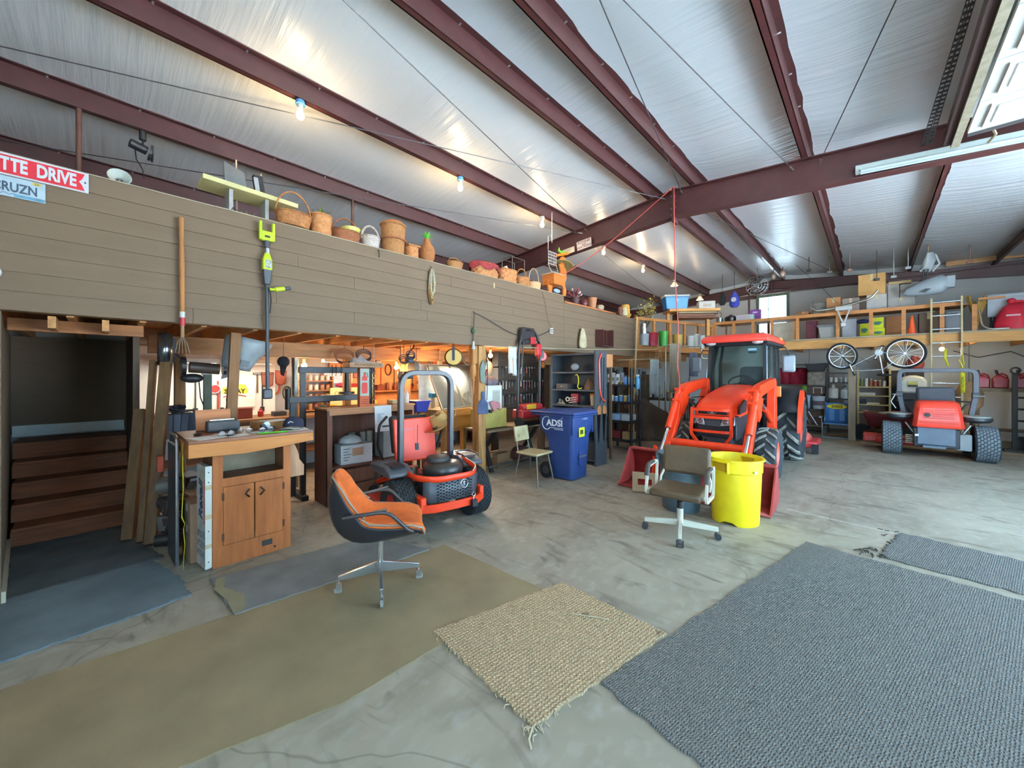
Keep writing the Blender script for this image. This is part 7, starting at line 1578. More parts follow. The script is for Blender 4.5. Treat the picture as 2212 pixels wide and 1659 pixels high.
rn = random.Random(77)
for i, (x, y, z, hx, rr) in enumerate(((-5.7, 2.45, 1.88, '7a4a2c', .12), (-5.6, 2.7, 1.9, '2a2a34', .10), (-5.3, 3.2, 1.85, '3a2c24', .07), (-5.9, 3.95, 1.8, '2c2c2e', .13), (-5.2, 4.4, 1.86, '4a4038', .09), (-4.95, 3.1, 1.9, '26262a', .06))):
    t = thing('cord_coil', f'{("brown wire coil", "dark blue cord coil", "small brown cord coil", "large black hose coil", "grey-brown strap coil", "tiny black cord coil")[i]} hanging from the loft joists', 'cord', (x, y, z))
    for k in range(3): MB().ring((.012 * k, 0, -.02 * k), rr - .006 * k, .008, 'x', 24, 5, (1.2, .8)).obj('loop', mat(hx, .7), t)
    MB().cyl((0, 0, rr * .78), (0, 0, 2.25 - z), .005, n=5).obj('tie', mat(hx, .7), t)
for i in range(9):
    y = 2.9 + i * .27; x = -6.3 + .25 * (i % 3); t = thing('hanging_tool', f'{ORD[i]} dangling tool from the left in the middle of the workshop', 'tool', (x, y, 2.25)); L_ = rn.uniform(.35, .65); hx = rn.choice(['3a2c28', '5a5a58', '8a3a2c', '2a2a2c', 'a08a60'])
    MB().cyl((0, 0, -L_), (0, 0, 0), .007, n=6).obj('stem', mat(hx, .5), t); MB().box(-.02, .02, -.05, .05, -L_ - .12, -L_).obj('end_piece', mat(hx, .5), t, .012)
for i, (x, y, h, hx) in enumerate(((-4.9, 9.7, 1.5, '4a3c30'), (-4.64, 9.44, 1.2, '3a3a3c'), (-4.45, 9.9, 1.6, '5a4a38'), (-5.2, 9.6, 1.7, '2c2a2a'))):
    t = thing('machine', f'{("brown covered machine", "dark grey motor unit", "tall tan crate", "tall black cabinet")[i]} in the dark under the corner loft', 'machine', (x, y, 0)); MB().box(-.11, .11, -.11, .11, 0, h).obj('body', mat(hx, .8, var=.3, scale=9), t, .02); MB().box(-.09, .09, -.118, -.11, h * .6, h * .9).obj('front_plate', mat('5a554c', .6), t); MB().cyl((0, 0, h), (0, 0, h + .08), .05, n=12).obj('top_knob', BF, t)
# ================================================================ corner loft and back loft storage
FZ = 2.511      # back loft floor
CZ = 2.346      # corner loft floor
LY = 12.75      # row of goods just behind the rail
t = thing('cooler', 'bright blue picnic cooler with a white lid on the corner shelf', 'cooler', (-3.95, 10.75, 3.36), R(38)); CB = plastic('1a74b4', .4)
MB().loft([[(-.27, -.16, 0), (.27, -.16, 0), (.27, .16, 0), (-.27, .16, 0)], [(-.31, -.19, .34), (.31, -.19, .34), (.31, .19, .34), (-.31, .19, .34)]]).obj('body', CB, t, .02); MB(RY(R(0))).box(-.33, .34, -.2, .2, .34, .40).obj('lid', plastic('c9ccc8'), t, .02); MB().box(-.05, .05, -.195, -.175, .2, .28).obj('logo_plate', plastic('7ab8d8'), t, .01); MB().box(.29, .33, -.06, .06, .1, .16).obj('handle', CB, t, .01)
t = thing('corner_shelf', 'thick plank shelf stacked over boards on the corner loft rail', 'shelf', (-3.7, 10.95, 0), R(38)); SHW = wood('b5803f', 'x')
box('plank', SHW, t, -.55, .75, -.3, .3, 3.29, 3.36); 
for k in range(5): box('board', wood(('7a4a2c', '5a3424', '8a5a38', '4a2c20', 'a89a70')[k], 'x'), t, -.3, .72 - .05 * (k % 3), -.25, .28, 3.12 + .033 * k, 3.145 + .033 * k)
for x in (-.45, .6): box('support', SHW, t, x - .04, x + .04, .1, .2, CZ, 3.29)
t = thing('carton', 'white carton with faint print on the corner shelf', 'carton', (-3.28, 11.15, 3.361), R(30)); MB().box(-.2, .2, -.14, .14, 0, .20).obj('box_body', mat('cfc8bc', .8), t, .004); MB().box(-.1, .1, -.1415, -.14, .05, .12).obj('print', mat('a89c8c', .8), t)
t = thing('potted_plant', 'leafy yellow-green shrub with white blossoms in a dark vase behind the rail', 'plant', (-4.50, 10.1, CZ)); MB().lathe([(.08, 0), (.12, .2), (.09, .4), (.06, .45)], 16).obj('vase', mat('3a3430', .5), t)
rn = random.Random(21)
for k in range(16):
    a = rn.uniform(0, 6.28); e = Vector((.30 * cos(a) * rn.uniform(.4, 1), .30 * sin(a) * rn.uniform(.4, 1), .85 + rn.uniform(0, .4))); MB().tube([(0, 0, .4), tuple(e * .6 + Vector((0, 0, .15))), tuple(e)], .006, 4).obj('branch', mat('6a5a38', .8), t)
    lv = MB()
    for j in range(14):
        p = e + Vector((rn.uniform(-.1, .1), rn.uniform(-.1, .1), rn.uniform(-.12, .1))); d = Vector((rn.uniform(-1, 1), rn.uniform(-1, 1), rn.uniform(-.5, 1))).normalized() * .06; s_ = d.cross(Vector((0, 0, 1))).normalized() * .024
        lv.add([tuple(p), tuple(p + d * .5 + s_), tuple(p + d), tuple(p + d * .5 - s_)], [(0, 1, 2, 3)])
    lv.obj('foliage', mat('b0a83a' if k % 3 else 'cfc8a8', .7, var=.25), t, smooth=0)['kind'] = 'stuff'
def bucket(label, x, y, z, h, r, hx, cat='bucket', lid=None, name='bucket', bail=False):
    t = thing(name, label, cat, (x, y, z)); MB().lathe([(r * .86, 0), (r, h * .97), (r * 1.05, h), (r * .95, h), (r * .8, .02)], 22).obj('body', plastic(hx, .4, .08), t, smooth=40)
    if lid: MB().cyl((0, 0, h), (0, 0, h + .02), r * 1.06, n=22).obj('lid', plastic(lid), t)
    if bail: MB().tube(arc((0, 0, h * .9), r * 1.02, 0, pi, 12), .004, 5).obj('bail', metal('9a9a98'), t)
    return t
bucket('translucent white bucket at the siding end of the corner loft', -4.28, 9.55, CZ, .30, .12, 'b0b8b8'); bucket('maroon round tub behind the corner rail', -4.22, 9.85, CZ, .34, .17, '9a1c30', 'tub', name='tub'); bucket('bright green plastic pail behind the corner rail', -4.05, 10.2, CZ, .40, .12, '3f9a3c'); bucket('mustard plastic pail behind the corner rail', -3.88, 10.75, CZ, .34, .13, 'a8923c')
for i, (x, y, h) in enumerate(((-3.75, 11.35, .32), (-3.68, 11.6, .38), (-3.62, 11.85, .36))): bucket(('leftmost white paint bucket behind the corner rail', 'middle white paint bucket behind the corner rail', 'rightmost white paint bucket behind the corner rail')[i], x, y, CZ, h, .11, ('c8c4b8', 'b8b4a8', 'd0ccc4')[i], lid='d8d8d4')
t = thing('steel_canister', 'stacked chrome canister at the siding end of the corner loft', 'canister', (-4.30, 9.55, CZ + .301)); MB().lathe([(.10, 0), (.10, .14), (.09, .15), (.09, .26), (.02, .28)], 20).obj('body', metal('b8b8b4', .25), t, smooth=40)
# back loft row, left to right
def lcarton(label, x0, x1, z0, z1, hx, d=.3, y=LY, a=0, tape=True): return carton(label, x0, x1, y, y + d, z0, z1, hx, a=a, tape=tape)
t = thing('loft_shelf', 'upper storage plank on posts behind the back loft rail', 'shelf', (0, 0, 0))
box('plank', wood('9a7048', 'x'), t, -3.45, 1.5, LY - .12, LY + .55, 3.09, 3.125)
for x in (-3.3, -2.2, -1.1, .0, 1.1):
    box('support', wood('8a6440', 'z'), t, x - .03, x + .03, LY + .49, LY + .55, FZ, 3.09); 
UZ = 3.126
t = thing('stock_pot', 'steel stock pot with a wooden ladle on the upper plank', 'pot', (-3.36, LY, UZ)); MB().lathe([(.09, 0), (.09, .18), (.095, .185), (.085, .185), (.08, .01)], 22).obj('body', metal('b8b4ac', .25), t, smooth=40); MB().tube([(0, 0, .1), (.05, 0, .3), (.0, .0, .36)], .01, 6).obj('ladle', wood('5a4430', 'z'), t)
t = thing('roaster', 'black lidded roasting pot on the upper plank', 'pot', (-3.08, LY + .1, UZ)); MB().lathe([(.14, 0), (.17, .1), (.17, .17), (.1, .22), (.01, .235)], 24).obj('body', mat('1d1c1e', .3), t, smooth=50); MB().box(-.04, .04, -.01, .01, .235, .26).obj('knob', BF, t)
t = thing('carton', 'white and mint box with a lid on the upper plank', 'carton', (-2.68, LY, UZ)); MB().box(-.22, .14, -.1, .1, 0, .2).obj('box_body', mat('c9bfc0', .7), t, .004); MB().box(.14, .22, -.1, .1, 0, .19).obj('mint_end', mat('b8dccc', .7), t, .004)
t = thing('purple_box', 'purple carton standing on the upper plank beside the window', 'carton', (-2.48, LY + .3, UZ)); MB().box(-.13, .13, -.08, .08, 0, .36).obj('box_body', mat('7a3a8c', .6, var=.1), t, .004); MB().box(-.06, .06, -.082, -.08, .26, .30).obj('label', mat('e8e0ec', .6), t)
lcarton('small brown box on the upper plank right of the window', -1.46, -1.22, UZ, 3.27, '9a6844'); t = thing('wire_dome', 'round wire-mesh basket standing on edge on the upper plank', 'basket', (-1.03, LY + .05, UZ)); MB().lathe([(.155, .02), (.155, .30), (.14, .36)], 22).obj('mesh', mat('9c968a', .6, alpha=.55), t, smooth=40)
for z in (.02, .12, .22, .33): MB().ring((0, 0, z), .157, .006, 'z', 22, 5).obj('hoop', metal('7a766c'), t)
lcarton('brown carton behind the antler-shaped handlebar', -.86, -.58, UZ, 3.56, 'a8764a'); lcarton('grey framed crate on the upper plank', -.55, -.23, UZ, 3.50, '8a7c74'); lcarton('white carton under the large brown one', -.10, .25, UZ, 3.52, 'bdb8b0', .3, LY - .08); lcarton('large tan cardboard carton on top of the stack', -.24, .24, 3.521, 4.02, 'b58c54', .42, LY - .1, -3)
lcarton('grey-white carton in the right-hand stack, lower', .27, .72, UZ, 3.40, '9c9a94'); lcarton('grey-white carton in the right-hand stack, upper left', .27, .46, 3.401, 3.72, 'a39e96', .3, LY, 0, False); lcarton('grey-white carton in the right-hand stack, upper right', .475, .74, 3.401, 3.70, 'a8a49c', .3, LY, 0, False)
lcarton('flat tan carton lying on top of the right-hand stack', .28, .66, 3.721, 3.79, 'a08a62', .3, LY, 0, False)
# grey cargo shell with white helmet-like piece
t = thing('cargo_shell', 'grey plastic fairing shell hanging over the loft ladder', 'fairing', (.86, 12.3, 3.5)); SHL = mat('808a90', .5, var=.08)
secs = []
for x, r, z in ((-.36, .02, -.08), (-.3, .08, -.06), (-.12, .15, -.02), (.08, .19, .02), (.22, .20, .04), (.30, .14, .05)): secs.append([(x, .6 * r * cos(a), z + r * sin(a)) for a in [2 * pi * j / 18 for j in range(18)]])
MB().loft(secs).obj('shell', SHL, t, smooth=60); MB().prism([(-.12, -.10), (-.02, -.04), (.06, -.05), (-.02, -.12)], 'y', -.13, -.10).obj('vent', mat('2a2e32', .6), t); MB().box(.28, .42, -.06, .06, -.06, .2).obj('rear_box', SHL, t, .02)
MB().loft([[(.0 + .02 * k, -.05, .44 + .3 * k) for k in (0, 1)], [(-.1, -.02, .38), (.1, -.02, .75)], [(-.08, .04, .36), (.14, .04, .72)], [(.06, .08, .34), (.16, .08, .62)]], closed=False, cap=False).obj('white_fender', mat('d8dcdc', .5), t, solid=.012, smooth=60)
for x in (-.06, .0): MB().tube([(x, 0, .16), (x + .02, 0, .3), (x + .03, 0, .4)], .014, 6).obj('bracket', BF, t)
MB().tube([(.14, .04, .7), (.2, .06, .5), (.1, .06, .34)], .02, 6).obj('strap', mat('c0c4c4', .5), t); MB().tube([(.03, 0, .66), (.03, .02, .9), (.05, .3, zpb(.9) - 3.33)], .006, 5).obj('hang_rope', mat('b89a60', .9), t)
# handlebar trophy on rail
t = thing('handlebar', 'silver bull-horn bar on a white vee bracket wired to the loft rail', 'bar', (-.52, 12.33, 3.2)); CHB = metal('d0ccc0', .25)
MB().tube(fillet([(-.60, 0, .10), (-.52, -.02, .0), (-.2, 0, .02), (.2, 0, .10), (.5, -.02, .18), (.62, 0, .36)], .15), .028, 8).obj('bar', CHB, t, smooth=60); MB().box(-.14, .17, -.03, .03, -.04, .06).obj('clamp', paint('c8c6be'), t, .01)
MB().tube([(-.1, -.02, -.04), (.0, -.02, -.36)], .016, 6).obj('bracket', paint('d8d6ce'), t); MB().tube([(.12, -.02, -.04), (.02, -.02, -.36)], .016, 6).obj('bracket', paint('d8d6ce'), t); MB().box(-.04, .06, -.04, -.01, -.44, -.34).obj('plate', metal('c8c6be'), t, .01)
# lower row on loft floor
t = thing('panel_board', 'dusty beige board standing behind the rail left of the grey bin', 'board', (-1.75, LY - .1, FZ)); box('sheet', mat('a89c8a', .8, var=.15), t, -.25, .2, 0, .03, 0, .50); box('edge_strip', wood('b07a40', 'z'), t, -.28, -.25, 0, .03, 0, .52); box('edge_strip', wood('b07a40', 'z'), t, .2, .24, 0, .03, 0, .52)
t = thing('maroon_case', 'maroon case standing behind the rail', 'case', (-1.15, LY, FZ)); MB().box(-.12, .1, -.06, .1, 0, .5).obj('body', mat('5a1426', .6, var=.2), t, .01); MB().box(-.06, .04, -.07, -.06, .4, .44).obj('handle', BF, t)
t = thing('storage_bin', 'grey lidded plastic bin behind the rail', 'bin', (-.80, LY - .12, FZ)); MB().loft([[(-.17, -.12, 0), (.17, -.12, 0), (.17, .12, 0), (-.17, .12, 0)], [(-.21, -.15, .3), (.21, -.15, .3), (.21, .15, .3), (-.21, .15, .3)]]).obj('body', plastic('7d7c76'), t, .01); MB().box(-.23, .23, -.17, .17, .29, .34).obj('lid', plastic('5c5e60'), t, .01)
lcarton('grey-white carton between the bin and the yellow boxes', -.55, -.28, FZ, 2.98, '98989a', .3, LY, 0, False)
def yb_(label, x0, x1, z0, z1): 
    c_ = lcarton(label, x0, x1, z0, z1, 'b0b424', .22, LY - .1, 0, False); w = (x1 - x0) / 2; MB().prism([(-w * .7, (z1 - z0) * .35), (w * .2, (z1 - z0) * .3), (w * .8, (z1 - z0) * .55), (w * .1, (z1 - z0) * .65), (-w * .7, (z1 - z0) * .6)], 'y', -.113, -.111).obj('print', mat('2f5a4a', .6), c_)
yb_('yellow-green carton standing alone behind the rail', -.22, -.05, FZ, 2.84); yb_('yellow-green carton, lower of two stacked', .0, .22, FZ, 2.70); yb_('yellow-green carton, upper of two stacked', .0, .2, 2.701, 2.96)
t = thing('duffel', 'dark blue bundle on the yellow-green carton', 'bundle', (-.16, LY + .02, 2.841)); MB().sphere((0, 0, .06), (.13, .1, .06)).obj('bundle', cloth('1c2450'), t)
lcarton('brown cardboard carton behind the rail left of the cone', .24, .5, FZ, 2.98, '8a5c38', .3, LY, 0, False)
t = thing('traffic_cone', 'orange traffic cone standing behind the rail', 'cone', (.66, LY - .15, FZ)); MB().box(-.10, .10, -.10, .10, 0, .02).obj('base', paint('d8502c'), t, .006); MB().lathe([(.075, .02), (.02, .42), (.015, .43)], 20).obj('cone', paint('f0602c', .5), t, smooth=50)
lcarton('dark crate behind the cone', .78, 1.08, FZ, 3.0, '5a4a3c'); t = thing('grey_case', 'grey hard case behind the ladder on the loft', 'case', (1.3, LY, FZ)); MB().box(-.14, .14, -.08, .08, 0, .48).obj('body', plastic('5a5f64'), t, .02); box('handle', BF, t, -.05, .05, -.09, -.08, .4, .43)
t = thing('dried_plant', 'clump of mustard dried stalks at the right of the loft', 'plant', (1.62, LY, FZ))
for k in range(22):
    a = rn.uniform(0, 6.28); MB().tube([(0, 0, 0), (.05 * cos(a), .05 * sin(a), .35), (.14 * cos(a), .1 * sin(a), .6 + rn.uniform(0, .2))], .012, 4).obj('stalk', mat('8a6a24', .8, var=.2), t)
t = thing('sheet_stack', 'stack of white and grey panels lying at the right of the loft', 'panel', (2.2, LY + .15, FZ)); 
for k in range(3): box('panel', mat(('b8bcc0', 'd0d2d4', 'a0a8b0')[k], .6), t, -.42, .8, -.1 + .05 * k, -.06 + .05 * k, .3 + .02 * k, .72 + .03 * k)
box('trestle', BF, t, -.36, -.3, -.1, .15, 0, .3); box('trestle', BF, t, .5, .56, -.1, .15, 0, .3)
t = thing('red_bag', 'big bright red fabric bag with a knotted top at the right end of the loft', 'bag', (2.12, 12.62, FZ)); RBG = mat('b8182e', .6, var=.2, bump=.4, bscale=14)
MB().loft([[(k * .28 * cos(a) * (1 + .08 * sin(4 * a)) + .02 * z, k * .2 * sin(a) * (1 + .1 * sin(3 * a + z * 5)), z) for a in [2 * pi * j / 22 for j in range(22)]] for k, z in ((1, 0), (1.04, .12), (.9, .3), (.62, .46), (.3, .54))]).obj('sack', RBG, t, smooth=60); MB().sphere((-.06, -.02, .58), (.06, .05, .06)).obj('knot', RBG, t); MB().sphere((.02, .0, .56), (.1, .05, .03)).obj('knot_tail', RBG, t); MB().sphere((.2, -.12, .24), (.1, .08, .14)).obj('dark_patch', mat('4a1018', .7), t)
MB().box(-.16, .02, -.215, -.2, .26, .29).obj('print', mat('e0b8b4', .6), t)
tag(MB().tube(fillet([(1.62, 12.45, 2.95), (1.66, 12.42, 2.6), (1.75, 12.4, 2.53), (2.0, 12.4, 2.53)], .1), .018, 8).obj('bent_tube', metal('c8c0b0', .3), None), 'bent metal tube leaning at the loft edge', 'tube')
# ladder
t = thing('ladder', 'aluminium and tan extension ladder leaning against the back loft', 'ladder', (1.15, 12.285, 0)); LD = mat('b0a070', .6, var=.1); RG = metal('c8ccd0', .25)
for s in (-1, 1): MB().tube([(s * .22, -.03, 0), (s * .215, .0, 3.24)], .024, 4, flat=(.6, 1.2)).obj('side_rail', LD, t, smooth=20)
for k in range(11): z = .25 + k * .29; y = -.03 + .03 * z / 3.24; MB().cyl((-.21, y, z), (.21, y, z), .016, n=10).obj('rung', RG, t)
# bulb under loft, wires, caution tape on ladder
t = thing('bare_bulb', 'yellowish bulb glowing behind the ladder under the back loft', 'bulb', (1.16, 13.1, 2.28)); MB().cyl((0, 0, -.06), (0, 0, .195), .04, n=12).obj('holder', plastic('c8c0a0'), t); MB().sphere((0, 0, -.1), .045).obj('globe', glow('ffe08a', 10), t)
l = bpy.data.lights.new('bulb_glow', 'POINT'); l.energy = 10; l.color = (1, .85, .5); l.shadow_soft_size = .05; o = bpy.data.objects.new('bulb_glow', l); COL.objects.link(o); o.location = (1.16, 13.1, 2.08)
t = thing('caution_tape', 'yellow caution tape tied down the right rail of the ladder', 'tape', (1.37, 12.23, 0)); MB().loft([[(-.03, 0, 1.75), (.03, 0, 1.75)], [(-.035, -.02, 1.55), (.035, -.02, 1.55)], [(-.03, -.06, 1.22), (.03, -.06, 1.22)]], closed=False, cap=False).obj('tape_strip', CAU, t, solid=.002); text('tape_lettering', 'CAUTION', .05, (.0, -.045, 1.42), (R(90), R(-90), 0), mat('1a1a14', .6, var=0), t, .001, sx=1.2); MB().tube([(0, 0, 1.75), (-.05, -.02, 1.9), (.0, -.02, 2.0), (.02, 0, 1.8)], .01, 5).obj('knot', CAU, t)
t = thing('caution_tape', 'yellow tape end dangling between the ladder rungs', 'tape', (1.14, 12.25, 0)); MB().loft([[(-.02, 0, 2.15), (.02, 0, 2.15)], [(-.03, -.02, 1.95), (.01, -.02, 1.95)], [(.01, -.01, 1.78), (.05, -.01, 1.78)]], closed=False, cap=False).obj('tape_strip', CAU, t, solid=.002)
# fans and hanging things near the end rafter
t = thing('wall_fan', 'round chrome wire-cage fan hanging at the back left under the roof', 'fan', (-2.36, 12.6, 4.1)); FM = metal('b8b8b4', .3)
for r_ in (.26, .19, .12, .05): MB().ring((0, -.06, 0), r_, .005, 'y', 30, 5).obj('cage_ring', FM, t)
MB().ring((0, .04, 0), .27, .008, 'y', 30, 6).obj('cage_rim', FM, t)
for k in range(16): a = 2 * pi * k / 16; MB().tube([(.05 * cos(a), -.065, .05 * sin(a)), (.2 * cos(a), -.06, .2 * sin(a)), (.27 * cos(a), .04, .27 * sin(a))], .003, 4).obj('cage_wire', FM, t)
for k in range(4): MB(Matrix.Rotation(k * pi / 2 + .4, 4, 'Y')).loft([[(.03, -.02, -.02), (.03, .0, .03)], [(.14, -.035, -.07), (.14, .015, .06)], [(.22, -.03, -.06), (.22, .01, .05)]], closed=False, cap=False).obj('blade', mat('4a4c4e', .4), t, solid=.004)
MB().cyl((0, -.03, 0), (0, .12, 0), .05, n=16).obj('motor', mat('5a5c5c', .4), t); MB().tube([(0, .06, .05), (0, .06, .3), (0, .0, zpb(-2.36) - 4.1)], .01, 6).obj('hanger', FM, t)
def hangbag(label, x, y, z0, z1, hx, w, top): 
    t = thing('hanging_bag', label, 'bag', (x, y, z0)); h = z1 - z0; MB().loft([[(k * w * cos(a), k * w * .6 * sin(a), z * h) for a in [2 * pi * j / 14 for j in range(14)]] for k, z in ((.6, 0), (1, .15), (.9, .6), (.4, .9), (.1, 1))]).obj('sack', cloth(hx, .2), t, smooth=60); MB().cyl((0, 0, h), (0, 0, top + .17 - z0), .006, n=5).obj('cord', BF, t); return t
hangbag('black bag hanging from the end rafter left of the fan', -3.35, 13.0, 3.72, 4.12, '18181c', .1, zpb(-3.35)); t = hangbag('blue and white bag hanging from the end rafter left of the fan', -3.02, 13.0, 3.62, 4.1, '3a44a0', .14, zpb(-3.02)); MB().cyl((0, -.09, .22), (0, -.1, .22), .07, n=18).obj('badge', mat('dcd8e0', .6), t)
tag(MB().lathe([(.02, 0), (.035, .05), (.02, .1), (.028, .5), (.015, .95), (.02, 1.0)], 12, (-2.62, 12.9, 3.16)).obj('turned_spindle', wood('3c2018', 'z'), None), 'dark turned spindle standing left of the purple carton', 'spindle')
for i, (x, y) in enumerate(((-2.02, 12.9), (-1.78, 12.7))):
    t = thing('flood_lamp', ('oval flood lamp on the rafter, left of the pair', 'oval flood lamp on the rafter, right of the pair')[i], 'lamp', (x, y, zpb(x) - .02)); MB().tube([(0, 0, 0), (0, 0, -.1)], .008, 5).obj('stem', BF, t); MB().sphere((0, 0, -.18), (.07, .05, .1)).obj('body', mat('8a6a5a', .4), t); MB().sphere((0, -.03, -.2), (.045, .03, .06)).obj('lens', mat('c8b8a8', .2), t)
for i, (x, y, k_, hx) in enumerate(((-1.2, 12.6, .16, '2a2624'), (-.8, 12.8, .2, '5a5a58'), (-.4, 12.5, .25, '8a6a58'), (.08, 12.6, .5, '3a3634'), (.36, 12.4, .5, '8a8e8c'), (.6, 12.6, .28, 'c8ccd0'), (1.55, 12.9, .2, '7a5040'))):
    t = thing('hanging_tool', f'{("small dark hook", "grey clamp", "tan handled tool", "dark long rod", "pale long rod", "white trowel", "rusty hook")[i]} hanging from the roof over the back loft', 'tool', (x, y, zpb(x))); MB().cyl((0, 0, -k_), (0, 0, .17), .008, n=6).obj('stem', mat(hx, .5), t); MB().box(-.05, .05, -.015, .015, -k_ - .06, -k_).obj('end_piece', mat(hx, .5), t, .01)
tag(MB().box(1.35, 2.6, 14.45, 14.5, 4.3, 4.42).obj('plank', wood('b08658', 'x'), None), 'pale plank lying on the end rafter at the right', 'plank')
tag(MB().tube([(-1.45, 12.35, 4.45), (-.9, 12.33, 3.75), (-.55, 12.33, 3.25)], .004, 5).obj('guy_wire', BF, None), 'thin wire from the roof to the bull-horn bar', 'wire')
# ================================================================ hanging bicycle (upside down)
t = thing('bicycle', 'silver mountain bicycle hung upside down from the back loft beam', 'bicycle', (.0, 12.16, 2.04)); SIL = metal('c8ccd0', .25); BKT = rubber('1c1d1f')
def wheel(cx, cz, cy=0, r=.315, yaw=0):
    e = bpy.data.objects.new('wheel', None); COL.objects.link(e); e.parent = t; e.location = (cx, cy, cz); e.rotation_euler = (0, 0, yaw)
    MB().ring((0, 0, 0), r, .024, 'y', 40, 8).obj('tire', BKT, e); MB().ring((0, 0, 0), r - .032, .012, 'y', 40, 6).obj('rim', SIL, e); MB().cyl((0, -.04, 0), (0, .04, 0), .02, n=10).obj('hub', SIL, e)
    sp = MB()
    for k in range(18): a = 2 * pi * k / 18; sp.cyl((0, .02 * (-1) ** k, 0), ((r - .03) * cos(a), 0, (r - .03) * sin(a)), .0011, n=4)
    sp.obj('spokes', SIL, e)['kind'] = 'stuff'
wheel(.53, .03, 0); wheel(-.53, .0, .02, .30, R(28))
def fr(a, b, r, m=SIL, n_='frame_tube'): MB().cyl(a, b, r, n=10).obj(n_, m, t)
BB_, RA, SEAT_, HT, HB, FA = (.11, 0, .06), (.53, 0, .03), (.18, 0, -.42), (-.34, 0, -.36), (-.37, 0, -.26), (-.53, .02, .0)
for s in (-.03, .03): fr((.11, s, .06), (.53, s, .03), .009); fr((.17, s, -.34), (.53, s, .03), .008); fr((-.39, s, -.2), (-.53, s + .02, 0), .012, BKT, 'fork_leg')
fr(BB_, SEAT_, .016); fr(BB_, HB, .018); fr((.17, 0, -.33), HT, .015); fr(HT, (-.4, 0, -.18), .02); fr(HT, (-.31, 0, -.45), .014, BKT, 'stem')
MB().cyl((.11, -.05, .06), (.11, -.058, .06), .07, n=24).obj('chain_ring', metal('8a8e90', .4), t); MB().tube([(.11, -.07, .06), (.17, -.07, .2)], .011, 6).obj('crank', SIL, t); MB().tube([(.11, .07, .06), (.05, .07, -.08)], .011, 6).obj('crank', SIL, t); MB().box(.14, .2, -.13, -.07, .19, .215).obj('pedal', BKT, t); MB().box(.02, .08, .07, .13, -.1, -.075).obj('pedal', BKT, t)
MB().sphere((.2, 0, -.45), (.13, .06, .03)).obj('saddle', BKT, t); MB().tube([(-.30, -.28, -.44), (-.31, 0, -.46), (-.30, .28, -.44)], .012, 8).obj('handlebar', BKT, t)
for s in (-1, 1): MB().cyl((-.30, .2 * s, -.44), (-.30, .3 * s, -.44), .017, n=8).obj('grip', BKT, t)
text('decal', 'BRONCO', .045, (-.13, -.02, -.10), (R(90), R(34), 0), mat('3a3a3c', .5, var=0), t)
MB().tube([(.53, 0, .06), (.53, .1, .32), (.53, .2, .36)], .008, 5).obj('hang_hook', metal('8a8a88'), t); MB().tube([(-.53, .02, .3), (-.5, .2, .34)], .008, 5).obj('hang_hook', metal('8a8a88'), t)
# ================================================================ goods under the back loft
t = thing('storage_shelf', 'low dark storage shelf along the wall behind the tractor', 'shelf', (-1.52, 13.7, 0)); DS = wood('4a3428', 'x')
for z in (.0, .62, 1.04): box('board', DS, t, -.5, .55, -.25, .25, z, z + .035)
for x in (-.5, .51): box('side', DS, t, x, x + .04, -.25, .25, 0, 1.06)
for k in range(3): box('drawer', wood('5a3c2a', 'x'), t, -.45, .5, -.26, -.24, .06 + k * .18, .22 + k * .18, .004)
t = thing('red_tarp', 'folded dark red blanket hanging under the loft behind the tractor', 'blanket', (-1.82, 13.9, 1.31)); MB().loft([[(-.4 + .06 * j, .05 * sin(j * 1.9 + z * 3), z) for j in range(16)] for z in (0, .15, .3, .46)], closed=False, cap=False).obj('folds', mat('8a1428', .8, var=.3, scale=8, bump=.5, bscale=20), t, solid=.03, smooth=60); MB().cyl((-.42, 0, .47), (.52, 0, .47), .015, n=8).obj('rod', BF, t)
for x in (-.4, .5): MB().cyl((x, 0, .47), (x, 0, 1.165), .005, n=5).obj('cord', BF, t)
t = thing('laundry_tub', 'dark plastic tub stacked on the plaid bundle', 'tub', (-1.14, 13.62, 1.69)); MB().loft([[(-.18, -.12, 0), (.18, -.12, 0), (.18, .12, 0), (-.18, .12, 0)], [(-.23, -.15, .2), (.23, -.15, .2), (.23, .15, .2), (-.23, .15, .2)]]).obj('body', plastic('2a2d30'), t, .02); MB().box(-.24, .24, -.16, .16, .19, .21).obj('rim', plastic('3a3e42'), t)
t = thing('bundle', 'plaid grey blanket bundle above the wooden stool', 'bundle', (-1.14, 13.66, 1.28)); MB().box(-.2, .2, -.14, .14, 0, .40).obj('bundle', mat('6a6058', .9, var=.5, scale=9, col2='9a9488', bump=.5, bscale=30), t, .05)
box('stand', DS, t, -.2, .2, -.14, .14, -.2, 0.0)
bucket('lime green bucket on the storage shelf', -1.38, 13.6, 1.076, .2, .09, '6fae3c'); t = thing('storage_tub', 'pale blue translucent tub on the storage shelf', 'tub', (-1.42, 13.55, .656)); MB().loft([[(-.17, -.12, 0), (.15, -.12, 0), (.15, .12, 0), (-.17, .12, 0)], [(-.2, -.15, .36), (.17, -.15, .36), (.17, .15, .36), (-.2, .15, .36)]]).obj('body', plastic('a8c4d8'), t, .01); MB().box(-.21, .18, -.16, .16, .35, .37).obj('rim', plastic('b8d0e0'), t)
b_ = bucket('large white lidded bucket on the storage shelf', -1.08, 13.52, .656, .33, .14, 'c4ccd2', lid='d0d4d8'); MB().lathe([(.142, .10), (.145, .22)], 22, cap=False).obj('label_band', mat('6a5c66', .6), b_)
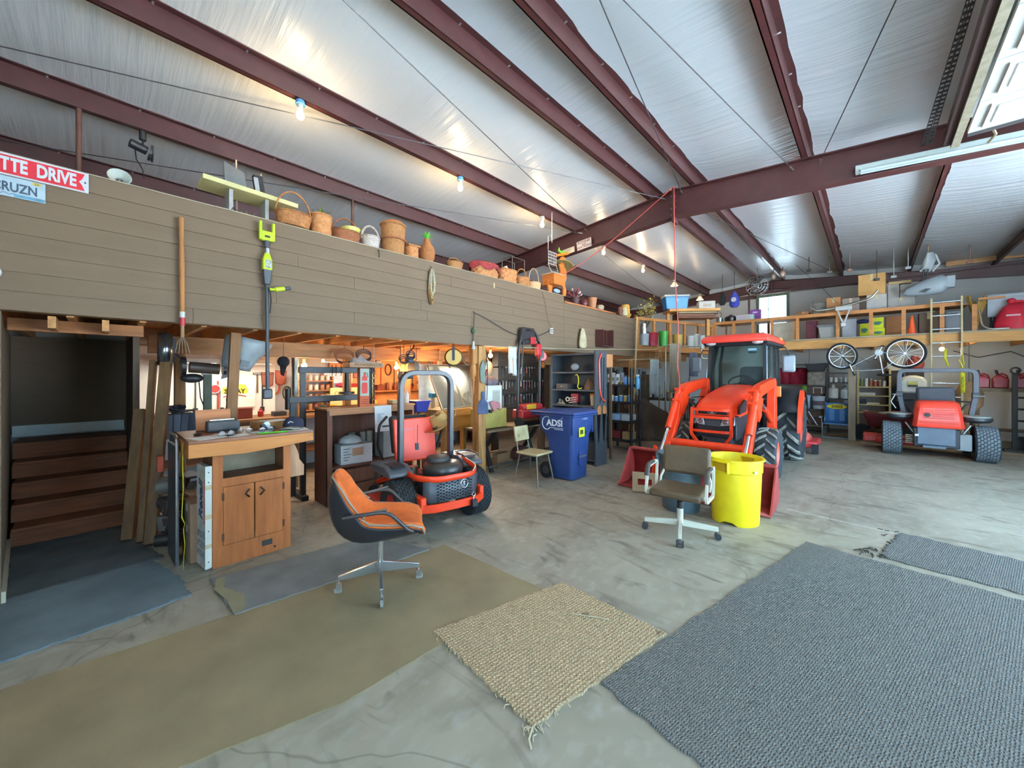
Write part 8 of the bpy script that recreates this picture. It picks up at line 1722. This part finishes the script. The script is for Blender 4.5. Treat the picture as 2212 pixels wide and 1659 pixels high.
t = thing('stool', 'little white wooden step stool on the storage shelf', 'stool', (-1.1, 13.55, 1.076)); box('seat', paint('c8c2ba'), t, -.1, .1, -.06, .06, .15, .17); box('leg', paint('c8c2ba'), t, -.1, -.08, -.05, .05, 0, .15); box('leg', paint('c8c2ba'), t, .08, .1, -.05, .05, 0, .15)
t = thing('ladder', 'grey metal stepladder leaning behind the tractor wheel', 'ladder', (-1.42, 13.15, 0)); 
for s in (0, .16): MB().tube([(-.15 - s * .3, 0, 1.18), (.35 - s, -.1 + s, .24)], .016, 6).obj('rail', metal('8a96a0', .35), t)
MB().tube([(-.2, .04, 1.16), (-.02, .04, .3)], .014, 6).obj('rail', metal('7a8690', .35), t)
box('low_bench', wood('6a5a48', 'x'), t, -.3, .55, -.1, .25, .20, .24); box('bench_leg', wood('6a5a48', 'z'), t, -.28, -.22, -.05, .2, 0, .2); box('bench_leg', wood('6a5a48', 'z'), t, .46, .52, -.05, .2, 0, .2)
# black rack with jugs
t = thing('utility_rack', 'dark utility rack holding white jugs left of the timber post', 'rack', (-.66, 13.75, 0)); UR = mat('22242c', .5)
for x in (-.24, .22): box('upright', UR, t, x - .02, x + .02, -.18, .18, 0, 1.9)
for z in (.45, .92, 1.36, 1.62): box('shelf', UR, t, -.24, .24, -.2, .2, z, z + .03)
bottle('large white round jug on the dark rack', (-.78, 13.65, .951), .38, .115, plastic('cfcabd'), 'b8b4a8', 'jugs on the dark rack', 'jug', .3); bottle('smaller white sprayer jug on the dark rack', (-.54, 13.65, .951), .34, .085, plastic('d4d8d4'), '3a3c44', 'jugs on the dark rack', 'jug', .25)
for k in range(4): jar(f'{ORD[k]} small tin from the left on the upper dark rack', (-.82 + k * .1, 13.62, 1.391), .13, .035, plastic(('c8c4b4', 'e0ded4', '8a8a88', 'd8d4c8')[k]), plastic('e8e8e4'), 'tins on the dark rack', 'tin')
carton('purple printed carton on the low dark rack', -.7, -.52, 13.6, 13.75, .481, .74, '6a5a8c')
# lawn chair
t = thing('lawn_chair', 'blue folding lawn chair with a yellow oval on its back', 'chair', (-.66, 12.85, 0), 0); LBL = plastic('2a5f9a', .5, .1); TUBE = metal('9ab8cc', .3)
m = RX(R(10), (0, .08, .38)); MB(m).box(-.23, .23, -.01, .01, 0, .50).obj('back_sling', LBL, t, .004)
for x in (-.1, .1): MB(m).box(x - .05, x + .05, -.014, -.01, .04, .34).obj('web_stripe', plastic('5a88b0'), t)
ov = MB(m); ov.loft([[(.20 * cos(a), y, .41 + .065 * sin(a)) for a in [2 * pi * j / 28 for j in range(28)]] for y in (-.016, -.011)]); ov.obj('oval_badge', paint('e6d21e'), t)
text('badge_text', '2003', .10, m @ Vector((0, -.018, .41)), (R(80 + 20), 0, 0), mat('4a2c1c', .6, var=0), t, .001, sx=1.15, bold=.002)
MB().box(-.23, .23, -.36, .08, .36, .38).obj('seat_sling', LBL, t)
for s in (-1, 1):
    MB().tube(fillet([(s * .27, .12, .02), (s * .27, -.34, .02), (s * .27, -.34, .38), (s * .25, .06, .36), (s * .24, .16, .88)], .05), .012, 8).obj('frame_tube', TUBE, t); MB().box(s * .30 - .035, s * .30 + .02, -.36, .06, .50, .525).obj('armrest', plastic('8ab4d0'), t, .008); MB().cyl((s * .28, -.3, .38), (s * .28, -.3, .5), .010, n=6).obj('arm_post', TUBE, t)
MB().tube([(-.27, -.34, .02), (.27, -.34, .02)], .012, 8).obj('foot_bar', TUBE, t); MB().tube([(-.25, -.35, .36), (.25, -.35, .36)], .012, 8).obj('front_bar', TUBE, t)
# wooden shelf right of post
t = thing('wooden_shelf', 'pale wooden shelf of cans and papers right of the timber post', 'shelf', (.03, 13.8, 0)); PS = wood('b8a066', 'x')
for x in (-.30, .30): box('upright', PS, t, x - .02, x + .02, -.16, .16, 0, 1.75)
for z in (.60, .80, 1.03, 1.26): box('board', PS, t, -.30, .30, -.18, .18, z, z + .03)
for k in range(6): jar(f'{ORD[k]} can from the left on the pale wooden shelf', (-.2 + k * .085, 13.72, 1.291), rn.uniform(.14, .22), .034, plastic(('5a6a3c', 'c8c8bc', '8a4a2c', '9a3c28', '6a5a44', 'b8b0a0')[k]), plastic(('8a8a84', 'd8d8d4')[k % 2]), 'cans on the pale shelf', 'can')
carton('flat white box on the pale wooden shelf', -.26, .06, 13.64, 13.9, 1.061, 1.13, 'bdb8ae'); carton('stack of papers on the pale wooden shelf', -.1, .14, 13.64, 13.9, .831, .87, 'c9c0a0', tape=False, name='paper_stack'); carton('dark case on the pale wooden shelf', -.25, -.12, 13.64, 13.9, .831, .95, '26303c', tape=False, name='case'); carton('small pink box on the lowest pale shelf', -.17, -.08, 13.64, 13.75, .631, .68, 'b87a7a', tape=False)
# wheelbarrow, sprayer tank, propane, gas cans, brown bag, welding table
t = thing('wheelbarrow', 'dark red wheelbarrow upturned beside the back mower', 'wheelbarrow', (.24, 12.88, 0)); MR = mat('5c1a1e', .5, var=.25)
MB().loft([[(-.30, -.24, .34), (.34, -.24, .34), (.34, .24, .34), (-.30, .24, .34)], [(-.40, -.34, .64), (.46, -.34, .64), (.46, .34, .64), (-.40, .34, .64)]]).obj('tray', MR, t, .03); MB().box(-.40, .46, -.34, .34, .64, .66).obj('rim', MR, t, .01); MB().sphere((.05, -.1, .67), (.2, .14, .05)).obj('dust_heap', mat('a8a098', .9), t)
for s in (-1, 1): MB().tube([(.7, s * .26, .52), (-.1, s * .14, .30), (-.42, s * .05, .2)], .02, 6).obj('handle', wood('6a4a30', 'x'), t); MB().tube([(.2, s * .2, .34), (.24, s * .2, 0.0)], .014, 6).obj('leg', BF, t)
MB().cyl((-.42, -.05, .19), (-.42, .05, .19), .19, n=24).obj('wheel', rubber(), t, .01)
t = thing('sprayer_tank', 'white lobed plastic sprayer tank with a yellow label', 'tank', (.72, 13.55, 1.14)); MB().prism([(-.24, .08), (-.2, 0), (.2, 0), (.24, .08), (.24, .3), (.17, .40), (.05, .44), (-.05, .44), (-.17, .40), (-.24, .3)], 'y', -.14, .14).obj('tank', plastic('ccd0c8'), t, .05); MB().box(-.09, .08, -.155, -.14, .16, .30).obj('label', paint('a8a83a'), t); MB().box(-.09, .08, -.157, -.155, .16, .21).obj('label_band', mat('3a3c30', .6), t); box('stand', BF, t, -.2, .2, -.12, .12, -1.14, 0)
t = thing('propane_tank', 'rusty red propane tank hanging shelf-high behind the bicycle wheel', 'tank', (.78, 13.9, 1.69)); MB().sphere((0, 0, .17), (.17, .17, .17)).obj('body', mat('8a4038', .6, var=.25), t); MB().cyl((0, 0, .32), (0, 0, .38), .07, n=16).obj('collar', mat('8a4038', .6), t); box('stand', mat('33302c', .8), t, -.15, .15, -.12, .12, -1.69, .02)
carton('white carton under the loft behind the bicycle wheel', .28, .56, 13.95, 14.2, 1.70, 2.05, 'c4c2b4'); t = thing('wall_rack', 'dark tool cabinet under the white carton', 'cabinet', (.42, 14.08, 0)); box('body', mat('33302c', .8), t, -.16, .16, -.15, .15, 0, 1.69); box('door', mat('3c3834', .7), t, -.15, .15, -.16, -.15, .1, 1.6)
def gascan(label, x, y, z): 
    t = thing('gas_can', label, 'gas can', (x, y, z), 0, 'gas cans on the bench'); RD = plastic('8a1c2a', .4)
    MB().loft([[(-.11, -.08, 0), (.11, -.08, 0), (.11, .08, 0), (-.11, .08, 0)], [(-.115, -.085, .2), (.115, -.085, .2), (.115, .085, .2), (-.115, .085, .2)], [(-.06, -.05, .29), (.02, -.05, .29), (.02, .05, .29), (-.06, .05, .29)]]).obj('body', RD, t, .02); MB().tube(fillet([(-.03, 0, .28), (.02, 0, .33), (.1, 0, .27), (.1, 0, .18)], .04), .016, 6).obj('handle', RD, t); MB().cyl((-.03, 0, .28), (-.06, 0, .40), .022, n=10).obj('spout', BF, t)
gascan('red plastic gas can at the left on the back bench', 1.80, 13.55, 1.30); gascan('red plastic gas can next to the timber frame on the bench', 2.06, 13.55, 1.30); gascan('red plastic gas can at the picture edge on the bench', 2.36, 13.6, 1.30)
t = thing('back_bench', 'thick timber bench carrying the red gas cans', 'bench', (2.3, 13.6, 0)); TBK = wood('6a5a44', 'x'); box('top', TBK, t, -.65, .9, -.25, .25, 1.22, 1.30)
for x in (-.6, .8): box('leg', TBK, t, x - .05, x + .05, -.2, .2, 0, 1.22)
box('shelf', TBK, t, -.6, .8, -.2, .2, .35, .39)
t = thing('steel_stand', 'dark steel machine stand at the right edge of the back bench', 'stand', (2.2, 12.95, 0)); DKI = mat('2c2c2a', .6, var=.2)
for x in (-.04, .42): box('post', DKI, t, x - .035, x + .035, -.03, .04, 0, 1.62)
for z in (.28, .62, .86, 1.1): box('cross_bar', DKI, t, -.04, .42, -.02, .02, z, z + .04)
MB().tube([(.0, -.1, 1.52), (.3, -.1, 1.62), (.5, -.1, 1.68)], .016, 6).obj('lever', DKI, t); MB().ring((-.04, -.05, 1.68), .06, .018, 'y', 18, 6).obj('hand_wheel', DKI, t); MB().cyl((.1, 0, .16), (.1, .1, .16), .14, n=20).obj('wheel', DKI, t); box('foot', DKI, t, -.2, .6, -.15, .1, 0, .05)
t = thing('brown_jacket', 'tan work coat hanging from the back loft beside the ladder', 'coat', (1.5, 12.6, 0)); MB().loft([[(k * .2 * cos(a) * (1 + .1 * sin(3 * a)), k * .12 * sin(a), z) for a in [2 * pi * j / 16 for j in range(16)]] for k, z in ((.35, .62), (.5, .8), (1.0, .95), (1.05, 1.2), (.7, 1.36), (.2, 1.45))]).obj('coat', mat('8a6a48', .85, var=.25, bump=.4, bscale=25), t, smooth=60); MB().cyl((0, 0, 1.44), (0, 0, 2.475), .008, n=6).obj('strap', BF, t); MB().tube([(-.05, -.05, .65), (-.04, -.06, .4), (0, -.04, .35)], .03, 6).obj('sleeve', mat('8a6a48', .85), t); MB().tube([(.08, -.05, .75), (.09, -.06, .5), (.07, -.04, .42)], .03, 6).obj('sleeve', mat('8a6a48', .85), t)
tag(MB().tube([(1.5, 14.75, 2.2), (1.9, 14.75, 2.02), (2.4, 14.75, 2.15), (2.7, 14.75, 1.95), (3.3, 14.75, 1.9)], .008, 5).obj('wall_cable', BF, None), 'dark cable sagging along the back wall at the right', 'cable')
tag(MB().tube([(-3.0, 14.75, 2.2), (-2.4, 14.75, 1.98), (-1.6, 14.75, 1.9), (-.8, 14.75, 1.95)], .008, 5).obj('wall_cable', BF, None), 'dark cable sagging along the back wall behind the tractor', 'cable')
# ================================================================ lamps: bare bulbs under the second purlin
BG = glow('ffd9a0', 22)
def bulb_light(loc, e, col=(1, .72, .42), rad=.04, name='bulb_glow'):
    l = bpy.data.lights.new(name, 'POINT'); l.energy = e; l.color = col; l.shadow_soft_size = rad
    o = bpy.data.objects.new(name, l); COL.objects.link(o); o.location = loc; return o
def bulb(label, x, y, z, e=9, holder='d8d4cc', s=1.0, group='bare bulbs under the purlin'):
    t = thing('bare_bulb', label, 'bulb', (x, y, z), 0, group)
    MB().cyl((0, 0, -.045), (0, 0, 0), .048, .04, n=18).obj('holder', plastic(holder), t, .004); MB().cyl((0, 0, -.085), (0, 0, -.045), .026, .03, n=14).obj('socket', plastic('e0dccf'), t)
    MB().lathe([(.012, -.085), (.018, -.10), (.034, -.13), (.038, -.155), (.03, -.18), (.012, -.192), (.001, -.194)], 18).obj('globe', BG, t, smooth=60)
    bulb_light((x, y, z - .225), e).parent = None
    return t
BX = -4.28
def zb(x): return zpb(x) - .002
bl_ = [(1.39, 'bare bulb in a blue holder nearest the camera under the purlin', '5a9ad0'), (3.49, 'bare bulb in a blue holder above the wicker pineapple', '6aa8d8'), (5.35, 'bare bulb in a white holder before the rafter, above the wire rack', 'dedad0'), (7.49, 'first bare bulb beyond the rafter', 'dedad0'), (9.47, 'bare bulb above the far end of the siding', 'dedad0')]
for y, lb, hc in bl_: bulb(lb, BX, y, zb(BX), holder=hc)
def cone_lamp(label, x, y, z, e=7):
    t = thing('shade_lamp', label, 'lamp', (x, y, z), 0, 'clear shade lamps over the corner loft')
    MB().cyl((0, 0, -.05), (0, 0, 0), .03, n=12).obj('holder', plastic('c8c4b8'), t); MB().cyl((0, 0, 0), (0, 0, max(.005, zpb(x) + .14 - z)), .006, n=6).obj('flex', BLACKM, t)
    MB().lathe([(.03, -.05), (.06, -.10), (.11, -.18), (.108, -.18)], 20, cap=False).obj('glass_shade', mat('d8d4c8', .1, var=0, trans=.7, ior=1.1), t, smooth=60, solid=.003)
    MB().sphere((0, 0, -.12), .035).obj('globe', BG, t); bulb_light((x, y, z - .22), e)
cone_lamp('clear cone lamp above the blue cooler', -4.28, 11.6, zb(-4.28)); cone_lamp('clear cone lamp hanging low beside the white carton', -4.0, 13.0, 4.15)
# flush fluorescent fixture on the main rafter (unlit), overhead door on tracks
t = thing('tube_fixture', 'unlit twin tube light fixture along the right side of the rafter', 'light fixture', (-.15, 6.28, 4.13))
sl = -.085
MB().prism([(0, 0), (1.9, sl * 1.9), (1.9, sl * 1.9 - .09), (0, -.09)], 'y', -.04, .04).obj('housing', paint('b8c4c0'), t, .006)
for y in (-.05, .015): MB().cyl((.05, y - .01, -.09), (1.85, y - .01, sl * 1.85 - .09), .018, n=12).obj('tube', mat('b4c0be', .3), t)
t = thing('overhead_door', 'white sectional garage door rolled open under the roof at the right', 'garage door', (0, 0, 0))
DZ = 4.02; DW = mat('dcdbd4', .5, var=.04)
for k in range(6):
    y1 = 5.95 - k * .62; y0 = y1 - .60
    p = box('door_section', DW, t, .70, 3.10, y0, y1, DZ, DZ + .04)
    for j in range(4):
        xa = .78 + j * .56
        q = MB(); 
        q.box(xa, xa + .48, y0 + .08, y0 + .10, DZ - .018, DZ).box(xa, xa + .48, y1 - .10, y1 - .08, DZ - .018, DZ).box(xa, xa + .02, y0 + .10, y1 - .10, DZ - .018, DZ).box(xa + .46, xa + .48, y0 + .10, y1 - .10, DZ - .018, DZ)
        q.obj('raised_frame', DW, p)['kind'] = 'stuff'
        box('inset_panel', mat('b9b9b4', .6), p, xa + .05, xa + .43, y0 + .13, y1 - .13, DZ - .012, DZ)
box('bottom_seal', mat('2a2a2e', .7), t, .70, 3.10, 5.95, 5.985, DZ - .02, DZ + .05)
GAL = mat('8f8a78', .5, .5, var=.2, scale=20)
tr = MB().box(.60, .604, -1.5, 6.1, DZ - .05, DZ + .06).box(.604, .66, -1.5, 6.1, DZ + .056, DZ + .06).box(.604, .66, -1.5, 6.1, DZ - .05, DZ - .046).obj('track', GAL, t)
tr['kind'] = 'stuff'
ST = mat('3a2622', .6)
box('track_bar', ST, t, .545, .598, -1.5, 6.05, DZ - .02, DZ + .08)
# perforated hanger strap
for k in range(2):
    a = Vector((.42 + .05 * k, 6.3, 4.18)); b = Vector((.55 + .0 * k, 3.4, 4.34)); d = b - a; n = 42
    for i in range(n):
        p = a + d * (i / n); q = a + d * ((i + .62) / n)
        MB().box(-.018, .018, 0, (q - p).length, -.002, .002).obj('strap_link', mat('4a4e50', .5, .5), t, loc=p, rot=(math.atan2(d.z, d.y), 0, -math.atan2(d.x, d.y)))
    for s in (-1, 1): MB().tube([a + Vector((s * .016, 0, 0)), b + Vector((s * .016, 0, 0))], .003, 4).obj('strap_edge', mat('4a4e50', .5, .5), t)
MB().tube([(.86, 6.0, 4.05), (.9, 6.1, 4.0), (.86, 6.15, 3.95)], .012, 6).obj('hook', metal('b09a80'), t)
